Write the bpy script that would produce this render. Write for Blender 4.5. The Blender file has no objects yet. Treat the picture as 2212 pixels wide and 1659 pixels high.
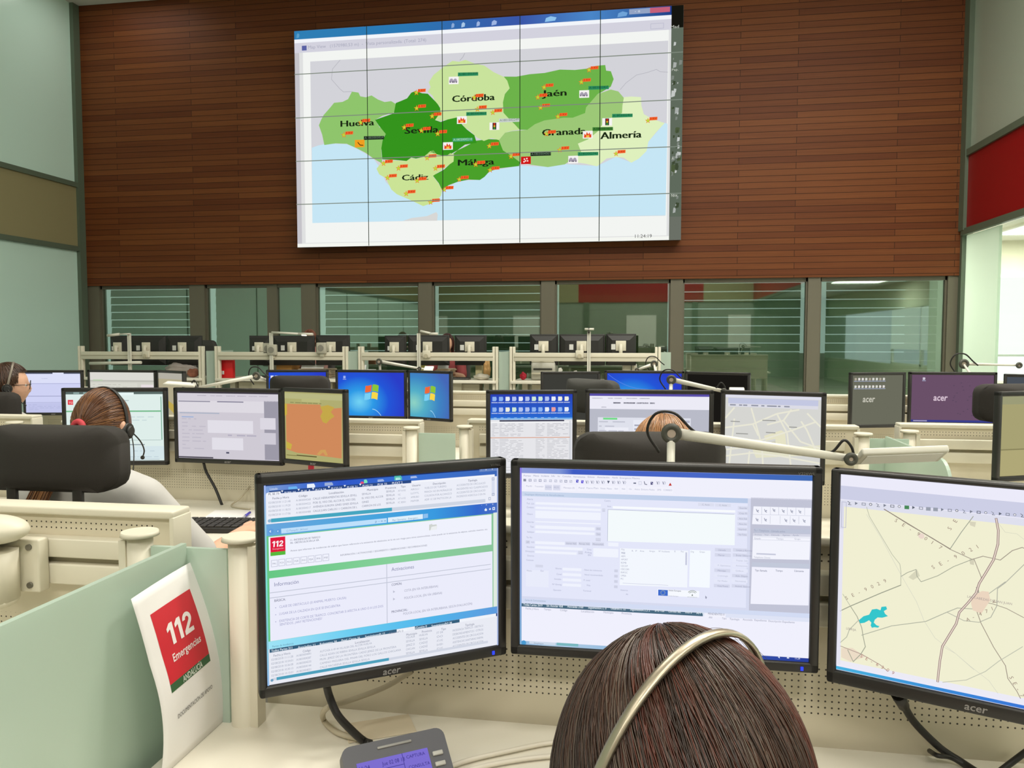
import bpy, bmesh, math, random
from math import sin, cos, pi, radians, atan2, hypot, sqrt
from mathutils import Vector, Matrix, Euler
random.seed(7)
SC = bpy.context.scene
COL = SC.collection
# ------------------------------------------------------------------ camera
FPX = 1700.0; PSI = radians(9.4); PHI = radians(3.32); HC = 1.44
cam_d = bpy.data.cameras.new('camera'); cam = bpy.data.objects.new('camera', cam_d); COL.objects.link(cam)
cam.location = (0, 0, HC); cam.rotation_euler = (pi/2 - PHI, 0, PSI)
cam_d.sensor_fit = 'HORIZONTAL'; cam_d.sensor_width = 36.0; cam_d.lens = FPX*36.0/2212.0
cam_d.clip_start = 0.02; cam_d.clip_end = 200
SC.camera = cam
# ------------------------------------------------------------------ colour management, world
SC.view_settings.view_transform = 'Standard'; SC.view_settings.look = 'None'
SC.view_settings.exposure = 0.0; SC.view_settings.gamma = 1.0
SC.view_settings.use_curve_mapping = False
W_ = bpy.data.worlds.new('world'); SC.world = W_; W_.use_nodes = True
bg = W_.node_tree.nodes['Background']; bg.inputs[0].default_value = (0.86, 0.93, 1.0, 1); bg.inputs[1].default_value = 1.0
SC.cycles.use_denoising = True
SC.cycles.max_bounces = 8; SC.cycles.diffuse_bounces = 4; SC.cycles.glossy_bounces = 3
SC.cycles.transparent_max_bounces = 10; SC.cycles.sample_clamp_indirect = 4.0
CEIL = 6.4; WALL_Y = 10.85; XL = -8.42; XR = 3.99; YR = -8.0
# ceiling lamps: (x, y, watts); recessed panels built below, the last row added unseen for frontal light
CEIL_LAMPS = [(-7.3, 9.9), (-2.6, 6.6), (0.3, 6.6), (2.8, 6.6), (-2.6, 4.0), (0.3, 4.0), (2.8, 4.0),
              (-3.6, -1.0), (0.3, -1.0), (2.8, -1.0), (-3.6, -5.0), (0.3, -5.0), (2.8, -5.0)]
LAMP_W = [3, 12, 50, 66, 62, 150, 175, 52, 56, 62, 130, 150, 150]
LAMP_COL = (1.0, 0.955, 0.87)
OFF_W = 70.0     # each ceiling lamp added to light the side office

# ------------------------------------------------------------------ pixel geometry (2212 x 1659 frame)
_F = Vector((-sin(PSI)*cos(PHI), cos(PSI)*cos(PHI), -sin(PHI))); _R = Vector((cos(PSI), sin(PSI), 0)); _U = _R.cross(_F)
_O = Vector((0, 0, HC)); _HD = Vector((-sin(PSI), cos(PSI), 0))
def ray(px, py): return _F + _R*((px-1106)/FPX) + _U*(-(py-829.5)/FPX)
def atY(px, py, Y): d = ray(px, py); return _O + d*(Y/d.y)
def atZ(px, py, Z): d = ray(px, py); return _O + d*((Z-HC)/d.z)
def atD(px, py, D): d = ray(px, py); return _O + d*(D/d.dot(_HD))
def proj(p):
    v = Vector(p)-_O; z = v.dot(_F)
    return (1106+FPX*v.dot(_R)/z, 829.5-FPX*v.dot(_U)/z)

# ------------------------------------------------------------------ materials
def s2l(c): return c/12.92 if c <= 0.04045 else ((c+0.055)/1.055)**2.4
def rgb(h):
    if isinstance(h, str):
        h = h.lstrip('#'); h = [int(h[i:i+2], 16) for i in (0, 2, 4)]
    return tuple(s2l(v/255.0) for v in h) + (1.0,)
_M = {}
def mat(name, col, rough=0.55, metal=0.0, spec=0.5, bump=0.0, scale=60.0, var=0.0, trans=0.0, alpha=1.0):
    if name in _M: return _M[name]
    m = bpy.data.materials.new(name); m.use_nodes = True; nt = m.node_tree; b = nt.nodes['Principled BSDF']
    c = rgb(col); b.inputs['Base Color'].default_value = c
    b.inputs['Roughness'].default_value = rough; b.inputs['Metallic'].default_value = metal
    b.inputs['Specular IOR Level'].default_value = spec
    if trans: b.inputs['Transmission Weight'].default_value = trans
    if alpha < 1: b.inputs['Alpha'].default_value = alpha
    if var or bump:
        tc = nt.nodes.new('ShaderNodeTexCoord'); n = nt.nodes.new('ShaderNodeTexNoise')
        n.inputs['Scale'].default_value = scale; n.inputs['Detail'].default_value = 3
        nt.links.new(tc.outputs['Object'], n.inputs['Vector'])
        if var:
            mx = nt.nodes.new('ShaderNodeMix'); mx.data_type = 'RGBA'
            mx.inputs['A'].default_value = tuple(max(0, v*(1-var)) for v in c[:3])+(1,)
            mx.inputs['B'].default_value = tuple(min(1, v*(1+var)) for v in c[:3])+(1,)
            nt.links.new(n.outputs['Fac'], mx.inputs['Factor']); nt.links.new(mx.outputs['Result'], b.inputs['Base Color'])
        if bump:
            bp = nt.nodes.new('ShaderNodeBump'); bp.inputs['Strength'].default_value = bump; bp.inputs['Distance'].default_value = 0.002
            nt.links.new(n.outputs['Fac'], bp.inputs['Height']); nt.links.new(bp.outputs['Normal'], b.inputs['Normal'])
    _M[name] = m; return m
def em(h, strength=1.0, nosample=True):
    key = ('em', h if isinstance(h, str) else tuple(h), strength)
    if key in _M: return _M[key]
    m = bpy.data.materials.new('display_%s' % (h if isinstance(h, str) else '%d_%d_%d' % tuple(h))); m.use_nodes = True; nt = m.node_tree
    nt.nodes.remove(nt.nodes['Principled BSDF']); e = nt.nodes.new('ShaderNodeEmission')
    e.inputs[0].default_value = rgb(h); e.inputs[1].default_value = strength
    nt.links.new(e.outputs[0], nt.nodes['Material Output'].inputs['Surface'])
    if nosample: m.cycles.emission_sampling = 'NONE'
    _M[key] = m; return m
def em_ramp(name, stops, mode, a, b):
    """display content with a smooth colour run: mode 'X'/'Z' linear between a and b (metres), 'R' radial about (a) with radius b"""
    if name in _M: return _M[name]
    m = bpy.data.materials.new(name); m.use_nodes = True; nt = m.node_tree; N = nt.nodes; L = nt.links
    N.remove(N['Principled BSDF']); e = N.new('ShaderNodeEmission'); tc = N.new('ShaderNodeTexCoord')
    r = N.new('ShaderNodeValToRGB'); sx = N.new('ShaderNodeSeparateXYZ'); L.new(tc.outputs['Object'], sx.inputs[0])
    mr = N.new('ShaderNodeMapRange')
    if mode == 'R':
        d = N.new('ShaderNodeVectorMath'); d.operation = 'SUBTRACT'; d.inputs[1].default_value = (a[0], 0, a[1])
        k = N.new('ShaderNodeVectorMath'); k.operation = 'MULTIPLY'; k.inputs[1].default_value = (1, 0, 1.2)
        ln = N.new('ShaderNodeVectorMath'); ln.operation = 'LENGTH'
        L.new(tc.outputs['Object'], d.inputs[0]); L.new(d.outputs[0], k.inputs[0]); L.new(k.outputs[0], ln.inputs[0])
        mr.inputs['From Min'].default_value = 0; mr.inputs['From Max'].default_value = b; L.new(ln.outputs['Value'], mr.inputs['Value'])
    else:
        mr.inputs['From Min'].default_value = a; mr.inputs['From Max'].default_value = b
        L.new(sx.outputs[mode], mr.inputs['Value'])
    L.new(mr.outputs[0], r.inputs[0]); el = r.color_ramp.elements
    while len(el) < len(stops): el.new(0.5)
    for i, (p, c) in enumerate(stops): el[i].position = p; el[i].color = rgb(c)
    L.new(r.outputs[0], e.inputs[0]); L.new(e.outputs[0], N['Material Output'].inputs['Surface'])
    m.cycles.emission_sampling = 'NONE'; _M[name] = m; return m

# ------------------------------------------------------------------ mesh helpers
def newbm(): return bmesh.new()
def box(bm, c, s, rot=None, bev=0.0, mi=0, seg=2):
    M = Matrix.Translation(Vector(c)) @ (rot.to_4x4() if rot is not None else Matrix.Identity(4))
    tb = bm if bev <= 0 else bmesh.new()
    vs = bmesh.ops.create_cube(tb, size=1.0)['verts']
    for v in vs: v.co = Vector((v.co.x*s[0], v.co.y*s[1], v.co.z*s[2]))
    if bev <= 0:
        for v in vs: v.co = M @ v.co
        for f in {f for v in vs for f in v.link_faces}: f.material_index = mi; f.smooth = False
        return vs
    bmesh.ops.bevel(tb, geom=tb.edges[:], offset=min(bev, min(s)*0.45), segments=seg, affect='EDGES', profile=0.5)
    for v in tb.verts: v.co = M @ v.co
    for f in tb.faces: f.material_index = mi; f.smooth = True
    me = bpy.data.meshes.new('tmp'); tb.to_mesh(me); tb.free(); bm.from_mesh(me); bpy.data.meshes.remove(me)
def box2(bm, lo, hi, bev=0.0, mi=0):
    return box(bm, [(a+b)/2 for a, b in zip(lo, hi)], [abs(b-a) for a, b in zip(lo, hi)], None, bev, mi)
def frame_of(d):
    d = Vector(d).normalized(); up = Vector((0, 0, 1)) if abs(d.z) < 0.95 else Vector((1, 0, 0))
    x = up.cross(d).normalized(); return x, d.cross(x).normalized()
def tube(bm, pts, r, n=8, mi=0, smooth=True, cap=True):
    pts = [Vector(p) for p in pts]; rs = r if isinstance(r, (list, tuple)) else [r]*len(pts)
    rings = []; px = None
    for i, p in enumerate(pts):
        d = (pts[min(i+1, len(pts)-1)] - pts[max(i-1, 0)])
        if d.length < 1e-9: d = Vector((0, 0, 1))
        d.normalize()
        if px is None: px, py = frame_of(d)
        else:
            px = (px - d*px.dot(d)); px = px.normalized() if px.length > 1e-6 else frame_of(d)[0]; py = d.cross(px)
        rings.append([bm.verts.new(p + (px*cos(2*pi*k/n) + py*sin(2*pi*k/n))*rs[i]) for k in range(n)])
    for a, b in zip(rings, rings[1:]):
        for k in range(n):
            f = bm.faces.new((a[k], a[(k+1) % n], b[(k+1) % n], b[k])); f.smooth = smooth; f.material_index = mi
    if cap and n > 2:
        f = bm.faces.new(rings[0][::-1]); f.material_index = mi
        f = bm.faces.new(rings[-1]); f.material_index = mi
def catmull(pts, k=6):
    pts = [Vector(p) for p in pts]; P = [pts[0]*2-pts[1]] + pts + [pts[-1]*2-pts[-2]]; out = []
    for i in range(1, len(P)-2):
        p0, p1, p2, p3 = P[i-1:i+3]
        for j in range(k):
            t = j/k; out.append(0.5*((2*p1)+(p2-p0)*t+(2*p0-5*p1+4*p2-p3)*t*t+(3*p1-p0-3*p2+p3)*t**3))
    out.append(pts[-1]); return out
def cyl(bm, p0, p1, r0, r1=None, n=20, mi=0):
    tube(bm, [p0, p1], [r0, r0 if r1 is None else r1], n, mi)
def ring(bm, c, ax, R, r, n=24, m=10, mi=0):
    x, y = frame_of(ax); ax = Vector(ax).normalized(); c = Vector(c); rr = []
    for i in range(n):
        a = 2*pi*i/n; d = x*cos(a)+y*sin(a)
        rr.append([bm.verts.new(c + d*(R+r*cos(2*pi*j/m)) + ax*r*sin(2*pi*j/m)) for j in range(m)])
    for i in range(n):
        for j in range(m):
            f = bm.faces.new((rr[i][j], rr[(i+1) % n][j], rr[(i+1) % n][(j+1) % m], rr[i][(j+1) % m])); f.smooth = True; f.material_index = mi
def ball(bm, c, r, mi=0, u=16, v=12, rot=None):
    r = r if isinstance(r, (tuple, list)) else (r, r, r)
    q = bmesh.ops.create_uvsphere(bm, u_segments=u, v_segments=v, radius=1.0)['verts']
    for w in q:
        p = Vector((w.co.x*r[0], w.co.y*r[1], w.co.z*r[2]))
        if rot is not None: p = rot @ p
        w.co = p + Vector(c)
    for f in {f for w in q for f in w.link_faces}: f.smooth = True; f.material_index = mi
    return q
def prism(bm, poly, ax, t, mi=0, smooth=False):
    """poly: list of 3D points, extruded along ax by t"""
    ax = Vector(ax)*t; a = [bm.verts.new(Vector(p)) for p in poly]; b = [bm.verts.new(Vector(p)+ax) for p in poly]
    n = len(a); fs = [bm.faces.new(a[::-1]), bm.faces.new(b)]
    for i in range(n): fs.append(bm.faces.new((a[i], a[(i+1) % n], b[(i+1) % n], b[i])))
    for f in fs: f.material_index = mi
    bmesh.ops.recalc_face_normals(bm, faces=fs)
def rrect(w, h, r, n=5):
    """rounded rectangle outline centred at 0, list of (x, y)"""
    out = []
    for cx, cy, a0 in ((w/2-r, h/2-r, 0), (-w/2+r, h/2-r, 90), (-w/2+r, -h/2+r, 180), (w/2-r, -h/2+r, 270)):
        for i in range(n+1):
            a = radians(a0+90*i/n); out.append((cx+r*cos(a), cy+r*sin(a)))
    return out
def cushion(bm, c, w, h, t, r=0.03, bulge=0.015, rot=None, mi=0, curve=0.0):
    """padded upholstered slab in the local XZ plane, thickness along Y, optional wrap-around curve"""
    tb = bmesh.new(); bmesh.ops.create_grid(tb, x_segments=12, y_segments=8, size=.5)
    for v in tb.verts: v.co = Vector((v.co.x*w, -t/2, v.co.y*h))
    ex = bmesh.ops.extrude_face_region(tb, geom=tb.faces[:])['geom']
    for v in ex:
        if isinstance(v, bmesh.types.BMVert): v.co.y = t/2
    rim = [e for e in tb.edges if abs(e.verts[0].co.y-e.verts[1].co.y) > t*.5]
    bmesh.ops.subdivide_edges(tb, edges=rim, cuts=3); bmesh.ops.recalc_face_normals(tb, faces=tb.faces[:]); vs = tb.verts
    M = Matrix.Translation(Vector(c)) @ (rot.to_4x4() if rot is not None else Matrix.Identity(4))
    for v in vs:
        x, y, z = v.co; hx, hz, hy = w/2, h/2, t/2
        qx, qz, qy = max(abs(x)-(hx-r), 0), max(abs(z)-(hz-r), 0), max(abs(y)-(hy-min(r, hy)*0.8), 0)
        l = sqrt(qx*qx+qz*qz)
        if l > r: k = r/l; x = math.copysign(hx-r+qx*k, x); z = math.copysign(hz-r+qz*k, z)
        e = max(0, 1-min(1, max(abs(x)/hx, 0))**4)*max(0, 1-min(1, abs(z)/hz)**4)
        y = y*(0.62+0.38*e) + math.copysign(bulge*e, y) - curve*(x/hx)**2
        v.co = M @ Vector((x, y, z))
    for f in tb.faces: f.smooth = True; f.material_index = mi
    me = bpy.data.meshes.new('tmp'); tb.to_mesh(me); tb.free(); bm.from_mesh(me); bpy.data.meshes.remove(me)
def obj(name, bm, mats, parent=None, loc=None, rot=None, auto=None):
    me = bpy.data.meshes.new(name)
    if isinstance(bm, bmesh.types.BMesh): bm.to_mesh(me); bm.free()
    else: me.from_pydata(bm[0], [], bm[1])
    for m in (mats if isinstance(mats, (list, tuple)) else [mats]): me.materials.append(m)
    if not isinstance(bm, bmesh.types.BMesh) and False: pass
    o = bpy.data.objects.new(name, me); COL.objects.link(o)
    if parent is not None: o.parent = parent
    if loc is not None: o.location = loc
    if rot is not None: o.rotation_euler = rot
    return o
def tag(o, label=None, cat=None, group=None, kind=None):
    if label: o['label'] = label
    if cat: o['category'] = cat
    if group: o['group'] = group
    if kind: o['kind'] = kind
    return o
def thing(name, label, cat, loc=(0, 0, 0), rotz=0.0, group=None):
    o = bpy.data.objects.new(name, None); COL.objects.link(o); o.empty_display_size = 0.1
    o.location = loc; o.rotation_euler = (0, 0, rotz)
    return tag(o, label, cat, group)
def struct(name, bm, m, parent=None):
    o = obj(name, bm, m, parent)
    if parent is None: o['kind'] = 'structure'
    return o
def local(root, p):
    c, s = cos(-root.rotation_euler.z), sin(-root.rotation_euler.z); v = Vector(p)-Vector(root.location)
    return Vector((v.x*c-v.y*s, v.x*s+v.y*c, v.z))
def copy_tree(o, parent=None):
    c = o.copy(); COL.objects.link(c)
    if parent is not None: c.parent = parent
    for ch in [q for q in COL.objects if q.parent == o]: copy_tree(ch, c)
    return c

# ------------------------------------------------------------------ lettering
_T = {}
def glyphs(s, bold=0.0, shear=0.0, res=2):
    key = (s, bold, shear, res)
    if key in _T: return _T[key]
    if s == '112':      # heavy slanted digits
        one = [(.0, .44), (.0, .56), (.16, .69), (.33, .69), (.33, .0), (.16, .0), (.16, .50)]
        out = [(.0, .47)]+[(.24+.24*cos(radians(a)), .47+.22*sin(radians(a))) for a in range(170, -41, -15)]+[(.21, .14), (.49, .14), (.49, 0), (.0, 0), (.0, .13), (.30, .41)]
        inn = [(.24+.09*cos(radians(a)), .47+.085*sin(radians(a))) for a in range(-20, 181, 20)]
        two = out+inn
        vs, fs = [], []
        for P, ox in ((one, 0), (one, .42), (two, .84)):
            i = len(vs); vs += [(x+ox+shear*y, y) for x, y in P]; fs.append(tuple(range(i, i+len(P)))[::-1])
        _T[key] = (vs, fs, 1.33+shear*.69); return _T[key]
    cu = bpy.data.curves.new('t', 'FONT'); cu.body = s; cu.size = 1.0; cu.offset = bold; cu.shear = shear; cu.resolution_u = res
    ob = bpy.data.objects.new('t', cu); COL.objects.link(ob)
    dg = bpy.context.evaluated_depsgraph_get(); ev = ob.evaluated_get(dg); me = ev.to_mesh()
    vs = [(v.co.x, v.co.y) for v in me.vertices]; fs = [tuple(p.vertices) for p in me.polygons]
    ev.to_mesh_clear(); bpy.data.objects.remove(ob); bpy.data.curves.remove(cu)
    x0 = min([v[0] for v in vs] or [0]); x1 = max([v[0] for v in vs] or [1])
    _T[key] = ([(x-x0, y) for x, y in vs], fs, x1-x0); return _T[key]
CAPH = 0.69
def homog(src, dst):
    import numpy as np
    A = []; B = []
    for (x, y), (u, v) in zip(src, dst):
        A.append([x, y, 1, 0, 0, 0, -u*x, -u*y]); B.append(u); A.append([0, 0, 0, x, y, 1, -v*x, -v*y]); B.append(v)
    h = np.linalg.solve(np.array(A, float), np.array(B, float)); return list(h)+[1.0]
class Flat:
    """collects flat coloured shapes of one printed or lit face into ONE mesh; input in picture coordinates of a reference crop,
    output in the face's own metres (x right, z up), each layer a hair above the one below"""
    def __init__(s, H, z=(0, 0, 1), gap=0.00025, matf=None):
        s.H = H; s.zc = z; s.v = []; s.f = []; s.m = []; s.mats = []; s.gap = gap; s.matf = matf or em
    def xy(s, p):
        x = s.zc[0]+p[0]/s.zc[2]; y = s.zc[1]+p[1]/s.zc[2]; h = s.H; w = h[6]*x+h[7]*y+h[8]
        return ((h[0]*x+h[1]*y+h[2])/w, (h[3]*x+h[4]*y+h[5])/w)
    def mi(s, c):
        m = c if isinstance(c, bpy.types.Material) else s.matf(c)
        if m not in s.mats: s.mats.append(m)
        return s.mats.index(m)
    def loc(s, pts, c, L=1):
        i = len(s.v)
        ar = sum(a[0]*b[1]-b[0]*a[1] for a, b in zip(pts, pts[1:]+pts[:1]))
        if ar < 0: pts = pts[::-1]
        s.v += [(x, -L*s.gap, z) for x, z in pts]; s.f.append(tuple(range(i, i+len(pts)))); s.m.append(s.mi(c))
    def poly(s, pts, c, L=1): s.loc([s.xy(p) for p in pts], c, L)
    def rect(s, x0, y0, x1, y1, c, L=1):
        a = s.xy((x0, y0)); b = s.xy((x1, y1)); s.loc([(a[0], b[1]), (b[0], b[1]), (b[0], a[1]), (a[0], a[1])], c, L)
    def border(s, x0, y0, x1, y1, c, t, L=1):
        a = s.xy((x0, y0)); b = s.xy((x1, y1)); X0, X1, Z0, Z1 = a[0], b[0], b[1], a[1]
        for q in ((X0, Z0, X1, Z0+t), (X0, Z1-t, X1, Z1), (X0, Z0, X0+t, Z1), (X1-t, Z0, X1, Z1)):
            s.loc([(q[0], q[1]), (q[2], q[1]), (q[2], q[3]), (q[0], q[3])], c, L)
    def line(s, pts, w, c, L=2, closed=False):
        P = [Vector(s.xy(p)) for p in pts]
        sc = (Vector(s.xy((pts[0][0]+1, pts[0][1])))-P[0]).length; w = w*sc/2
        for a, b in zip(P, P[1:]):
            d = (b-a)
            if d.length < 1e-7: continue
            d.normalize(); n = Vector((-d.y, d.x))*w; e = d*w*0.6
            s.loc([tuple(a-n-e), tuple(b-n+e), tuple(b+n+e), tuple(a+n-e)], c, L)
    def disc(s, x, y, r, c, L=2, n=14):
        a = s.xy((x, y)); R = (Vector(s.xy((x+r, y)))-Vector(a)).length
        s.loc([(a[0]+R*cos(2*pi*i/n), a[1]+R*sin(2*pi*i/n)) for i in range(n)], c, L)
    def star(s, x, y, r, c, L=3, n=5):
        a = s.xy((x, y)); R = (Vector(s.xy((x+r, y)))-Vector(a)).length
        s.loc([(a[0]+R*(1 if i % 2 == 0 else .42)*sin(pi*i/n), a[1]+R*(1 if i % 2 == 0 else .42)*cos(pi*i/n)) for i in range(2*n)], c, L)
    def text(s, t, x, y, h, c, x1=None, L=3, bold=0.0, shear=0.0, anchor='l', rot=0.0):
        """baseline-left at (x, y), cap height h, both in crop pixels; x1 = right end to fit"""
        a = Vector(s.xy((x, y))); b = Vector(s.xy((x, y-h))); sz = (b-a).length/CAPH
        vs, fs, wd = glyphs(t, bold if t == '112' else 0, shear); sx = sz
        if x1 is not None and wd > 0: sx = (Vector(s.xy((x1, y)))-a).length/wd
        off = 0 if anchor == 'l' else (-wd*sx/2 if anchor == 'c' else -wd*sx)
        i = len(s.v); ca, sa = cos(rot), sin(rot)
        k = s.mi(c)
        for db in ((0,) if not bold or t == '112' else (-bold*sz*.75, bold*sz*.75)):
            i = len(s.v)
            for vx, vy in vs:
                X, Z = vx*sx+off+db, vy*sz
                s.v.append((a.x+X*ca-Z*sa, -L*s.gap-abs(db)*.001*(1 if db > 0 else 0), a.y+X*sa+Z*ca))
            for f in fs: s.f.append(tuple(j+i for j in f)); s.m.append(k)
    def build(s, name, parent=None):
        me = bpy.data.meshes.new(name); me.from_pydata(s.v, [], s.f)
        for m in s.mats: me.materials.append(m)
        me.polygons.foreach_set('material_index', s.m); me.update()
        o = bpy.data.objects.new(name, me); COL.objects.link(o)
        if parent is not None: o.parent = parent
        return o
# ================================================================== THE ROOM
def wood_mat():
    m = bpy.data.materials.new('wood_cladding'); m.use_nodes = True; nt = m.node_tree; N = nt.nodes; L = nt.links; b = N['Principled BSDF']
    tc = N.new('ShaderNodeTexCoord'); sx = N.new('ShaderNodeSeparateXYZ'); cb = N.new('ShaderNodeCombineXYZ')
    L.new(tc.outputs['Object'], sx.inputs[0]); L.new(sx.outputs['X'], cb.inputs['X']); L.new(sx.outputs['Z'], cb.inputs['Y'])
    br = N.new('ShaderNodeTexBrick'); br.offset = 0.37; br.offset_frequency = 2
    br.inputs['Scale'].default_value = 1.0; br.inputs['Brick Width'].default_value = 1.95; br.inputs['Row Height'].default_value = 0.081
    br.inputs['Mortar Size'].default_value = 0.0035; br.inputs['Mortar Smooth'].default_value = 0.3; br.inputs['Bias'].default_value = 0.0
    br.inputs['Color1'].default_value = rgb('#66351a'); br.inputs['Color2'].default_value = rgb('#7e4925'); br.inputs['Mortar'].default_value = rgb('#321a0a')
    L.new(cb.outputs[0], br.inputs['Vector'])
    mp = N.new('ShaderNodeMapping'); mp.inputs['Scale'].default_value = (1.2, 1, 45); L.new(tc.outputs['Object'], mp.inputs['Vector'])
    nz = N.new('ShaderNodeTexNoise'); nz.inputs['Scale'].default_value = 1.6; nz.inputs['Detail'].default_value = 5; L.new(mp.outputs[0], nz.inputs['Vector'])
    mx = N.new('ShaderNodeMix'); mx.data_type = 'RGBA'; mx.blend_type = 'MULTIPLY'; mx.inputs['Factor'].default_value = 0.6
    cr = N.new('ShaderNodeValToRGB'); cr.color_ramp.elements[0].color = (0.78, 0.76, 0.74, 1); cr.color_ramp.elements[0].position = 0.3
    cr.color_ramp.elements[1].color = (1.1, 1.08, 1.05, 1); cr.color_ramp.elements[1].position = 0.7
    L.new(nz.outputs['Fac'], cr.inputs[0]); L.new(br.outputs['Color'], mx.inputs['A']); L.new(cr.outputs[0], mx.inputs['B'])
    L.new(mx.outputs['Result'], b.inputs['Base Color'])
    bp = N.new('ShaderNodeBump'); bp.inputs['Strength'].default_value = 0.5; bp.inputs['Distance'].default_value = 0.004; bp.invert = True
    L.new(br.outputs['Fac'], bp.inputs['Height']); L.new(bp.outputs[0], b.inputs['Normal'])
    b.inputs['Roughness'].default_value = 0.5; b.inputs['Specular IOR Level'].default_value = 0.22
    return m
def glass_mat(name, tint, refl, rough=0.03):
    m = bpy.data.materials.new(name); m.use_nodes = True; nt = m.node_tree; N = nt.nodes; L = nt.links; N.remove(N['Principled BSDF'])
    t = N.new('ShaderNodeBsdfTransparent'); t.inputs[0].default_value = tint
    g = N.new('ShaderNodeBsdfGlossy'); g.inputs['Roughness'].default_value = rough; g.inputs[0].default_value = (0.9, 1, 0.93, 1)
    mx = N.new('ShaderNodeMixShader'); mx.inputs[0].default_value = refl
    L.new(t.outputs[0], mx.inputs[1]); L.new(g.outputs[0], mx.inputs[2]); L.new(mx.outputs[0], N['Material Output'].inputs['Surface'])
    return m
def frosted_mat(name, col, k=0.35, rough=0.25):
    m = bpy.data.materials.new(name); m.use_nodes = True; nt = m.node_tree; N = nt.nodes; L = nt.links; b = N['Principled BSDF']
    b.inputs['Base Color'].default_value = rgb(col); b.inputs['Roughness'].default_value = rough
    t = N.new('ShaderNodeBsdfTranslucent'); t.inputs[0].default_value = rgb(col)
    mx = N.new('ShaderNodeMixShader'); mx.inputs[0].default_value = k
    L.new(b.outputs[0], mx.inputs[1]); L.new(t.outputs[0], mx.inputs[2]); L.new(mx.outputs[0], N['Material Output'].inputs['Surface'])
    return m
M_WOOD = wood_mat()
M_FRAME = mat('window_frame_grey', '#6d6858', 0.5)
M_SIDEG = mat('green_backed_glass', '#d4f2e6', 0.18, spec=0.5)
M_SIDEGU = mat('green_backed_glass_upper', '#8fa595', 0.18, spec=0.5)
M_SIDEG2 = mat('grey_backed_glass', '#adb9a9', 0.2, spec=0.5)
M_FRAMEG = mat('green_grey_frame', '#5f6d5c', 0.45)
M_KHAKI = mat('khaki_spandrel', '#98906a', 0.5)
M_REDP = mat('red_spandrel', '#98020c', 0.45)
M_CEIL = mat('ceiling_white', '#dcdcd4', 0.8)
M_FLOOR = mat('grey_floor', '#9a968c', 0.5, var=0.06, scale=3)
M_WALLP = mat('pale_wall', '#8b9486', 0.7)
M_PANE = glass_mat('reflective_tinted_glass', (0.56, 0.66, 0.58, 1), 0.23, 0.02)
M_CLEAR = glass_mat('clear_glass', (0.93, 0.98, 0.94, 1), 0.06, 0.01)
M_SLAT = mat('blind_slat', '#94a68c', 0.55)
M_SLATD = mat('blind_slat_reflection_tone', '#908d68', 0.55)  # beige panel mirrored in two panes, painted into their slat colour
M_FROST = frosted_mat('frosted_side_glass', '#e4efe4', 0.75)
WB = 2.237
bm = newbm(); box2(bm, (XL-.3, YR-.3, -.1), (XR+3.2, 16.0, 0)); struct('floor', bm, M_FLOOR)
bm = newbm(); box2(bm, (XL-.3, YR-.3, CEIL), (XR+.3, WALL_Y+.25, CEIL+.2)); struct('ceiling', bm, M_CEIL)
bm = newbm(); box2(bm, (XL, WALL_Y, WB), (XR, WALL_Y+.22, CEIL)); struct('wall_back', bm, M_WOOD)
bm = newbm(); box2(bm, (XL-.3, YR-.2, 0), (XR+3.2, YR, CEIL)); struct('wall_rear', bm, M_WALLP)
for x0, x1, z0, z1, mm in ((-8.3, -7.5, 0, 2.3, M_CEIL), (-4.9, -3.9, 0, 2.3, M_CEIL), (-.6, .5, 0, 2.3, M_CEIL), (3.1, 3.9, 0, 2.3, M_CEIL), (-2.4, 2.2, 2.79, 3.73, M_REDP), (XL, -2.4, 2.79, 3.73, M_KHAKI), (2.2, XR, 2.79, 3.73, M_KHAKI),
                         (-6.2, -6.05, 0, 2.79, M_FRAMEG), (-2.2, -2.0, 0, 2.79, M_FRAMEG), (1.8, 2.0, 0, 2.79, M_FRAMEG), (XL, XR, 3.73, CEIL, M_SIDEG2)):
    bm = newbm(); box2(bm, (x0, YR, z0), (x1, YR+.05, z1)); struct('trim_rear', bm, mm)
T1, T0 = 3.73, 2.79
# left wall: glass below, khaki band, glass above
bm = newbm(); box2(bm, (XL-.2, YR, 0), (XL, WALL_Y+.2, CEIL)); wl = struct('wall_left', bm, M_SIDEG)
bm = newbm(); box2(bm, (XL, YR, T0), (XL+.02, WALL_Y-.06, T1)); struct('spandrel', bm, M_KHAKI, wl)
bm = newbm()
box2(bm, (XL, YR, T1-.03), (XL+.05, WALL_Y-.06, T1+.04)); box2(bm, (XL, YR, T0-.04), (XL+.05, WALL_Y-.06, T0+.03))
box2(bm, (XL, WALL_Y-.13, 0), (XL+.06, WALL_Y, CEIL))
for y in (8.3, 5.6, 2.9, .2, -2.5, -5.2): box2(bm, (XL, y-.012, 0), (XL+.012, y+.012, T0))
struct('mullions', bm, M_FRAMEG, wl)
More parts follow.
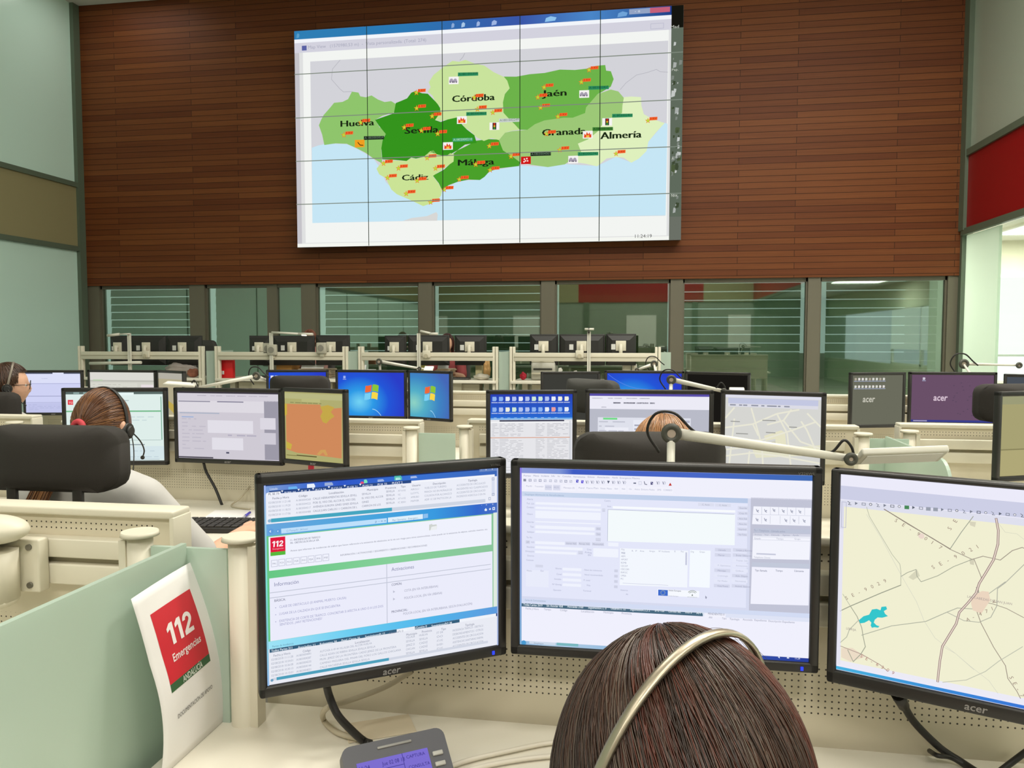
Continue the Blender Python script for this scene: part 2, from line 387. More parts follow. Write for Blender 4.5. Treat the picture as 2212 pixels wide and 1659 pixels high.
# right wall: red band over a glazed partition, grey glass above
bm = newbm(); box2(bm, (XR, YR, T0), (XR+.2, WALL_Y+.2, CEIL)); wr = struct('wall_right', bm, M_SIDEG2)
bm = newbm(); box2(bm, (XR-.02, YR, T0), (XR, WALL_Y-.05, T1)); struct('spandrel', bm, M_REDP, wr)
bm = newbm()
box2(bm, (XR-.05, YR, T1-.03), (XR, WALL_Y-.05, T1+.05)); box2(bm, (XR-.05, YR, T0-.06), (XR, WALL_Y-.05, T0+.02))
box2(bm, (XR-.06, WALL_Y-.15, T0), (XR, WALL_Y, CEIL)); box2(bm, (XR-.03, WALL_Y-.06, 0), (XR+.03, WALL_Y+.1, T0))
struct('mullions', bm, M_FRAMEG, wr)
YF = 9.86
bm = newbm(); box2(bm, (XR+.02, YF, 0), (XR+.05, WALL_Y-.06, T0-.06)); struct('frosted_bay', bm, M_FROST, wr)
bm = newbm(); box2(bm, (XR+.02, YR, 0), (XR+.04, YF, T0-.06)); struct('clear_bay', bm, M_CLEAR, wr)
# bright office behind the right partition
OX = 6.6
M_OFF = mat('office_cream', '#d8d6c4', 0.8)
bm = newbm()
box2(bm, (OX, YR, 2.22), (OX+.2, 13.2, 3.2)); box2(bm, (OX, YR, 0), (OX+.2, 13.2, 0.75))
box2(bm, (XR+.2, 13.0, 0), (OX+.2, 13.2, 3.2)); struct('wall_office', bm, M_OFF)
bm = newbm(); box2(bm, (XR+.2, YR, T0+.12), (OX+.2, 13.2, T0+.3)); struct('ceiling_office', bm, M_CEIL)
bm = newbm(); box2(bm, (XR+.06, WALL_Y+.22, 0), (XR+.2, 13.2, T0+.2)); struct('wall_office_end', bm, M_OFF)
M_SHADE = em('#fbfff8', 1.3, False)  # shades glow themselves, standing in for the daylight behind them
for i, y in enumerate((9.6, 7.3, 5.0, 2.7, .4)):
    w = tag(bpy.data.objects.new('window_%d' % (i+8), None), kind='structure'); COL.objects.link(w); w.location = (OX+.05, y, .75)
    bm = newbm()
    for a in (-1.12, 1.12): box2(bm, (-.03, a-.03, 0), (.03, a+.03, 1.47))
    box2(bm, (-.03, -1.15, 0), (.03, 1.15, .05)); box2(bm, (-.03, -1.15, 1.42), (.03, 1.15, 1.47)); struct('window_frame', bm, mat('white_frame', '#dfe0d6', .5), w)
    bm = newbm(); box2(bm, (-.05, -1.09, .43), (-.045, 1.09, 1.44)); box2(bm, (-.06, -1.09, .41), (-.04, 1.09, .43)); struct('roller_shade', bm, M_SHADE, w)
# bright window with a roller shade on the office's end wall
ea, eb, ec, ed = atY(2147, 600, 12.98), atY(2300, 766, 12.98), atY(2200, 774, 12.98), atY(2200, 822, 12.98)
w = tag(bpy.data.objects.new('window_13', None), kind='structure'); COL.objects.link(w)
bm = newbm(); box2(bm, (ea.x-.04, 12.95, ed.z), (ea.x, 13, ea.z+.05)); box2(bm, (ea.x-.04, 12.95, ea.z), (OX, 13, ea.z+.05)); box2(bm, (ea.x-.04, 12.93, ed.z-.04), (OX, 13, ed.z)); struct('window_frame', bm, mat('white_frame', '#dfe0d6', .5), w)
bm = newbm(); box2(bm, (ea.x, 12.96, eb.z), (OX-.01, 12.965, ea.z)); struct('roller_shade', bm, M_SHADE, w)
bm = newbm(); box2(bm, (ea.x, 12.95, eb.z-.03), (OX-.01, 12.97, eb.z)); struct('shade_bar', bm, mat('shade_bar', '#9aa39a', .5), w)
bm = newbm(); box2(bm, (ea.x, 12.985, ed.z), (OX-.01, 12.99, eb.z-.03)); struct('daylit_pane', bm, em('#ffffff', 1.3, False), w)
# windows under the cladding: frames, reflective panes, closed blinds outside
WIN = [(-8.19, -6.693, None, 0, 0, 0), (-6.45, -4.92, -5.39, 1, .03, 0), (-4.70, -3.15, None, 0, .04, 0), (-2.954, -1.393, None, 0, .03, .02),
       (-1.2, .368, None, 1, .03, .03), (.533, 2.138, None, 0, .0, .04), (2.294, 3.842, None, 0, .13, .03)]
for i, (x0, x1, mid, closed, gl, gr) in enumerate(WIN):
    w = tag(bpy.data.objects.new('window_%d' % (i+1), None), kind='structure'); COL.objects.link(w); w.location = ((x0+x1)/2, WALL_Y+.1, 0)
    h = (x1-x0)/2
    bm = newbm()
    box2(bm, (-h-.02, -.03, 0), (-h+.02, .05, WB)); box2(bm, (h-.02, -.03, 0), (h+.02, .05, WB))
    box2(bm, (-h, -.03, WB-.05), (h, .05, WB)); box2(bm, (-h, -.03, 0), (h, .05, .08))
    if mid is not None: box2(bm, (mid-w.location.x-.08, -.04, 0), (mid-w.location.x+.08, .05, WB))
    struct('window_frame', bm, M_FRAME, w)
    bm = newbm(); box2(bm, (-h, 0, .08), (h, .012, WB-.05)); struct('pane', bm, M_PANE, w)
    bm = newbm(); n = 19; R_ = Matrix.Rotation(radians(-8), 3, 'X')
    for k in range(n):
        z = WB-.1-k*.117
        box(bm, (-h+(gl+2*h-gr)/2, .2, z), (2*h-gl-gr, .004, .128 if closed else .1045), R_)
    struct('blind', bm, M_SLATD if closed else M_SLAT, w)
mull = [(-8.42, -8.19), (-6.693, -6.45), (-4.92, -4.70), (-3.15, -2.954), (-1.393, -1.2), (.368, .533), (2.138, 2.294), (3.842, 3.99)]
for k, (a, b) in enumerate(mull):
    bm = newbm(); box2(bm, (a, WALL_Y+.03, 0), (b, WALL_Y+.2, WB)); struct('trim_%d' % (k+1), bm, M_FRAME)
bm = newbm(); box2(bm, (XL-.3, 13.4, 0), (XR+.3, 13.5, 1.2)); struct('wall_yard', bm, mat('yard_wall', '#c4c8b8', .8))
# raised floor of the far row
bm = newbm(); box2(bm, (XL+.02, 7.9, 0), (1.2, WALL_Y-.0, .235)); struct('floor_platform', bm, M_FLOOR)
# ceiling lamps
OFFL = [(5.4, 11.6, OFF_W*1.6), (5.4, 8.4, OFF_W), (5.4, 4.6, OFF_W), (5.4, 0.8, OFF_W)]
M_DIFF = em('#fffaf0', 2.0, False)
M_LFR = mat('lamp_frame_white', '#d9d9d2', .5)
POS = ['in the far left corner by the wood cladding', 'over the aisle behind the third row, left', 'over the aisle behind the third row, middle', 'over the aisle behind the third row, right',
       'over the third row left', 'over the third row middle', 'over the third row right', 'over the foreground row left', 'over the foreground desk', 'over the foreground row right', 'added for frontal light behind the viewer left', 'added for frontal light behind the viewer middle', 'added for frontal light behind the viewer right']
POS += ['added to light the side office at its far end', 'added to light the side office beside the third row', 'added to light the side office beside the second row', 'added to light the side office beside the foreground row']
for k, (x, y) in enumerate(CEIL_LAMPS+[q[:2] for q in OFFL]):
    t = thing('ceiling_light', 'square recessed ceiling light ' + POS[k], 'ceiling light', (x, y, CEIL if k < len(CEIL_LAMPS) else T0+.12), 0, 'recessed ceiling lights')
    bm = newbm()
    for s in (-1, 1): box2(bm, (s*.62-.03, -.65, -.03), (s*.62+.03, .65, 0)); box2(bm, (-.59, s*.62-.03, -.03), (.59, s*.62+.03, 0))
    obj('frame', bm, M_LFR, t)
    bm = newbm(); box2(bm, (-.59, -.59, -.015), (.59, .59, -.002)); obj('diffuser', bm, M_DIFF, t)
    l = bpy.data.lights.new('lamp', 'AREA'); l.shape = 'SQUARE'; l.size = 1.15; l.energy = (LAMP_W+[q[2] for q in OFFL])[k]; l.color = LAMP_COL
    lo = bpy.data.objects.new('lamp', l); COL.objects.link(lo); lo.parent = t; lo.location = (0, 0, -.04)
# ================================================================== VIDEO WALL
def ink(h):
    return mat('print_%s' % h.lstrip('#'), h, 0.5)
M_BLACK = mat('black_plastic', '#23211f', 0.42)
M_BLACK2 = mat('dark_grey_plastic', '#252422', 0.5)
M_SEAM = mat('seam_black', '#1c2016', .5)
_c = [atY(633, 68, 10.6), atY(1476, 10, 10.6), atY(1472, 515, 10.6), atY(645, 537, 10.6)]
VX0 = (_c[0].x+_c[3].x)/2; VX1 = (_c[1].x+_c[2].x)/2; VZ1 = (_c[0].z+_c[1].z)/2; VZ0 = (_c[2].z+_c[3].z)/2
VW, VH = VX1-VX0, VZ1-VZ0
vw = thing('video_wall', 'huge five by five video wall showing a green map of provinces on the wood cladding', 'video wall', ((VX0+VX1)/2, 10.6, VZ0))
bm = newbm(); box2(bm, (-VW/2, .06, .02), (VW/2, .25, VH-.02)); obj('cabinet', bm, M_BLACK2, vw)
bm = newbm(); box2(bm, (-VW/10+.001, .004, .001), (VW/10-.001, .06, VH/5-.001)); cube0 = obj('display_panel', bm, mat('panel_grey', '#8d8f92', .5), vw)
for r in range(5):
    for c in range(5):
        q = cube0 if r+c == 0 else cube0.copy()
        if q is not cube0: COL.objects.link(q)
        q.location = (-VW/2+(c+.5)*VW/5, 0, r*VH/5)
V = Flat(homog([(633, 68), (1476, 10), (1472, 515), (645, 537)], [(-VW/2, VH), (VW/2, VH), (VW/2, 0), (-VW/2, 0)]), (600, 0, 2.4578), gap=0.0012)
hw, vh = VW/2-.002, VH-.002
V.loc([(-hw, .002), (hw, .002), (hw, vh), (-hw, vh)], '#dfe0e0', 0)
xr = V.xy((2085, 600))[0]          # right edge of the map window; beyond it the bare desktop
V.loc([(xr, .002), (hw, .002), (hw, vh), (xr, vh)], '#5f6a5c', 1)
V.loc([(xr, vh-.28), (hw, vh-.28), (hw, vh), (xr, vh)], '#15150f', 2)
V.loc([(xr, .002), (hw, .002), (hw, .3), (xr, .3)], '#6b7066', 2)
random.seed(3)
for k in range(46):
    z = random.uniform(.35, vh-.4); x = random.uniform(xr+.02, hw-.03); a = random.uniform(.008, .045)
    V.loc([(x-a*.6, z-a), (x+a*.5, z-a*.7), (x+a*.7, z+a*.8), (x-a*.4, z+a)], random.choice(['#a9aeaa', '#7f867e', '#3f4a35', '#4c5a3c', '#c3c7c4']), 2)
V.text('Mad', 2085, 150, 16, '#c8ccc0', x1=2128); V.text('fox', 2090, 1040, 18, '#c8ccc0', x1=2124)
V.text('Pap.', 2092, 375, 12, '#c8ccc0', x1=2126); V.text('A', 2092, 845, 14, '#c8ccc0', x1=2104)
M_BAR = em_ramp('title_bar_blue', [(0, '#2f7fb4'), (.3, '#2a78b4'), (.62, '#3a55a8'), (.8, '#4a86c8'), (1, '#1e3c86')], 'X', -VW/2, xr)
def vbar(v0, v1, c, L=1, x0=-hw, x1=None): V.loc([(x0, v0), (xr if x1 is None else x1, v0), (xr if x1 is None else x1, v1), (x0, v1)], c, L)
vbar(vh-.115, vh, M_BAR, 2)
for x, w, c in ((930, 20, '#8aa9d6'), (985, 24, '#a9c8e6'), (1065, 22, '#9fb6e0'), (1150, 34, '#9db4e2'), (1450, 70, '#8fc4ee'), (1830, 60, '#6fa3d8'), (100, 20, '#5b9cc6')):
    a = V.xy((x, 100)); V.loc([(a[0]-w/900, vh-.10), (a[0]+w/1200, vh-.09), (a[0]+w/900, vh-.05), (a[0], vh-.03), (a[0]-w/1100, vh-.05)], c, 3)
a0, a1 = V.xy((1865, 60))[0], V.xy((1975, 60))[0]
vbar(vh-.075, vh-.01, '#93a4c4', 3, a0, a1); vbar(vh-.075, vh-.01, '#c4607a', 3, a1, xr-.02)
V.text('-  o', 1895, 66, 14, '#f0f4fa', L=4)
vbar(vh-.165, vh-.115, '#f2f5fa', 2); vbar(vh-.30, vh-.165, '#d3d2de', 2); vbar(.0, .05, '#f4f6f0', 2)
vbar(0.002, vh-.3, '#c5c3c9', 1, -hw, V.xy((120, 700))[0])
V.text('Map View   (1570980,53 m)  -  Vista personalizada: (Total: 274)', 158, 262, 17, '#a8a9bb', x1=788, L=3)
V.rect(124, 246, 150, 270, '#5a62a4', 3)
V.border(1978, 125, 2048, 150, '#b9b9cc', .006, 3)
a = V.xy((140, 700))[0]; b = V.xy((2072, 600))[0]
V.loc([(a, .06), (b, .06), (b, vh-.3), (a, vh-.3)], '#f3f5f2', 3)
V.poly([(170, 330), (2072, 215), (2060, 1140), (190, 1190)], '#d3d3d9', 4)
V.poly([(183, 790), (215, 778), (250, 770), (310, 768), (370, 770), (420, 792), (470, 820), (520, 855), (545, 890), (580, 970), (640, 1030), (700, 1055), (780, 1095), (830, 1080), (880, 1020), (960, 965), (1080, 955), (1130, 910), (1290, 880), (1440, 885), (1530, 870), (1700, 880), (1800, 830), (1880, 860), (1960, 800), (1970, 750), (2055, 650), (2070, 655), (2062, 1138), (190, 1190)], '#c6e6f5', 5)
V.poly([(672, 1176), (720, 1160), (800, 1150), (850, 1128), (858, 1140), (855, 1174)], '#d8d8d6', 6)
PROV = [('#8fc56c', [(220, 670), (232, 640), (245, 615), (280, 575), (300, 550), (345, 545), (375, 530), (395, 490), (430, 495), (440, 515), (470, 520), (500, 510), (535, 532), (570, 545), (605, 540), (630, 555), (622, 600), (560, 618), (520, 640), (545, 680), (575, 690), (578, 715), (562, 740), (555, 800), (560, 872), (520, 850), (470, 815), (420, 790), (370, 768), (310, 766), (250, 775), (238, 720)]),
        ('#35941d', [(630, 550), (660, 538), (690, 525), (712, 495), (735, 485), (770, 498), (800, 500), (830, 530), (850, 550), (868, 578), (868, 600), (840, 640), (870, 650), (920, 632), (960, 625), (985, 665), (1010, 690), (1050, 720), (1062, 760), (1000, 770), (960, 800), (905, 832), (860, 825), (820, 812), (780, 836), (740, 845), (715, 840), (690, 858), (620, 852), (560, 850), (555, 790), (562, 745), (578, 715), (540, 670), (520, 640), (620, 605)]),
        ('#c9e39c', [(805, 440), (830, 400), (880, 360), (930, 325), (965, 330), (1000, 320), (1050, 340), (1100, 350), (1150, 385), (1205, 410), (1222, 430), (1235, 470), (1210, 500), (1200, 545), (1203, 600), (1240, 640), (1262, 660), (1290, 690), (1250, 695), (1212, 706), (1180, 745), (1140, 735), (1100, 750), (1060, 730), (1030, 700), (1000, 680), (960, 625), (870, 645), (840, 640), (868, 600), (866, 570), (840, 540), (825, 510), (800, 490), (815, 465)]),
        ('#6db34a', [(1203, 408), (1270, 408), (1340, 395), (1420, 388), (1500, 370), (1580, 372), (1640, 365), (1690, 350), (1740, 345), (1745, 375), (1770, 378), (1785, 420), (1770, 460), (1720, 490), (1700, 500), (1640, 570), (1635, 600), (1570, 625), (1520, 625), (1420, 640), (1370, 660), (1330, 690), (1290, 690), (1240, 640), (1203, 600), (1198, 550), (1210, 500), (1235, 470), (1220, 440)]),
        ('#9dc877', [(1180, 745), (1212, 706), (1250, 697), (1330, 690), (1370, 660), (1420, 640), (1520, 625), (1570, 625), (1635, 600), (1640, 570), (1700, 500), (1770, 475), (1810, 485), (1840, 520), (1832, 560), (1830, 600), (1740, 640), (1700, 700), (1650, 740), (1598, 762), (1618, 812), (1560, 850), (1530, 872), (1440, 887), (1350, 875), (1290, 860), (1250, 830), (1202, 800)]),
        ('#dff0bd', [(1840, 515), (1880, 512), (1930, 515), (1932, 560), (1945, 605), (1990, 630), (2055, 652), (2010, 700), (1970, 750), (1960, 800), (1920, 840), (1880, 862), (1840, 835), (1800, 832), (1750, 840), (1700, 882), (1640, 868), (1560, 858), (1618, 812), (1598, 762), (1650, 740), (1700, 700), (1740, 640), (1830, 600), (1832, 560)]),
        ('#4aa02a', [(1130, 740), (1182, 742), (1200, 795), (1250, 830), (1292, 852), (1288, 882), (1180, 895), (1130, 912), (1105, 940), (1080, 957), (1020, 955), (960, 968), (915, 985), (880, 1012), (862, 975), (830, 935), (890, 902), (932, 862), (922, 832), (960, 800), (1002, 780), (1062, 748)]),
        ('#cbe396', [(530, 900), (560, 862), (600, 855), (690, 858), (715, 842), (740, 847), (780, 836), (815, 806), (832, 800), (850, 822), (900, 832), (922, 815), (942, 822), (940, 860), (890, 895), (830, 937), (862, 978), (880, 1012), (875, 1040), (860, 1060), (830, 1080), (780, 1097), (740, 1078), (700, 1060), (640, 1035), (610, 1010), (580, 950), (545, 930)])]
for k, (c, p) in enumerate(PROV): V.poly(p, c, 6+(k % 3))
V.line([(330, 322), (290, 370), (285, 425), (330, 475), (350, 492), (395, 490)], 3, '#b8b8c0', 6); V.line([(995, 285), (985, 305), (970, 322)], 3, '#b0b0b8', 6)
V.line([(1820, 475), (1850, 440), (1905, 398), (1960, 385), (2010, 368), (2030, 380), (2070, 382)], 3, '#b8b8c0', 6)
for t, x, y, x1, h in (('Huelva', 338, 678, 515, 32), ('Sevilla', 680, 714, 858, 34), ('Córdoba', 932, 545, 1155, 34), ('Jaén', 1408, 515, 1535, 34), ('Granada', 1410, 722, 1640, 34), ('Almería', 1718, 738, 1932, 36), ('Málaga', 965, 882, 1155, 32), ('Cádiz', 668, 962, 806, 30)):
    V.text(t, x, y, h, '#1a2814', x1=x1, L=10, bold=.06)
ST = [(740, 495), (742, 578), (825, 620), (445, 655), (355, 722), (677, 680), (768, 697), (855, 713), (1048, 520), (1065, 582), (1147, 600), (1418, 465), (1615, 437), (1655, 372), (1385, 518), (1400, 572), (1492, 620), (1432, 712), (1967, 640), (1800, 815), (1503, 797), (1130, 777), (1245, 832), (1058, 875), (1135, 905), (972, 955), (892, 1010), (568, 872), (648, 897), (590, 948), (800, 842), (845, 897), (748, 963), (690, 1032), (820, 1077)]
for x, y in ST:
    V.star(x, y, 16, '#f06a1e', 11); V.star(x, y, 11, '#b6e03c', 12)
    V.poly([(x+8, y-18), (x+50, y-21), (x+49, y-4), (x+7, y-1)], '#f4642c', 13); V.text('3 RV', x+11, y-5, 11, '#c83410', x1=x+46, L=14, bold=.02)
IC = [('car', 938, 430), ('car', 1630, 500), ('car', 1574, 847), ('fire', 983, 640), ('fire', 910, 778), ('fire', 1650, 715), ('sem', 1156, 672), ('sem', 1752, 647), ('yel', 440, 767), ('red', 1324, 852)]
for k, x, y in IC:
    V.poly([(x-26, y-19), (x+26, y-21), (x+26, y+19), (x-26, y+21)], {'yel': '#f0a021', 'red': '#d01818'}.get(k, '#f6f3f2'), 12)
    if k == 'car':
        for dx in (-12, 8): V.poly([(x+dx-12, y+8), (x+dx-10, y-2), (x+dx-3, y-10), (x+dx+6, y-9), (x+dx+12, y+7)], '#a79fb0', 13); V.disc(x+dx-6, y+9, 4, '#6d6678', 14); V.disc(x+dx+6, y+9, 4, '#6d6678', 14)
    elif k == 'fire':
        V.poly([(x-20, y+16), (x-18, y-6), (x-10, y+2), (x-5, y-15), (x+3, y-2), (x+10, y-13), (x+13, y), (x+19, y-5), (x+19, y+15)], '#e2491c', 13); V.poly([(x-9, y+15), (x-6, y+1), (x, y+6), (x+6, y), (x+9, y+14)], '#f4c04a', 14)
    elif k == 'sem':
        V.poly([(x-10, y-18), (x+10, y-18), (x+10, y+18), (x-10, y+18)], '#3a2a22', 13)
        for j, c in enumerate(('#d42a1c', '#e8b028', '#2ea03a')): V.disc(x, y-11+11*j, 5, c, 14)
    elif k == 'yel': V.line([(x-10, y-6), (x+2, y+8), (x+18, y+9)], 4, '#3a2a10', 13)
    else:
        for dx, dy in ((-8, -6), (5, -9), (-2, 3), (9, 3), (-10, 8)): V.disc(x+dx, y+dy, 4, '#fbe9e4', 13)
for x, y, t, c, f in ((960, 408, 'A1801003309', '#2f8f5f', '#0f4a2c'), (1652, 478, 'A1803002807', '#2f8f5f', '#0f4a2c'), (1006, 618, 'A1803003823', '#2f8f5f', '#0f4a2c'), (1778, 625, 'A1803002401', '#2f8f5f', '#0f4a2c'), (1675, 696, 'A1801001632', '#3f7f35', '#173a12'), (1598, 828, 'A1803002743', '#2f8f5f', '#0f4a2c'), (462, 748, 'A1803003024', '#1e2a1e', '#68806a'), (1348, 830, 'A1803004061', '#1c281c', '#68806a'), (1180, 652, 'A1801002249', '#c9d2cc', '#6f7d74'), (934, 756, 'A1802000210', '#3a9f6a', '#bfe6c8')):
    V.poly([(x, y-20), (x+108, y-22), (x+108, y-4), (x, y)], c, 12); V.text(t, x+4, y-5, 12, f, x1=x+104, L=13)
V.text('11:24:19', 1902, 1258, 18, '#4a4a48', x1=1990, L=5)
for k in range(1, 5):
    x = -VW/2+VW*k/5; V.loc([(x-.005, .002), (x+.005, .002), (x+.005, vh), (x-.005, vh)], '#23301f', 16)
    z = VH*k/5; V.loc([(-hw, z-.006), (hw, z-.006), (hw, z+.006), (-hw, z+.006)], '#7e887c', 15)
V.build('map_display', vw)

# ================================================================== MONITORS
def edge_fit(t, b, H): # distance at which the two pixels are H metres apart
    a = ray(*t); c = ray(*b); a = a/a.dot(_HD); c = c/c.dot(_HD); return H/(a.z-c.z)
def monitor(label, quad, content=None, H=None, Y=None, W=None, screen=None, back=False, arm=None, group=None, col='#cfd3dc', crop=(0, 0, 1), logo=True, inset=.016, led=False, tilt=0.0, model=None):
    TL, TR, BR, BL = quad
    if H is not None:
        Dl = edge_fit(TL, BL, H); Dr = edge_fit(TR, BR, H); P = [atD(*TL, Dl), atD(*TR, Dr), atD(*BR, Dr), atD(*BL, Dl)]
    else: P = [atY(*TL, Y[0]), atY(*TR, Y[1]), atY(*BR, Y[1]), atY(*BL, Y[0])]; H = ((P[0]-P[3]).z+(P[1]-P[2]).z)/2
    L = (P[0]+P[3])/2; Rr = (P[1]+P[2])/2; d = Rr-L; wq = hypot(d.x, d.y); yaw = atan2(d.y, d.x)
    full = W or wq; k = full/wq
    zc = (L.z+Rr.z)/2; cx = L.x+d.x*k/2; cy = L.y+d.y*k/2
    h2 = H/2
    root = thing('monitor', label, 'monitor', (cx, cy, zc-h2), yaw, group)
    hom = homog([TL, TR, BR, BL], [(-full/2, H), (-full/2+wq, H), (-full/2+wq, 0), (-full/2, 0)])
    root['_w'] = full; root['_h'] = H
    w2 = full/2
    S = Flat(hom, crop)
    if screen:
        S.zc = (0, 0, 1); q = [S.xy(p) for p in screen]; S.zc = crop; x0 = (q[0][0]+q[3][0])/2; x1 = (q[1][0]+q[2][0])/2; z1 = (q[0][1]+q[1][1])/2; z0 = (q[2][1]+q[3][1])/2
        if W and not wq >= W-.001: x1 = w2-.019
    else: x0, x1, z0, z1 = -w2+inset, w2-inset, inset*1.15, H-inset
    S.r = (x0, x1, z0, z1)
    if not back:
        bm = newbm()
        box2(bm, (-w2, -.012, 0), (w2, .012, z0), .004); box2(bm, (-w2, -.012, z1), (w2, .012, H), .004)
        box2(bm, (-w2, -.012, 0), (x0, .012, H), .004); box2(bm, (x1, -.012, 0), (w2, .012, H), .004)
        obj('bezel', bm, M_BLACK, root)
        M = Matrix.Identity(4)
        S.loc([(x0-.001, z0-.001), (x1+.001, z0-.001), (x1+.001, z1+.001), (x0-.001, z1+.001)], col, 0)
        if content: content(S)
        o = S.build('screen', root); o.location = (0, -.006, 0)
        if logo:
            F = Flat(homog([(0, 0), (1, 0), (1, 1), (0, 1)], [(0, 0), (1, 0), (1, 1), (0, 1)]), matf=ink)
            vs, fs, wd = glyphs('acer', .015, .15); s = .0175
            F.v = [((vx-wd/2)*s*.95, 0, z0*.45-.004+vy*s*.9) for vx, vy in vs]; F.f = list(fs); F.m = [F.mi('#8a8784')]*len(fs)
            if model:
                o = F.build('logo', root); o.location = (0, -.0126, 0); F = Flat(F.H, matf=ink)
                vs, fs, wd = glyphs(model, 0); s = .006; i = 0
                F.v += [(w2-.03+(vx-wd)*s*1.2+.018, 0, H-.0125+vy*s) for vx, vy in vs]; F.f += [tuple(j+i for j in f) for f in fs]; F.m += [F.mi('#6b6965')]*len(fs)
            o = F.build('model_number' if model else 'logo', root); o.location = (0, -.0126, 0)
        if led:
            bm = newbm(); box2(bm, (w2-.028, -.0135, z0*.45-.003), (w2-.024, -.0115, z0*.45+.003)); obj('power_light', bm, em('#2a3cff', 2.0), root)
        sy = 1
    else:
        bm = newbm(); box2(bm, (-w2, -.012, 0), (w2, .012, H), .004); obj('bezel', bm, M_BLACK, root)
    # back shell: stepped and tapered
    bm = newbm(); yb = .05
    a = [(-w2+.006, .012), (w2-.006, .012)]
    pr = [bm.verts.new((sx*(w2-i), y, zz)) for y, i, lo, hi in ((.011, .006, .006, H-.006), (.026, .02, .025, H-.02), (yb, .07, .06, H-.07)) for sx, zz in ((-1, lo), (1, lo), (1, hi), (-1, hi))]
    for r0 in (0, 4):
        for q in range(4): bm.faces.new((pr[r0+q], pr[r0+(q+1) % 4], pr[r0+4+(q+1) % 4], pr[r0+4+q]))
    bm.faces.new(pr[8:12]); bmesh.ops.recalc_face_normals(bm, faces=bm.faces[:])
    sh = obj('back_shell', bm, M_BLACK2 if back else M_BLACK, root)
    M_CRM = mat('cream_metal', '#d9d3c0', .45)
    if arm:
        ax, top = arm if isinstance(arm, tuple) else (0, .5)
        bm = newbm(); box(bm, (ax, yb+.006, H*top), (.11, .01, .11), None, .003)
        tgt = None
        obj('mount_plate', bm, M_CRM, root)
    if back:
        root.rotation_euler = (0, 0, yaw+pi)
    return root, S
def mount(root, ax, z, tgt, name='mount_arm', hz=None):
    """arm from the monitor's plate to a world point on the rail behind"""
    H = root['_h']; a = Vector((ax, .058, z)); t = local(root, tgt)
    bm = newbm(); m = Vector(((a.x+t.x)/2+.01, (a.y+t.y)/2, t.z+.0))
    if abs((t-a).y) < .03: t.y = a.y+.04
    tube(bm, [a, (a.x, a.y+.03, a.z)], .022, 12)
    cyl(bm, (a.x, a.y+.03, a.z+.02), (a.x, a.y+.03, t.z-.02), .02)
    tube(bm, [(a.x, a.y+.03, t.z), tuple(t)], .017, 12)
    obj(name, bm, mat('cream_metal', '#d9d3c0', .45), root)
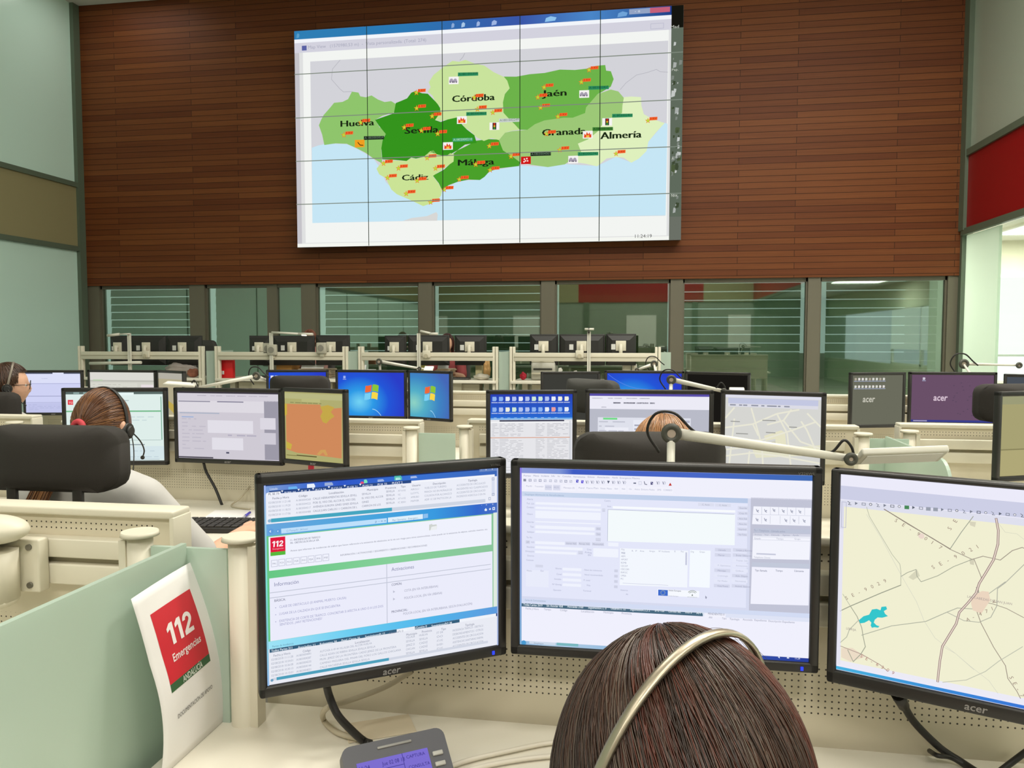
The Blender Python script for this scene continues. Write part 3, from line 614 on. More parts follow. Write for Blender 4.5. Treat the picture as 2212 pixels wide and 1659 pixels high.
# ================================================================== WHAT THE SCREENS SHOW
CA, CB, CC_, CD = (560, 1010, 8.193), (820, 1000, 8.193), (560, 1190, 5.722), (820, 1180, 5.53)
CE, CG = (1100, 1000, 6.32), (1430, 1000, 5.185)
Z6, Z7, Z8 = (540, 980, 2.4433), (1080, 980, 2.4429), (1700, 980, 2.4434)
def zband(S, x, ya, yb, c, L, fx0=0.0, fx1=1.0):
    x0, x1, _, _ = S.r; a = S.xy((x, ya))[1]; b = S.xy((x, yb))[1]; w = x1-x0
    S.loc([(x0+fx0*w, b), (x0+fx1*w, b), (x0+fx1*w, a), (x0+fx0*w, a)], c, L)
def show_m1(S):
    x0, x1, z0, z1 = S.r; S.zc = Z6
    aero = em_ramp('aero_blue_a', [(0, '#7f9fd6'), (.15, '#4a74cf'), (.3, '#3158c9'), (.6, '#3a72d2'), (1, '#3f68b8')], 'X', x0, x1)
    aero2 = em_ramp('aero_blue_b', [(0, '#6aa6dd'), (.4, '#4aa6de'), (.7, '#3a9ae0'), (.9, '#3568cc'), (1, '#4a70c4')], 'X', x0, x1)
    aero3 = em_ramp('aero_blue_c', [(0, '#9fe4f6'), (.35, '#6acdf2'), (.7, '#4fb3ea'), (1, '#5f9ade')], 'X', x0, x1)
    zband(S, 90, 147, 190, aero, 1)
    for x, y, w, h, c in ((225, 160, 48, 16, '#6db4f0'), (320, 152, 42, 22, '#eaf3ff'), (413, 146, 44, 18, '#9fb2d8'), (588, 145, 18, 14, '#e0507a'), (606, 138, 18, 20, '#7fe6b8'), (685, 136, 34, 14, '#9fb6e6'), (776, 126, 40, 24, '#56c0ae'), (776, 130, 26, 14, '#c8f6f0'), (858, 124, 34, 12, '#a9bce8')):
        S.poly([(x-w/2, y-h/2+2), (x+w/2-6, y-h/2), (x+w/2, y), (x+w/2, y+h/2-2), (x-w/2, y+h/2)], c, 2)
    S.text('Listado', 105, 168, 12, '#dfe9fa', x1=145, L=3)
    zband(S, 90, 190, 346, '#eceef8', 1); zband(S, 90, 173, 190, '#2c4a86', 2, .02, .60); zband(S, 90, 178, 190, '#f3f5fc', 3, .60, .985)
    S.zc = CA
    S.poly([(120, 372), (150, 358), (370, 345), (385, 405), (120, 420)], '#f1f3fb', 4)
    for k, (t, x, y, xe) in enumerate((('PL SE 73', 160, 405, 345), ('PLMA 64', 442, 388, 635), ('PLAL 8', 732, 370, 890), ('PLCA 24', 985, 358, 1170), ('PLCO 16', 1262, 340, 1448), ('PLGR 21', 1540, 328, 1718), ('PLHU 21', 1812, 312, 1982))):
        S.text(t, x, y, 36, '#5a6078' if k == 0 else '#dfe6f6', x1=xe, L=5, bold=.02)
        if k: S.poly([(x-62, y-58), (x-22, y-60), (x-40, y-24)], '#eef2fc', 5)
    S.zc = Z6
    S.text('PLJA 33', 668, 163, 12, '#dfe6f6', x1=716, L=5, bold=.02); S.text('PLEXT 2', 744, 158, 12, '#dfe6f6', x1=798, L=5, bold=.02)
    S.zc = CA; g = '#7f849a'; lg = '#a2a8ba'
    for t, x, y, xe in (('Fecha y Hora', 232, 480, 520), ('Código', 690, 455, 842), ('Localización', 1222, 420, 1480), ('Municipio', 1890, 385, 2085)): S.text(t, x, y, 36, '#6d7288', x1=xe, L=4, bold=.01)
    rows = (('02/08/2018 11:21:48', 'A1803004268', 'CALLE HERRAMIENTAS SEVILLA SEVILL', 'SEVILLA'), ('02/08/2018 11:19:20', 'A1803004522', 'POB. EL VISO DEL ALCOR EL VISO DEL', 'EL VISO DEL ALCOR'), ('02/08/2018 11:18:33', 'A1803004517', 'AVENIDA EUROPA GINES GINES SEVILLA', 'GINES'), ('02/08/2018 11:17:06', 'A1803004488', 'CALLE JUAN CARLOS I 1 CARRION DE L', 'CARRION DE LOS'))
    for k, r in enumerate(rows):
        S.text(r[0], 160, 556+k*72, 36, lg, x1=545, L=4); S.text(r[1], 642, 528+k*72, 34, lg, x1=900, L=4)
        S.text(r[2], 942, 508+k*72, 36, g, x1=(1712, 1690, 1735, 1715)[k], L=4); S.text(r[3], 1800, 455+k*70, 34, g, x1=(1958, 2175, 1920, 2130)[k], L=4)
    S.zc = CB
    for t, x, y, xe in (('Provincia', 82, 445, 268), ('Tipo', 352, 428, 436), ('Usuario', 552, 415, 700), ('Descripción', 918, 395, 1140), ('Tipología', 1535, 360, 1695)): S.text(t, x, y, 34, '#6d7288', x1=xe, L=4, bold=.01)
    for k, r in enumerate((('SEVILLA', 'AT 6102', 'AIROLU', 'VUELCO DE TURISMO', 'ACCIDENTES DE CIRCULACIÓ'), ('SEVILLA', 'NC', 'LLOYYL', 'MANCH. NO EN MUÑALES DE', 'INCIDENTES NO CLASIFICADOS'), ('SEVILLA', 'AT 6102', 'AMRUBO', 'COLISIÓN POR ALCANCE D', 'ACCIDENTES DE CIRCULACIÓ'), ('SEVILLA', 'IC 8501', 'MAPVER', 'ADIF. IC DE PASTOS EN LA', 'INCENDIOS AGRICOLA O EN PA'))):
        y = k*68
        S.text(r[0], 95, 505+y, 34, g, x1=245, L=4); S.text(r[1], 305, 498+y, 32, lg, x1=350 if k == 1 else 438, L=4); S.text(r[2], 528, 482+y, 32, lg, x1=672, L=4)
        S.text(r[3], 770, 465+y, 34, lg, x1=(1155, 1250, 1248, 1242)[k], L=4); S.text(r[4], 1335, 435+y*.96, 34, lg, x1=(1840, 1880, 1840, 1842)[k], L=4)
    S.rect(1950, 300, 2005, 620, '#d8def0', 3)
    for x, y in ((1975, 326), (1978, 598), (1915, 670)): S.border(x-20, y-22, x+20, y+22, '#7f8ca8', .0006, 4)
    S.rect(1835-100, 150, 2040, 185, '#6a88c4', 3)
    for t, x, y in (('-', 1765, 172), ('o', 1840, 172), ('x', 1950, 165), ('-', 1770, 792), ('o', 1848, 785), ('x', 1960, 780)): S.text(t, x, y, 30, '#eef4ff', L=5)
    S.zc = Z6
    zband(S, 90, 318, 338, '#cfd6e4', 3, .02, .94); zband(S, 90, 318, 338, '#46a6c0', 4, .025, .515); S.disc(101, 328, 9, '#8fb4d0', 4)
    # browser window
    zband(S, 90, 346, 408, aero2, 3); S.rect(165, 372, 715, 348, '#c4e2fa', 4) if False else None
    S.poly([(162, 371), (716, 333), (716, 357), (163, 396)], '#bfe0fb', 4); S.poly([(722, 331), (905, 318), (905, 343), (722, 356)], '#dff0fc', 4); S.poly([(908, 318), (932, 316), (932, 338), (908, 341)], '#8fc0ee', 4)
    S.text('C:/Temp/01_04.html', 190, 388, 10, '#7aa0c8', x1=300, L=5); S.text('Plan Operativo - Emergenci...', 745, 350, 10, '#5f8fb8', x1=885, L=5); S.text('p - e x', 655, 354, 12, '#6f93bd', x1=712, L=5)
    for x, r in ((108, 15), (147, 11)): S.disc(x, 383, r, '#5f9bdc', 4); S.poly([(x-r*.6, 383), (x, 383-r*.5), (x, 383+r*.5)], '#cfe6fa', 5)
    S.poly([(1228, 306), (1235, 297), (1242, 306), (1240, 312), (1230, 312)], '#eef6ff', 5); S.star(1257, 303, 7, '#eef6ff', 5); S.border(1270, 294, 1283, 308, '#eef6ff', .0012, 5)
    zband(S, 90, 408, 965, em_ramp('page_green', [(0, '#66c884'), (.5, '#86d09a'), (1, '#8cc69c')], 'X', x0, x1), 2)
    a = S.xy((98, 600)); zt, zb2 = S.xy((98, 412))[1], S.xy((98, 590))[1]; xr_ = S.xy((1266, 400))[0]
    S.loc([(a[0], zb2), (xr_, zb2), (xr_, zt), (a[0], zt)], '#f0f2fd', 3)
    zt, zb2 = S.xy((98, 630))[1], S.xy((90, 962))[1]; xr_ = S.xy((1272, 600))[0]
    S.loc([(a[0], zb2), (xr_, zb2), (xr_, zt), (a[0], zt)], '#ebecfb', 3)
    xs = S.xy((1276, 500))[0]; S.loc([(xs, zb2), (x1-.001, zb2), (x1-.001, S.xy((1290, 322))[1]), (xs, S.xy((1290, 322))[1])], '#dfeadf', 4)
    S.rect(105, 417, 184, 494, '#e01a3e', 4); S.rect(105, 493, 184, 506, '#58b83c', 5)
    S.text('112', 113, 466, 31, '#fbeef0', x1=174, L=5, bold=.06, shear=.1); S.text('Emergencias', 117, 480, 9, '#f0a8b4', x1=174, L=5)
    d = '#7b7f92'
    S.text('11.- INCIDENCIAS DE TRÁFICO', 210, 437, 10, d, x1=366, L=4, bold=.01); S.text('04.- OBSTÁCULOS EN LA VÍA', 210, 452, 10, d, x1=360, L=4, bold=.01)
    S.text('Avisos que informen de incidencias de tráfico que hacen referencia a la existencia de obstáculos en la vía con riesgo para otros automovilistas, como puede ser la existencia de objetos, animales muertos, etc.', 210, 492, 9, d, x1=1243, L=4)
    S.text('INFORMACIÓN // ACTIVACIONES // SEGUIMIENTO // OBSERVACIONES // RECOMENDACIONES', 472, 524, 9, d, x1=926, L=4)
    S.poly([(938, 375), (952, 371), (957, 376), (976, 374), (980, 384), (976, 401), (938, 405)], '#cfd4d0', 4); S.poly([(944, 404), (950, 386), (980, 381), (975, 401)], '#eceff0', 5)
    for k, t in enumerate(('PAL', 'PCA', 'PCO', 'PGR', 'PHU', 'PJA', 'PMA', 'PSE')):
        x = 108+k*38.6; y = 534-k*3.2
        S.border(x, y, x+35, y+34, '#c9cbdc', .0009, 4); S.text(t, x+8, y+23, 9, '#8d90a4', x1=x+28, L=4)
    S.text('Información', 125, 672, 20, '#7f82a8', x1=252, L=4); S.text('Activaciones', 740, 612, 19, '#7f82a8', x1=858, L=4)
    for y in (706, 733): zband(S, 98, y-2, y+2, '#c2c6d6', 4, .015, .965)
    xm = S.xy((716, 700))[0]; S.loc([(xm-.0006, zb2), (xm+.0006, zb2), (xm+.0006, zt), (xm-.0006, zt)], '#c2c6d6', 4)
    S.zc = CC_; p = '#9a9cc4'
    S.text('BÁSICA:', 178, 563, 30, '#85879e', x1=315, L=4, bold=.02)
    for t, x, y, x1_ in (('CLASE DE OBSTÁCULO (SI ANIMAL MUERTO: CAUSA)', 238, 640, 1058), ('LUGAR DE LA CALZADA EN QUE SE ENCUENTRA', 238, 727, 985), ('EXISTENCIA DE CORTE DE TRÁFICO. CONCRETAR SI AFECTA A UNO O A LOS DOS', 238, 815, 1510), ('SENTIDOS. ¿HAY RETENCIONES?', 240, 860, 760)):
        S.text(t, x, y, 30, p, x1=x1_, L=4)
    for y in (635, 722, 808): S.disc(192, y, 6, p, 4)
    S.zc = CD
    S.text('COMÚN:', 128, 455, 28, '#85879e', x1=250, L=4, bold=.02); S.text('PROVINCIAL:', 128, 778, 28, '#85879e', x1=320, L=4, bold=.02)
    for t, x, y, x1_ in (('COTA (EN VÍA INTERURBANA)', 280, 530, 680), ('POLICÍA LOCAL (EN VÍA URBANA)', 280, 618, 728), ('POLICÍA LOCAL (EN VÍA INTERURBANA, SEGÚN EVALUACIÓN)', 268, 805, 1085)): S.text(t, x, y, 28, '#9c9eb4', x1=x1_, L=4)
    for y in (524, 612): S.poly([(145, y-16), (172, y), (145, y+16)], '#c0c2d4', 4)
    S.zc = Z6
    # lower window
    zband(S, 90, 962, 1003, aero3, 5); zband(S, 90, 1020, 1192, '#e9ebf4', 5); zband(S, 90, 1003, 1021, '#f0f3fa', 6, .0, .99); zband(S, 90, 1003, 1021, '#355f7c', 7, .01, .815); zband(S, 90, 1003, 1021, '#f3f5fb', 8, .53, .61)
    S.text('Partes de Incidencia', 112, 992, 10, '#5f8da8', x1=222, L=8)
    for t, x, y, x1_ in (('Todos Partes 311', 106, 1016, 215), ('Asociados 11', 246, 1002, 336), ('Relevantes 20', 362, 988, 450), ('Pend. Cierre 16', 476, 973, 572), ('SeguimientoPt 12', 600, 957, 704), ('UsuarioGestión 0', 822, 925, 924), ('SeguimientoPt2 28', 950, 912, 1056)): S.text(t, x, y, 12, '#e3edf6', x1=x1_, L=9, bold=.025)
    S.text('UsuarioPt 0', 728, 941, 11, '#7f849a', x1=800, L=9)
    for t, x, y, x1_ in (('Fecha y Hora', 118, 1042, 206), ('Código', 272, 1024, 314), ('Localización', 548, 988, 624), ('Municipio', 818, 955, 874), ('Provincia', 900, 942, 952), ('Tipo', 1002, 932, 1026), ('Tipología', 1128, 915, 1176)): S.text(t, x, y, 12, '#7f849a', x1=x1_, L=6)
    R2 = (('02/08/2018 11:11:28', 'A1803004441', 'AUTOVÍA A 49 44 VILLALBA DEL ALCOR HUELVA', 'VILLALB', 'HUELVA', 'IT 04', 'INCIDENCIA TRÁFICO - OBSTÁCU'), ('02/08/2018 10:54:01', 'A1803004287', 'CALLE ADÁN DE RIBERA SEVILLA SEVILLA SEVILLA', 'SEVILLA', 'SEVILLA', 'OO', 'DESBORDAMIENTOS / OTROS'), ('02/08/2018 10:36:08', 'A1803004233', 'MUN. JEREZ DE LA FRONTERA CADIZ JEREZ DE LA FRONTERA', 'JEREZ D', 'CADIZ', 'AT 6102', 'ACCIDENTES DE CIRCULACIÓN'), ('02/08/2018 10:30:13', 'A1803004144', 'CAMINO MIGUERA DEL PINAR DEL FORO LOS GALLOS CHICLANA', 'CHICLAN', 'CADIZ', 'SA 8201', 'ASISTENCIAS SANITARIAS FARMA'), ('02/08/2018 10:10:01', 'A1803004021', 'CALLE MACARENA SEVILLA SEVILLA SEVILLA', 'SEVILLA', 'SEVILLA', 'AT 6102', 'ACCIDENTES DE CIRCULACIÓN'))
    for k, r in enumerate(R2):
        y = k*21
        for t, x, yy, x1_ in ((r[0], 106, 1063, 220), (r[1], 238, 1046, 315), (r[2], 362, 1028, (634, 652, 762, 786, 622)[k]), (r[3], 816, 969, 862), (r[4], 886, 960, 930), (r[5], 978, 950, 1010), (r[6], 1062, 940, 1222)): S.text(t, x, yy+y, 11, '#a2a8ba', x1=x1_, L=6)
    zband(S, 90, 1157, 1171, '#d2d7e4', 7, .02, .95); zband(S, 90, 1156, 1172, '#4ea0bd', 8, .035, .495); S.disc(109, 1165, 8, '#6f9fc0', 8)
    S.loc([(x0, z0), (x0+.0025, z0), (x0+.0025, z1), (x0, z1)], em_ramp('window_edge', [(0, '#8fb8e6'), (.5, '#7fe0d2'), (1, '#9fb4ee')], 'Z', z0, z1), 9)
    S.loc([(x1-.0022, z0), (x1, z0), (x1, z1), (x1-.0022, z1)], '#9fb0dc', 9)
def show_m2(S):
    x0, x1, z0, z1 = S.r; S.zc = Z7
    S.loc([(x0, z0), (x1, z0), (x1, z1), (x0, z1)], '#d7dbf0', 1)
    zband(S, 112, 80, 106, em_ramp('title_blue', [(0, '#8f9cd8'), (.14, '#7f96d6'), (.19, '#3f5cc4'), (.6, '#4a68c8'), (1, '#3f6ab4')], 'X', x0, x1), 2)
    zband(S, 115, 106, 200, '#f0f0fc', 2); zband(S, 115, 200, 748, '#e4e7fa', 2, .008, .79); zband(S, 115, 200, 224, em_ramp('sub_title', [(0, '#ccd9ee'), (1, '#b4c6e6')], 'X', x0, x1), 3, .008, .79)
    xa = S.xy((1312, 400))[0]; S.loc([(xa, z0), (x1, z0), (x1, S.xy((1600, 222))[1]), (xa, S.xy((1600, 222))[1])], '#c2c4d6', 2)
    S.zc = CE; t_ = '#8f95b4'
    for t, x, x1_, y in (('Partes', 205, 300, 192), ('Menú', 335, 408, 192), ('Incidente', 440, 545, 192), ('Info', 578, 622, 192), ('Ver', 658, 692, 194), ('Consultas', 725, 840, 194), ('Herramientas', 872, 1030, 198), ('Enlaces', 1065, 1155, 198), ('Asociación', 1190, 1355, 200), ('Ayuda', 1392, 1468, 202), ('Emergencia Máxima', 1495, 1762, 206)): S.text(t, x, y, 22, t_, x1=x1_, L=4)
    ic = '#8d92ac'
    for k, x in enumerate((218, 290, 358, 425, 492, 565, 635, 705, 770, 838)):
        S.border(x-18, 224+k, x+18, 258+k, ic if k in (0, 1, 3, 8) else '#b9bdd2', .0008, 4)
        if k == 0: S.rect(x-14, 228, x+14, 256, '#8b8f98', 4)
        S.line([(x-10, 250+k), (x+8, 234+k)], 4, '#9ea3bc', 5)
    for k, x in enumerate((925, 993, 1925)): S.poly([(x-16, 225+k*8), (x+16, 227+k*8), (x+14, 265+k*8), (x-16, 265+k*8)], ('#3a3ac0', '#4a3ad4', '#3a3a72')[k], 4); S.line([(x-6, 230+k*8), (x+8, 256+k*8)], 5, '#e8e8fa', 5)
    for k, x in enumerate((1058, 1128, 1200, 1270, 1412, 1484, 1556, 2010, 2088)):
        S.line([(x-20, 238), (x-8, 275), (x-2, 240)], 6, '#6f7590', 4); S.line([(x+8, 236), (x+20, 252), (x+10, 276)], 5, '#9aa0b8', 4)
    S.poly([(1325, 235), (1362, 238), (1340, 275)], '#50566e', 4); S.rect(1678, 255, 1714, 272, '#6a7088', 4); S.border(1748, 238, 1786, 284, '#c0c4d8', .0006, 4)
    S.line([(1822, 240), (1832, 275), (1860, 280)], 9, '#5a5f78', 4); S.poly([(2150, 292), (2172, 250), (2194, 290)], '#c2403a', 4)
    for t, x, x1_, y, bx in (('Perfil', 238, 312, 330, 1), ('Transmitir', 352, 472, 332, 1), ('BUZÓN', 500, 572, 342, 2), ('BB.DD.', 612, 684, 342, 2), ('Mensajes (0)', 740, 890, 345, 1), ('Pend', 945, 1018, 345, 1), ('Pizarra', 1050, 1132, 346, 1), ('Plan', 1145, 1208, 346, 1), ('Notas', 1238, 1305, 348, 1), ('Meteo', 1322, 1390, 350, 1), ('Abrir', 1425, 1475, 350, 1), ('Asist', 1522, 1570, 350, 1), ('Cla', 1620, 1655, 352, 1), ('Avisos', 1695, 1765, 354, 1), ('Emisora', 1785, 1880, 355, 1), ('Medios', 1892, 1965, 357, 1), ('SMS', 2000, 2052, 358, 1), ('CORREO', 2082, 2200, 360, 1)):
        if bx == 2: S.rect(x-12, y-42, x1_+12, y+30, '#dadcee', 3)
        else: S.rect(x-16, y-46, x1_+14, y+34, '#f3f3fd', 3)
        S.text(t, x, y, 22, '#a8acc6', x1=x1_, L=4)
    S.text('Despliegue Información de Alerta/Incidencia', 220, 440, 22, '#8ea2c4', x1=745, L=4)
    for t, x, y, x1_ in (('Alerta', 248, 503, 330), ('Tel. Lin', 242, 562, 345), ('Contact.', 246, 612, 345), ('Observ.', 248, 702, 332), ('Descrip.', 246, 808, 345), ('Tipo', 292, 872, 342), ('Subtipo', 252, 942, 345), ('Tip. Acc.', 242, 1015, 325), ('N/S', 308, 1082, 350), ('Nombre', 248, 1146, 350), ('Dirección', 232, 1204, 348), ('Entorno', 258, 1264, 348), ('Centro', 1292, 512, 1375), ('Aviso', 1330, 586, 1382), ('Crea', 1065, 1170, 1125), ('Pl.Asig', 1038, 1210, 1128), ('EN', 1080, 1246, 1118)): S.text(t, x, y, 22, '#a2a6c2', x1=x1_, L=4)
    fld = '#f1f4fe'
    for a, b, c, d in ((362, 530, 1245, 580), (362, 592, 1245, 642), (362, 645, 1245, 765), (362, 785, 1245, 822), (362, 842, 1165, 905), (362, 912, 1165, 965), (362, 1055, 760, 1105), (362, 1120, 1005, 1175), (362, 1185, 925, 1235), (1150, 1140, 1490, 1264), (1350, 1060, 1490, 1115)): S.rect(a, b, c, d, fld, 4)
    for x0_, x1_, y, t in ((770, 928, 1060, 'Llamar N/S'), (948, 1108, 1062, 'Recup. N/S'), (1132, 1295, 1066, 'MostrarN/S'), (232, 290, 1050, 'APP'), (1180, 1250, 858, 'S.N.A'), (1180, 1250, 932, 'T.N.A'), (1180, 1250, 1005, '...'), (945, 1010, 1185, '...'), (1262, 1305, 608, '...')):
        S.rect(x0_, y-4, x1_, y+44, '#d5d8ea', 4); S.text(t, x0_+12, y+30, 20, '#9a9eb8', x1=x1_-10, L=5)
    S.zc = Z7
    S.poly([(567, 288), (1230, 305), (1232, 465), (567, 452)], '#f4fafc', 4); S.line([(567, 452), (567, 288), (1225, 304)], 2, '#a4aac4', 5); S.poly([(592, 270), (1230, 284), (1230, 296), (592, 282)], '#f8fbfe', 4)
    for x0_, x1_, y in ((1035, 1118, 248), (1124, 1206, 250)): S.rect(x0_, y, x1_, y+17, '#dcdff0', 4); S.text('C. Activ', x0_+22, y+12, 8, '#a0a4bc', L=5)
    for k, t in enumerate(('Guardar', 'Crear Pt', 'Asoc.Sob', 'Asoc.Inc', 'Imprimir', 'Ver Ficha')):
        y = 262+k*27.5; S.rect(1242, y, 1302, y+19, '#d9dcee', 4); S.text(t, 1251, y+13, 8, '#979bb6', x1=1292, L=5)
    S.text('Org', 640, 498, 9, '#9a9eb8', x1=656, L=5)
    S.poly([(634, 488), (990, 497), (990, 690), (634, 682)], '#f3f7fe', 4); S.poly([(1000, 492), (1108, 495), (1108, 690), (1000, 686)], '#f5faff', 4)
    for k, t in enumerate(('112', 'AEM', 'APORT', 'BOMB', 'CECOP', 'CECOPI', 'INFOC', 'UMEA', 'PC')): S.text(t, 640, 517+k*17, 9, '#9da1ba', x1=640+len(t)*7, L=5)
    for t, x, x1_ in (('R', 696, 703), ('P', 716, 722), ('Area', 738, 760), ('Grupo', 787, 817), ('Nº Incidente', 836, 894), ('E', 919, 924), ('Fec', 953, 968), ('Org', 1003, 1020), ('Grupo', 1050, 1078)): S.text(t, x, 505, 8, '#9a9eb8', x1=x1_, L=5)
    S.rect(976, 505, 986, 572, '#c9cce0', 5); S.rect(650, 670, 890, 681, '#d0d3e6', 5)
    for t, x, y, x1_ in (('Carácter', 142, 560, 182), ('Medio', 145, 616, 172), ('Est', 218, 616, 234), ('Idioma', 296, 602, 328), ('Canal', 302, 632, 328), ('Sentido', 290, 658, 326), ('Nº Emerg', 280, 686, 328), ('Operador', 284, 716, 328), ('Terminal', 442, 718, 484), ('Nivel de relevancia', 448, 608, 540), ('Nivel recomendado', 450, 633, 546), ('P. total', 445, 662, 478), ('Fila', 462, 689, 480), ('Histórica', 640, 712, 678), ('de', 668, 733, 680)): S.text(t, x, y, 8, '#a2a6c2', x1=x1_, L=5)
    for y in (594, 622, 650, 677): S.rect(334, y, 432, y+18, '#f0f3fe', 4)
    S.rect(140, 608, 260, 700, '#e9ecfb', 4); S.rect(190, 580, 230, 595, '#d5d8ea', 4)
    for y in (600, 628, 656, 684): S.rect(605, y, 624, y+15, '#d0d3e6', 4)
    for k, (a, b) in enumerate((('Llamada', 'Limpia y Acciona'), ('Marcar', 'Enviar Ubicación'), (None, 'Trasvar. Sob'), ('P. Operativos', 'Activaciones'), ('Mensajes', 'Gráficos'), ('Cronología', 'Adm. Dispon.'), ('Ver Medio', 'Normativas'), ('Vista Previa', 'Activid. Gestion'))):
        y = 480+k*27; f = (1, 1, 0, 0, 1, 0, 0, 1)[k], (1, 1, 0, 0, 0, 1, 0, 1)[k]
        for t, x0_, ff in ((a, 1130, f[0]), (b, 1224, f[1])):
            if not t: continue
            S.rect(x0_, y, x0_+84 if x0_ == 1130 else 1306, y+20, '#d6d9ec' if ff else '#e6e9fa', 4); S.text(t, x0_+18, y+14, 8, '#979bb6' if ff else '#b4b8d0', L=5)
    S.rect(835, 700, 1055, 742, '#f6f9ff', 4); S.rect(838, 703, 889, 736, '#3f6ccc', 5)
    for k in range(12): S.disc(863+11*cos(k*pi/6), 719+11*sin(k*pi/6), 1.6, '#c8d480', 6)
    S.text('Unión Europea', 893, 710, 8, '#6f7486', x1=958, L=5, bold=.02); S.text('Fondo Europeo', 893, 738, 6, '#a0a4b4', x1=945, L=5)
    for r in (26, 18): S.line([(1018+r*cos(a), 728-r*.85*sin(a)) for a in [radians(35+11*q) for q in range(11)]], 3, '#8f9a90', 5)
    S.poly([(1018, 722), (1022, 734), (1014, 734)], '#6f7a70', 5); S.text('JUNTA DE ANDALUCIA', 992, 742, 5, '#a4aca4', x1=1044, L=5)
    S.poly([(1087, 731), (1097, 742), (1092, 743), (1094, 748), (1090, 748), (1087, 744)], '#8f93a8', 6)
    # right column
    S.zc = CG; w_ = '#f3f4fd'
    S.poly([(995, 452), (1630, 462), (1630, 660), (985, 648)], w_, 4)
    for k, x in enumerate((1085, 1180, 1273, 1367, 1462, 1558)): S.line([(x, 458), (x+3, 540)], 3, '#b0b4ca', 5)
    S.line([(990, 540), (1625, 548)], 3, '#b6bad0', 5)
    for x in (1088, 1182, 1292, 1403, 1498): S.line([(x, 555), (x+2, 640)], 3, '#b0b4ca', 5)
    for k, (x, y) in enumerate(((1040, 500), (1130, 500), (1222, 492), (1325, 500), (1418, 502), (1508, 505), (1040, 598), (1132, 598), (1358, 602), (1448, 602), (1560, 605))):
        S.line([(x-14, y-18), (x-4, y+8), (x+12, y+16)], 6, '#7d8298', 5); S.disc(x+6, y-2, 9, '#a9adc2', 5)
    S.poly([(1000, 748), (1635, 752), (1635, 1035), (1000, 1030)], w_, 4); S.poly([(1000, 748), (1635, 752), (1635, 780), (1000, 776)], '#d5d7e6', 5); S.poly([(1010, 690), (1632, 700), (1632, 745), (1010, 740)], '#bfc5d8', 4)
    S.text('Tu 1 Telephone - Llamada activa', 1010, 726, 22, '#969cb4', x1=1352, L=5)
    for t, x, x1_ in (('Archivo', 1015, 1098), ('Ver', 1125, 1175), ('Llamada', 1202, 1292), ('Agentes', 1325, 1408), ('Ayuda', 1438, 1505)): S.text(t, x, 770, 18, '#a0a4ba', x1=x1_, L=6)
    S.line([(1010, 785), (1632, 792)], 3, '#c0c4d6', 5); S.line([(1005, 818), (1632, 828)], 3, '#c0c4d6', 5)
    for t, x, x1_ in (('Estado', 1018, 1088), ('Tiempo', 1260, 1338), ('Grupo', 1460, 1525)): S.text(t, x, 812, 18, '#a0a4ba', x1=x1_, L=6)
    S.rect(1045, 965, 1260, 988, '#c9ccde', 5); S.text('Telephone Cliente', 1018, 1020, 18, '#a8acc0', x1=1200, L=5)
    S.poly([(1000, 1120), (1640, 1135), (1648, 1545), (1000, 1535)], '#f1f1fd', 4); S.poly([(1000, 1068), (1638, 1080), (1638, 1130), (1000, 1118)], '#c3c9da', 4)
    for t, x, x1_ in (('Tipo llamada', 1035, 1170), ('Tiempo', 1265, 1345), ('Llamante', 1475, 1578)): S.text(t, x, 1168, 22, '#7d829a', x1=x1_, L=5, bold=.01)
    S.zc = Z7
    zband(S, 115, 760, 782, '#d3dcf4', 3); zband(S, 115, 782, 802, '#dfe4f6', 4); zband(S, 115, 785, 802, '#4a6a80', 5, .004, .645); zband(S, 115, 785, 803, '#f2f2fd', 6, .65, .722)
    zband(S, 115, 802, 985, '#f0f0fd', 4)
    S.text('Cartas de Comunicaciones', 135, 772, 9, '#8fa0b4', x1=245, L=5)
    for t, x, y, x1_ in (('Todas Cartas 2619', 128, 797, 228), ('Sin Asociar 458', 250, 801, 336), ('Asociadas 2160', 360, 804, 444), ('SeguimientoCC 0', 470, 808, 566), ('UsuarioCC 22', 590, 811, 668), ('SeguimientoCC2 2', 692, 815, 796), ('SMS 120', 822, 819, 872), ('Correos 382', 894, 822, 960), ('FAX 0', 984, 826, 1018), ('APP 0', 1042, 829, 1080)): S.text(t, x, y, 12, '#dbe6ee', x1=x1_, L=7, bold=.025)
    S.text('PENDIENTES 0', 1104, 832, 11, '#7d8298', x1=1190, L=7)
    for t, x, y, x1_ in (('Fecha y Hora', 140, 817, 208), ('Tiempo', 236, 820, 274), ('Código', 322, 823, 360), ('Localización', 434, 828, 502), ('Municipio', 552, 832, 604), ('Provincia', 648, 836, 700), ('ANI', 1108, 851, 1126), ('Tipo', 1178, 855, 1202), ('Tipología', 1218, 858, 1270), ('Asociado', 1288, 860, 1340), ('Expediente', 1350, 862, 1414), ('Descripción Expediente', 1424, 866, 1562)): S.text(t, x, y, 10, '#8f94aa', x1=x1_, L=6)
    zband(S, 115, 985, 1005, em_ramp('task_bar', [(0, '#8fb6dc'), (.1, '#b4cfe6'), (.3, '#9cc0e0'), (.7, '#3a5ab4'), (1, '#2a3f9a')], 'X', x0, x1), 8)
    S.disc(130, 995, 13, '#4a9ad0', 9); S.rect(160, 986, 298, 1006, '#cfdcec', 9); S.text('Despliegue', 185, 1000, 8, '#6f86a4', L=10); S.rect(305, 992, 420, 1012, '#7ab8c0', 9)
    S.text('11:24', 1572, 1063, 11, '#e4ecfa', x1=1598, L=10); S.poly([(1480, 1052), (1490, 1048), (1490, 1060)], '#e4ecfa', 10); S.rect(1528, 1050, 1540, 1060, '#d4dcf0', 10)
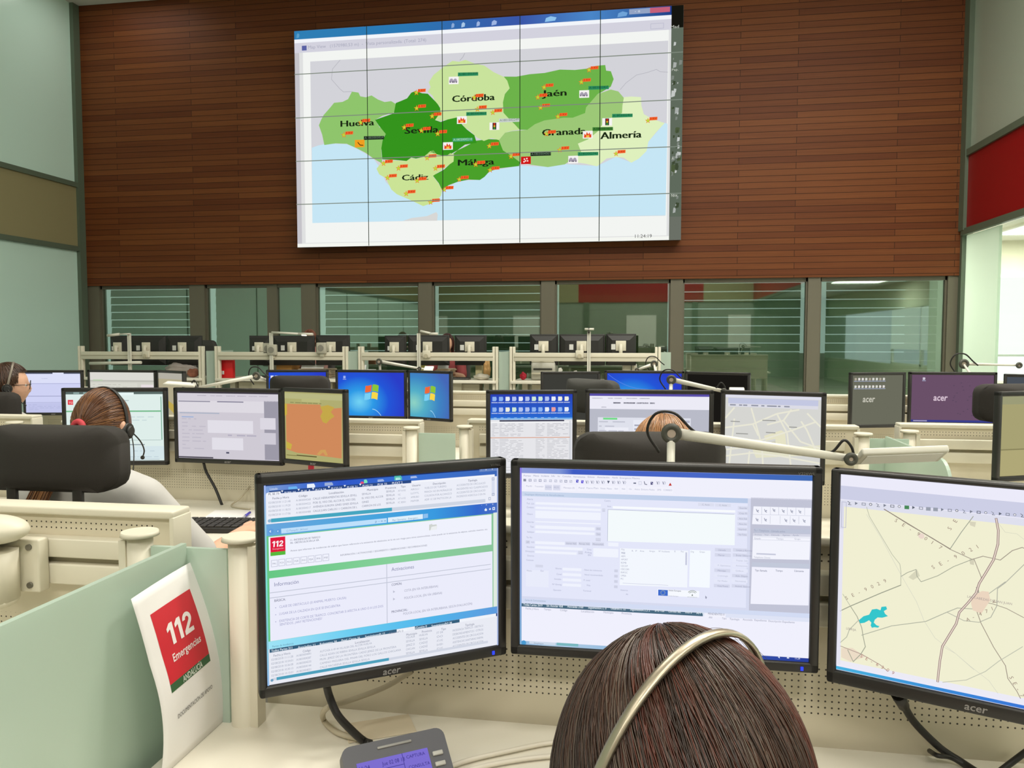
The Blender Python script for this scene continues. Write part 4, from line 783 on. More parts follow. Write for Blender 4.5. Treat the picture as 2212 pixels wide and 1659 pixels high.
    S.loc([(x0, z0), (x0+.003, z0), (x0+.003, z1), (x0, z1)], em_ramp('edge_m2', [(0, '#7fb0d6'), (.45, '#8fa6dc'), (.7, '#a8a8ee'), (1, '#8878e0')], 'Z', z0, z1), 9)
def show_m3(S):
    x0, x1, z0, z1 = S.r; S.zc = Z8
    S.loc([(x0, z0), (x1, z0), (x1, z1), (x0, z1)], '#ecebfa', 1)
    zband(S, 300, 150, 218, '#cdcfe6', 2); zband(S, 300, 222, 255, '#dfe0ee', 2); zband(S, 300, 255, 1070, '#f1efd2', 2); zband(S, 300, 1070, 1095, '#ecebf6', 2)
    zband(S, 262, 1096, 1113, em_ramp('bar_m3', [(0, '#4ab4e0'), (.4, '#3a8ad8'), (.8, '#3a6ad8'), (1, '#4a5ad0')], 'X', x0, x1), 3)
    a = S.xy((290, 600))[0]; S.loc([(x0, S.xy((280, 1090))[1]), (x0+.006, S.xy((280, 1090))[1]), (x0+.006, S.xy((300, 255))[1]), (x0, S.xy((300, 255))[1])], '#e6e5f2', 4)
    zband(S, 300, 230, 370, '#dcdcec', 5, 0, .016); S.border(296, 230, 318, 365, '#b9bad0', .0008, 6)
    for k in range(26):
        x = 335+k*37; y = 238+k*3.7; c = '#7f8494' if k % 3 else '#5c6270'
        if k in (8, 11, 12): S.poly([(x-10, y-8), (x+14, y-6), (x+14, y+12), (x-10, y+10)], '#4a8a5a' if k == 8 else '#9aa0ae', 4)
        elif k % 4 == 0: S.line([(x-8, y-8), (x+4, y), (x-4, y+8), (x+10, y+10)], 3, c, 4)
        elif k % 4 == 1: S.poly([(x-7, y-8), (x+8, y), (x-7, y+8)], c, 4)
        elif k % 4 == 2: S.border(x-9, y-7, x+11, y+9, c, .0008, 4)
        else: S.disc(x, y, 8, c, 4); S.disc(x, y, 5, '#eceaf0', 5)
    thin, road, grey = '#cfd0bf', '#8c8f80', '#b9bca8'
    def ln(p, w, c, L=4): S.line(p, w, c, L)
    ln([(425, 262), (440, 310), (530, 460), (560, 510), (600, 560), (606, 600), (606, 670)], 3, grey); ln([(425, 300), (500, 420), (620, 640), (690, 760), (730, 860), (790, 955), (900, 1040), (980, 1110), (1080, 1190), (1130, 1260)], 2, '#d2d3c4')
    ln([(516, 275), (640, 355), (770, 432), (860, 490), (975, 545), (1030, 530), (1120, 552), (1180, 505), (1230, 490), (1251, 500)], 4, '#a49a8c'); ln([(516, 275), (700, 390), (860, 488)], 5, '#8f8378', 5)
    ln([(975, 325), (915, 405), (860, 488)], 4, '#a0a494'); ln([(975, 545), (880, 580), (800, 625), (712, 655), (690, 625), (685, 590), (640, 605), (606, 625)], 4, '#a7aa98')
    ln([(606, 670), (500, 710), (340, 775), (285, 800)], 5, '#9da08e'); ln([(340, 775), (375, 830), (400, 890), (410, 950), (420, 995), (395, 1035), (355, 1075), (325, 1010)], 4, '#a2a592')
    ln([(285, 970), (320, 940), (335, 900), (385, 850)], 4, grey); ln([(300, 710), (340, 775)], 3, '#b4b7a4')
    ln([(400, 932), (560, 885), (740, 865), (850, 818), (905, 797), (1000, 805), (1025, 790), (1030, 765), (1000, 690)], 4, '#b0b3a2')
    ln([(985, 545), (1025, 640), (1010, 700), (1025, 765), (1090, 780), (1160, 805), (1251, 855)], 4, '#a49a8c'); ln([(850, 818), (940, 865), (1020, 875), (1080, 850), (1110, 790), (1110, 700), (1150, 670), (1251, 570)], 4, '#b4b5a6')
    ln([(1025, 765), (1060, 730), (1150, 665)], 4, '#b4b5a6'); ln([(1000, 800), (1030, 880), (1100, 1010), (1165, 1110), (1180, 1180), (1230, 1250), (1251, 1290)], 4, '#9d9184')
    ln([(835, 1195), (960, 1185), (1060, 1140), (1130, 1085), (1251, 1010)], 4, '#c2c4b2'); ln([(1090, 345), (1140, 410), (1200, 420), (1251, 460)], 2, thin)
    ln([(830, 1000), (900, 1040), (1000, 1130)], 2, thin); ln([(285, 988), (400, 1035), (500, 1095), (540, 1130)], 4, '#b09a90')
    for off, c, w, L in ((0, '#94767a', 13, 6), (0, '#e9dccb', 6, 7)):
        ln([(1092, 340), (1105, 400), (1105, 470), (1085, 550), (1045, 620), (1015, 670), (1000, 720), (960, 770), (915, 820), (900, 880), (865, 940), (830, 1000), (818, 1080), (808, 1190)], w, c, L)
    S.poly([(980, 740), (1030, 710), (1065, 715), (1075, 760), (1030, 830), (985, 810), (975, 775)], '#ecd6c0', 5)
    S.poly([(290, 1000), (350, 1000), (420, 1050), (340, 1075), (290, 1050)], '#ecdcc6', 3); S.disc(710, 418, 16, '#ecd8cc', 3); S.poly([(645, 630), (690, 590), (705, 625), (670, 645)], '#d8d6bc', 3); S.poly([(960, 545), (985, 540), (985, 575), (965, 570)], '#d4d0b8', 3); S.poly([(955, 350), (990, 355), (985, 380), (960, 370)], '#d8d4bc', 3)
    S.poly([(386, 850), (410, 830), (440, 822), (455, 795), (480, 792), (500, 800), (505, 782), (530, 780), (535, 795), (518, 805), (525, 820), (540, 832), (510, 840), (485, 838), (470, 850), (465, 865), (480, 880), (495, 885), (488, 893), (468, 890), (455, 893), (448, 880), (452, 865), (440, 852), (415, 865), (392, 868)], '#35c6cc', 6)
    tc = '#9a8478'
    def spaced(t, p0, p1, h, c=tc, rot=0):
        n = len(t)
        for i, ch in enumerate(t):
            if ch == ' ': continue
            f = i/(n-1); S.text(ch, p0[0]+(p1[0]-p0[0])*f, p0[1]+(p1[1]-p0[1])*f, h, c, L=8, rot=rot)
    spaced('SE-9017', (570, 338), (800, 482), 18, rot=-.5); spaced('SE-9021', (775, 590), (1005, 488), 19, rot=.62); spaced('SE-9029', (320, 740), (522, 655), 18, rot=.5)
    spaced('SE', (862, 392), (890, 355), 19, rot=1.1); spaced('SE-6309', (392, 1048), (560, 1142), 18, '#b07a72', rot=-.4); spaced('A-471', (955, 868), (1088, 812), 18, rot=.35); S.text('A', 1110, 772, 18, tc, L=8, rot=2.2); spaced('SE-7', (1185, 1172), (1245, 1270), 20, rot=-1.0)
    S.text('LAS CABEZAS DE SAN JUAN', 955, 742, 12, '#a89c98', x1=1183, L=8, rot=-.02); S.text('LEBRIJA', 318, 898, 12, '#a49c94', x1=370, L=8)
# ------------------------------------------------------------------ smaller screens
def wall7(S, pale=False):
    x0, x1, z0, z1 = S.r; k = 'wallpaper_pale' if pale else 'wallpaper'
    st = [(0, '#74d4f4'), (.3, '#2f9be6'), (.65, '#2456d8'), (1, '#2b3ec8')] if not pale else [(0, '#8fd4c4'), (.3, '#55b0c8'), (.65, '#3f86c4'), (1, '#4668b8')]
    m = em_ramp(k+str(round(x1*1000)), st, 'R', (x0*.35 if not pale else x0*.8, (z0+z1)/2-.05), .3)
    S.loc([(x0, z0), (x1, z0), (x1, z1), (x0, z1)], m, 1)
def flag(S, w=1.0):
    x0, x1, z0, z1 = S.r; cx, cz = (x0+x1)/2+.004, (z0+z1)/2+.012; s = .058*w
    for (ox, oz), c in (((-1, 1), '#ee6a3a'), ((1, 1), '#8cc63a'), ((-1, -1), '#7ad0f4'), ((1, -1), '#f8d84a')):
        pts = []
        for i in range(7):
            t = i/6; pts.append((t, .0))
        g = .06
        def P(u, v):
            X = ox*(g+u*.86); Z = oz*(g+v*.86)
            return (cx+s*X*.82+s*.10*Z, cz+s*Z*.85+s*.12*sin(X*2.6+.6)-s*.06*X)
        up = [P(i/6, 0) for i in range(7)]+[P(1, i/3) for i in range(1, 4)]+[P(1-i/6, 1) for i in range(1, 7)]+[P(0, 1-i/3) for i in range(1, 3)]
        S.loc(up, c, 3)
    cxs = cx+.028
    n = 10; arc = [(x0+(x1-x0)*(.52+.13*i/n), z0+.045-.04*(i/n)**2) for i in range(n+1)]
    S.loc(arc+[(a, b-.004-.002*i/n) for i, (a, b) in reversed(list(enumerate(arc)))], '#a8dcf8', 2)
def icons(S, rows, cols, u0, u1, v0, dv, s, cl):
    x0, x1, z0, z1 = S.r; random.seed(rows*31+cols)
    for r in range(rows):
        for c in range(cols):
            x = x0+(x1-x0)*(u0+(u1-u0)*c/max(1, cols-1)); z = z1-v0-dv*r
            S.loc([(x-s/2, z-s/2), (x+s*.3, z-s/2), (x+s/2, z-s*.1), (x+s*.4, z+s/2), (x-s/2, z+s/2)], random.choice(cl), 3)
            S.loc([(x-s*.7, z-s*.95), (x+s*.7, z-s*.95), (x+s*.7, z-s*.75), (x-s*.7, z-s*.75)], '#b9c4e6', 3)
def R(S, u0, v0, u1, v1, c, L=2):
    x0, x1, z0, z1 = S.r; w, h = x1-x0, z1-z0
    S.loc([(x0+u0*w, z1-v1*h), (x0+u1*w, z1-v1*h), (x0+u1*w, z1-v0*h), (x0+u0*w, z1-v0*h)], c, L)
def lines(S, u0, u1, v0, v1, n, c, seed=1, h=.45, L=3):
    random.seed(seed)
    for k in range(n):
        v = v0+(v1-v0)*k/n; dv = (v1-v0)/n*h; u = u0
        while u < u1-.02:
            w = random.uniform(.02, .11); R(S, u, v, min(u+w, u1), v+dv, c, L); u += w+random.uniform(.01, .05)
            if random.random() < .12: break
def page(S):           # web page with green rule and red 112 badge
    R(S, 0, 0, 1, 1, '#dfeeea'); R(S, 0, 0, 1, .035, '#5c6c68', 3)
    for u in (.08, .18, .27, .35, .44): R(S, u, .005, u+.06, .03, '#8fa8a4', 4)
    R(S, .53, .01, .70, .05, '#e8f6f4', 4); lines(S, .15, .95, .06, .09, 1, '#b9ccc8', 2)
    R(S, .02, .115, .075, .185, '#e0303e', 4); x0, x1, z0, z1 = S.r
    vs, fs, wd = glyphs('112', .06); s = .014; i = len(S.v); S.v += [(x0+.012+vx*s*.9, -.0012, z1-.05+vy*s) for vx, vy in vs]; S.f += [tuple(j+i for j in f) for f in fs]; S.m += [S.mi('#f6b8b8')]*len(fs)
    R(S, .0, .27, .985, .292, '#7fbf94', 4); R(S, .975, .07, .985, .7, '#7fae98', 5); lines(S, .5, .95, .12, .15, 1, '#b4c4c4', 3); lines(S, .1, .9, .36, .64, 6, '#c0d2d6', 4, .2)
    R(S, .3, .70, .97, .705, '#8fa2a2', 4); R(S, .0, .76, .8, .775, '#8f9ca4', 4); R(S, 0, .79, 1, .98, '#d6e6ea', 3); lines(S, .03, .94, .8, .97, 6, '#bccdd6', 5, .3, 4); R(S, .02, .975, .95, .99, '#c4d4da', 4)
def form(S, bg='#cfcad4', hi='#dedae2', dk='#9d9aa8', top='#c8c2cc'):
    R(S, 0, 0, 1, 1, bg); R(S, 0, .0, 1, .02, '#3f3a44', 3); R(S, 0, .02, 1, .13, '#d5d0da', 3); lines(S, .2, .9, .05, .07, 1, '#9a94a6', 6); R(S, 0, .13, .86, .3, hi, 3)
    R(S, .01, .135, .33, .15, '#8f8c9e', 4); R(S, .4, .135, .66, .15, '#7f7c92', 4); R(S, .02, .31, .42, .325, '#a9b2c4', 4); R(S, .04, .37, .16, .385, '#9ab0d8', 4)
    R(S, .86, .12, 1, .99, dk, 3); R(S, .82, .37, .97, .54, '#dcd8e2', 4); R(S, .82, .59, .97, .76, '#cfcbd6', 4); R(S, .3, .42, .75, .61, '#e2dfe8', 4); R(S, .34, .68, .65, .86, '#e2dfe8', 4)
    lines(S, .04, .28, .4, .9, 9, '#c0bbc8', 7, .25, 4); lines(S, .5, .78, .63, .67, 1, '#b4afc0', 8, .5, 4); R(S, .48, .89, .51, .915, '#55556a', 5); R(S, 0, .975, .35, .995, '#4f4b56', 5)
def orange_map(S):
    x0, x1, z0, z1 = S.r
    R(S, 0, 0, 1, 1, '#b0ad72'); R(S, 0, .02, 1, .10, '#b9b884', 3); R(S, .3, .09, .62, .14, '#bcba80', 4); lines(S, .1, .95, .15, .18, 1, '#8f8c5c', 9)
    def q(pts, c, L): S.loc([(x0+u*(x1-x0), z1-v*(z1-z0)) for u, v in pts], c, L)
    q([(.02, .18), (.62, .17), (.66, .24), (.98, .2), (.97, .93), (.2, .90), (.02, .86)], '#d08a5c', 3)
    q([(.62, .2), (.75, .17), (.86, .2), (.8, .27), (.86, .33), (.78, .38), (.72, .44), (.66, .42), (.62, .34), (.66, .27)], '#c4a84a', 4)
    q([(.02, .74), (.12, .78), (.1, .86), (.02, .84)], '#c8b048', 4); q([(.55, .9), (.62, .83), (.7, .82), (.74, .9), (.7, .91), (.66, .86), (.6, .91)], '#d0a05c', 4); q([(.0, .18), (.04, .18), (.04, .34), (.0, .36)], '#c8b048', 4)
    R(S, .2, .93, .55, .945, '#5a5230', 4); R(S, .02, .94, .2, .95, '#7a7240', 4)
def desk_list(S):
    x0, x1, z0, z1 = S.r
    m = em_ramp('desk_blue', [(0, '#2a9ae0'), (.35, '#2a64d0'), (1, '#2a3fb4')], 'Z', z1-.13, z1)
    R(S, 0, 0, 1, 1, m); icons(S, 2, 12, .05, .93, .018, .042, .017, ['#e8eef8', '#cfe8d8', '#b4c4f0', '#f0f0e0', '#8fb4f0', '#e8a0a0']); icons(S, 1, 10, .06, .8, .098, .04, .012, ['#bcd8f4', '#e4ecf8'])
    R(S, 0, .32, 1, 1, '#e6e6ea', 4); R(S, 0, .30, 1, .325, '#7fb4ea', 4); R(S, .11, .325, .9, .345, '#4a4c60', 5); R(S, 0, .345, 1, .365, '#f2f2f4', 5); R(S, .0, .545, .97, .553, '#d8906a', 6)
    for k, (a, b) in enumerate(((.02, .1), (.11, .4), (.55, .66), (.69, .95))): lines(S, a, b, .37, .54, 9, '#bdbdc4', 11+k, .35, 5); lines(S, a, b, .565, .98, 22, '#c2c2c8', 21+k, .35, 5)
    R(S, .96, .34, .985, .98, '#d4d6dc', 5)
def form2(S):
    R(S, 0, 0, 1, 1, '#b9bbc8'); R(S, 0, 0, 1, .03, '#5a4fa8', 3); R(S, 0, .03, 1, .2, '#ecebf6', 3); lines(S, .02, .55, .055, .075, 1, '#9a98a8', 6); lines(S, .2, .55, .11, .14, 1, '#5a5a6c', 9, .6); lines(S, .1, .15, .17, .2, 1, '#b0aebc', 3)
    R(S, .07, .31, .85, .98, '#dfe1ec', 3); R(S, .115, .315, .235, .34, '#74dc8a', 4); lines(S, .08, .34, .36, .95, 10, '#c0c2d0', 5, .25, 4); R(S, .37, .34, .84, .6, '#e8eaf4', 4); lines(S, .38, .5, .4, .6, 4, '#a4a6b8', 6, .4, 5); lines(S, .8, .85, .34, .9, 9, '#b4b6c6', 4, .5, 5); R(S, .13, .44, .33, .48, '#ecedf6', 5)
def streets(S):
    x0, x1, z0, z1 = S.r
    R(S, 0, 0, 1, 1, '#d6d6d2'); R(S, 0, 0, 1, .035, '#dfdfec', 3); R(S, .03, .04, .97, .11, '#c4c8e2', 3); R(S, .03, .11, .97, .15, '#dcdce6', 3); lines(S, .05, .9, .12, .14, 1, '#8f92a2', 12, .8, 4)
    def ln(p, w=.006, c='#e9e7d6', L=4):
        for a, b in zip(p, p[1:]):
            A = Vector((x0+a[0]*(x1-x0), z1-a[1]*(z1-z0))); B = Vector((x0+b[0]*(x1-x0), z1-b[1]*(z1-z0))); d = (B-A).normalized(); n = Vector((-d.y, d.x))*w/2
            S.loc([tuple(A-n), tuple(B-n), tuple(B+n), tuple(A+n)], c, L)
    for p in ([(0, .3), (.1, .16)], [(.0, .42), (.3, .36), (.55, .22), (.78, .16)], [(.28, .16), (.4, .62), (.42, .95)], [(.0, .62), (.4, .55), (.7, .42), (.95, .3)], [(.7, .16), (.62, .3), (.8, .55), (1, .62)], [(.8, .3), (.86, .4), (.96, .66)], [(.05, .9), (.1, .3)], [(.55, .22), (.66, .45), (.72, .98)], [(.0, .78), (.3, .72), (.6, .74), (1, .8)], [(.4, .62), (.0, .7)], [(.25, .96), (.27, .7)], [(.86, .2), (1, .36)], [(.3, .36), (.36, .5)], [(.62, .3), (.45, .36)]): ln(p)
    def q(pts, c, L): S.loc([(x0+u*(x1-x0), z1-v*(z1-z0)) for u, v in pts], c, L)
    q([(.42, .5), (.6, .42), (.64, .45), (.66, .66), (.55, .68), (.54, .53), (.44, .56)], '#e6e3c6', 3); q([(.44, .6), (.54, .55), (.56, .68), (.48, .7)], '#cfcdbd', 5); q([(.3, .68), (1, .58), (1, .7), (.34, .78)], '#e4e2c8', 3)
    random.seed(5)
    for u, v, w in ((.06, .33, .1), (.4, .3, .14), (.12, .48, .13), (.68, .37, .08), (.44, .45, .1), (.62, .67, .08), (.45, .68, .06)): R(S, u, v, u+w, v+.012, '#9c9c98', 6)
    R(S, .1, .95, .5, .985, '#c0c6e6', 4)
def lilac(S):
    R(S, 0, 0, 1, 1, '#cfd2f4'); R(S, 0, 0, 1, .03, '#4f5468', 3); R(S, .5, .0, .7, .05, '#dfe2f8', 4); R(S, 0, .03, 1, .26, '#dcdff8', 3); R(S, 0, .27, 1, .28, '#a4a8cc', 4); R(S, 0, .58, 1, .595, '#9a9ec2', 4); lines(S, .3, .9, .14, .17, 1, '#b4b8dc', 2); R(S, 0, .74, .7, .75, '#a9add2', 4); R(S, 0, .76, 1, 1, '#c2c5ea', 3); lines(S, .05, .9, .8, .96, 4, '#b2b6dc', 3, .3, 4)
def pale_form(S):
    R(S, 0, 0, 1, 1, '#d2d2c8'); R(S, 0, .0, 1, .18, '#dcdad4', 3); R(S, 0, .18, 1, .22, '#bfbfb6', 4); R(S, .05, .17, .2, .2, '#b9cfae', 5); R(S, .02, .25, .74, .6, '#d8d8ce', 4); R(S, .8, .28, .99, .65, '#e8dfe2', 5); lines(S, .04, .7, .28, .6, 6, '#c4c4ba', 8, .3, 5)
def tan(S):
    x0, x1, z0, z1 = S.r
    R(S, 0, 0, 1, 1, '#b3aa8c'); R(S, 0, .0, 1, .14, '#b4b0a4', 3); R(S, 0, .42, .3, .5, '#c4ac58', 3); S.loc([(x0, z0+.12), (x0+.06, z1-.16), (x1-.05, z0+.05), (x0+.2, z0)], '#c0a850', 3)
def f2(S):
    wall7(S); x0, x1, z0, z1 = S.r; n = 16; arc = [(x0+.005+.24*(i/n), z1-.004-.09*(1-(1-i/n)**2.2)) for i in range(n+1)]
    S.loc(arc+[(a, b-.003) for a, b in arc[::-1]], '#5f8ae8', 3)
def acer_desk(c, icol, logo_c, u):
    def f(S):
        x0, x1, z0, z1 = S.r; R(S, 0, 0, 1, 1, c, 1); vs, fs, wd = glyphs('acer', .02, .12); s = .05; i = len(S.v)
        cx = x0+(x1-x0)*u
        S.v += [(cx+(vx-wd/2)*s*.85, -.001, (z0+z1)/2-.012+vy*s*1.05) for vx, vy in vs]; S.f += [tuple(j+i for j in f_) for f_ in fs]; S.m += [S.mi(logo_c)]*len(fs)
        if icol: icons(S, 2, 9, .06, .62, .022, .043, .014, ['#d8d8d0', '#b0a898', '#e0dcd8'])
        else:
            icons(S, 1, 1, .15, .15, .022, .04, .014, ['#d0c8d8']); R(S, 0, .955, 1, 1, '#3a3f8c', 4); R(S, .03, .965, .2, .99, '#a49cc0', 5)
            random.seed(9)
            for k in range(30): uu, vv = random.uniform(.5, .98), random.uniform(.15, .9); R(S, uu, vv, uu+.02, vv+.02, '#5e4a60', 3)
    return f
def plain(c):
    return lambda S: R(S, 0, 0, 1, 1, c, 1)
def khaki(S): R(S, 0, 0, 1, 1, '#a8a274', 1); R(S, 0, .0, 1, .1, '#9c9c78', 2); R(S, .0, .66, 1, .675, '#8a845c', 3); R(S, .25, .05, .6, .09, '#8f98a0', 3); R(S, 0, .68, 1, 1, '#b0a878', 2)
def e1(S): wall7(S); icons(S, 1, 6, .06, .42, .03, .04, .02, ['#e8e8f4', '#c4c8f0'])
def e2(S): wall7(S); flag(S); icons(S, 1, 1, .1, .1, .03, .04, .016, ['#a0b4f0'])
def e3(S): wall7(S, True); flag(S, .95)

# ------------------------------------------------------------------ all monitors that face the viewer
def Zp(z, pts): return [(z[0]+x/z[2], z[1]+y/z[2]) for x, y in pts]
Y1, Y2, Y3, Y4 = 1.40, (3.05, 3.13, 3.21, 3.33), 4.92, 8.4
m1, _ = monitor('square black foreground monitor angled at the left, showing stacked lists and a green page', [(552, 1015), (1088, 995), (1090, 1417), (558, 1497)], show_m1, H=.345,
    screen=Zp(Z6, [(78, 148), (1297, 85), (1303, 1020), (80, 1193)]), crop=Z6, col='#1c2f6a', led=True, arm=(0, .5), model='V196L')
m2, _ = monitor('wide black monitor in front of the woman with the headband, showing a pale form', [(1105, 995), (1765, 1003), (1775, 1446), (1105, 1412)], show_m2, H=.335,
    screen=Zp(Z7, [(110, 80), (1625, 98), (1642, 1077), (108, 1005)]), crop=Z7, col='#d7dbf0', led=True, arm=(0, .45), logo=True, model='V226WL')
m3, _ = monitor('square black monitor at the right foreground showing a cream road map', [(1800, 1005), (2212, 1052), (2212, 1565), (1786, 1462)], show_m3, H=.345, W=.415,
    screen=Zp(Z8, [(294, 107), (1251, 186), (1251, 1350), (260, 1112)]), crop=Z8, col='#ecebfa', arm=(0, .5))
mount(m1, 0, .172, (-.40, Y1-.03, 1.0)); mount(m2, 0, .15, (.03, Y1-.03, 1.0)); mount(m3, 0, .172, (.52, Y1-.03, 1.0))
FAR = [  # label, quad, content, Y(left,right), arm-row Y
 ('square monitor with a white and green page behind the ponytailed woman in the white shirt', [(133, 838), (363, 837), (364, 999), (141, 1010)], page, (2.95, 3.04), 3.13),
 ('wide monitor with a lilac grey form, right of the ponytailed woman', [(383, 838), (615.5, 839), (609, 1003), (375, 1000)], form, (3.05, 3.03), 3.13),
 ('square monitor with an orange and yellow map', [(617, 836), (758, 842), (744, 1011), (606, 1000)], orange_map, (3.03, 2.93), 3.13),
 ('square monitor with blue desktop icons above a white list with an orange line', [(1042, 844), (1240, 840), (1250, 1027), (1058, 1036)], desk_list, (3.02, 3.10), 3.21),
 ('wide monitor with a grey form in front of the orange-haired head', [(1260.5, 842), (1539.5, 841), (1541, 1027), (1268, 1026)], form2, (3.10, 3.12), 3.21),
 ('square monitor with a pale street map, crossed by the lamp arm', [(1562, 841), (1789, 849), (1778, 1050), (1552, 1030)], streets, (3.10, 3.0), 3.21),
 ('square monitor with a khaki screen at the right edge, behind the road map monitor', [(2142, 846), (2212, 844.5), (2212, 1034), (2156, 1045)], khaki, (2.97, 3.02), 3.33),
 ('square monitor with a lilac list beside the dark-haired man at the left', [(48, 800), (182, 799), (180, 893), (54, 901)], lilac, (4.72, 4.8), 4.92),
 ('wide monitor with a pale cream form, above the ponytailed woman', [(191, 799), (341, 799), (338, 902), (193, 903)], pale_form, (4.8, 4.8), 4.92),
 ('square monitor with a tan screen, behind the white lamp head at the left', [(342, 800), (404, 801), (396, 908), (342, 900)], tan, (4.8, 4.66), 4.92),
 ('square monitor with a strip of icons on blue, behind a dark headrest', [(573, 798), (709, 799), (712, 903), (579, 912)], e1, (4.7, 4.8), 4.92),
 ('wide monitor with a four-colour flag on vivid blue', [(725, 799), (880, 799), (878, 904), (727, 905)], e2, (4.8, 4.8), 4.92),
 ('square angled monitor with a four-colour flag on pale teal blue', [(887, 800), (981, 801.5), (972.6, 913), (879, 904)], e3, (4.8, 4.66), 4.92),
 ('square monitor with a dark grey screen behind the turned chair', [(1165, 802.5), (1295, 802.5), (1297, 914), (1171, 922)], plain('#3d3d38'), (4.7, 4.8), 4.92),
 ('wide blue monitor right of the dark grey screen, behind a lamp joint', [(1305, 800), (1478, 801), (1478, 914), (1306, 913)], f2, (4.8, 4.8), 4.92),
 ('wide monitor switched off black, right of the blue screen', [(1480, 802), (1623, 805), (1618, 922), (1480, 914)], plain('#1a1815'), (4.8, 4.68), 4.92),
 ('square monitor with an olive grey desktop and two rows of icons', [(1830, 803.5), (1951, 804.6), (1956, 920), (1837, 927.6)], acer_desk('#6b6c5d', True, '#c4c2b4', .33), (4.75, 4.85), 4.97),
 ('wide monitor with a plum purple desktop', [(1959.5, 802.5), (2153, 804.6), (2150, 920), (1962.5, 918.5)], acer_desk('#6a5068', False, '#d9c4d4', .36), (4.85, 4.85), 4.97),
 ('square dark monitor at the right edge, beside the purple desktop', [(2167, 805.6), (2290, 812), (2283, 932), (2166, 920)], plain('#4a5058'), (4.83, 4.7), 4.97)]
for lab, q, fn, Y, Yr_ in FAR:
    r, S = monitor(lab, q, fn, Y=Y, arm=(0, .5), inset=.017, logo=('desktop' not in lab), W=.415 if 'khaki' in lab else None)
    p = r.location; mount(r, 0, r['_h']*.5, (p.x, Yr_-.02, 1.0))
# monitors of the far row, seen from behind
BK = [((240, 725, 281), 'dark green-grey back of a square monitor, leftmost in the far row', .62), ((284, 725, 360), 'black back of a wide monitor in the first far desk from the left', .62), ((362, 725, 437), 'grey back of a monitor beside the small chair in the far row', .62),
      ((540, 725, 589), 'black back of a monitor left of the far desk beside the red folder', .62), ((591, 725, 680), 'black back of a wide monitor under the lit far lamp', .62), ((683, 724, 756), 'dark back of a monitor below the brown-haired head of the far row', .62),
      ((832, 725, 878), 'narrow dark back of a monitor left of the dark-haired woman', .62), ((882, 724, 971), 'black back of a wide monitor in front of the dark-haired woman', .62), ((983, 724, 1051), 'dark back of a monitor right of the dark-haired woman', .62),
      ((1145, 722, 1206), 'black back of a monitor above the white printer', .62), ((1208, 722, 1307), 'black back of a wide monitor behind the tall thin lamp pole', .62), ((1309, 721, 1374), 'dark back of a monitor rightmost in the far row', .62)]
for (a, t, b), lab, tp in BK:
    r, S = monitor(lab, [(a, t), (b, t), (b, 789), (a, 789)], None, Y=(8.66, 8.66), back=True, arm=(0, tp), group='monitors of the far row seen from behind')
    bm = newbm(); h = r['_h']; w = r['_w']; box2(bm, (w*.18, .05, h*.50), (w*.18+.045, .056, h*.50+.06)) if w > .3 else box2(bm, (w*.2, .035, h*.5), (w*.2+.03, .053, h*.5+.05))
    obj('label_sticker', bm, mat('sticker_white', '#d8d8d4', .5), r)
    mount(r, 0, h*tp, (r.location.x, Y4+.06, 1.24))
# ================================================================== WORKSTATIONS
M_DESK = mat('desk_white', '#e4dfd0', 0.42)
M_MET = mat('beige_metal', '#d4ccb6', 0.42)
M_METL = mat('cream_metal', '#d9d3c0', .45)
M_GROOVE = mat('rail_groove', '#a8a08a', .6)
def perf_mat():
    m = bpy.data.materials.new('perforated_beige'); m.use_nodes = True; nt = m.node_tree; N = nt.nodes; L = nt.links; b = N['Principled BSDF']
    b.inputs['Roughness'].default_value = .45
    tc = N.new('ShaderNodeTexCoord'); sx = N.new('ShaderNodeSeparateXYZ'); L.new(tc.outputs['Object'], sx.inputs[0])
    def mth(op, a, v=None, w=None):
        n = N.new('ShaderNodeMath'); n.operation = op
        for i, q in enumerate((a, v, w)):
            if q is None: continue
            if isinstance(q, (int, float)): n.inputs[i].default_value = q
            else: L.new(q, n.inputs[i])
        return n.outputs[0]
    P = .0112
    fx = mth('SUBTRACT', mth('FRACT', mth('DIVIDE', sx.outputs['X'], P)), .5); fz = mth('SUBTRACT', mth('FRACT', mth('DIVIDE', sx.outputs['Z'], P)), .5)
    r2 = mth('ADD', mth('MULTIPLY', fx, fx), mth('MULTIPLY', fz, fz)); hole = mth('LESS_THAN', r2, .0215)
    def band(a, c): return mth('MULTIPLY', mth('GREATER_THAN', sx.outputs['Z'], a), mth('LESS_THAN', sx.outputs['Z'], c))
    z = mth('ADD', band(.788, .878), band(1.052, 1.0755)); k = mth('MULTIPLY', hole, z)
    k = mth('MULTIPLY', k, mth('LESS_THAN', mth('ABSOLUTE', sx.outputs['X']), .73))
    mx = N.new('ShaderNodeMix'); mx.data_type = 'RGBA'; mx.inputs['A'].default_value = rgb('#d6cdb6'); mx.inputs['B'].default_value = rgb('#3a352b')
    L.new(k, mx.inputs['Factor']); L.new(mx.outputs['Result'], b.inputs['Base Color'])
    return m
M_PERF = perf_mat()
M_PANEG = frosted_mat('frosted_partition_glass', '#d0e0d4', 0.4, 0.22)
PITCH = 1.73; CX0 = .055
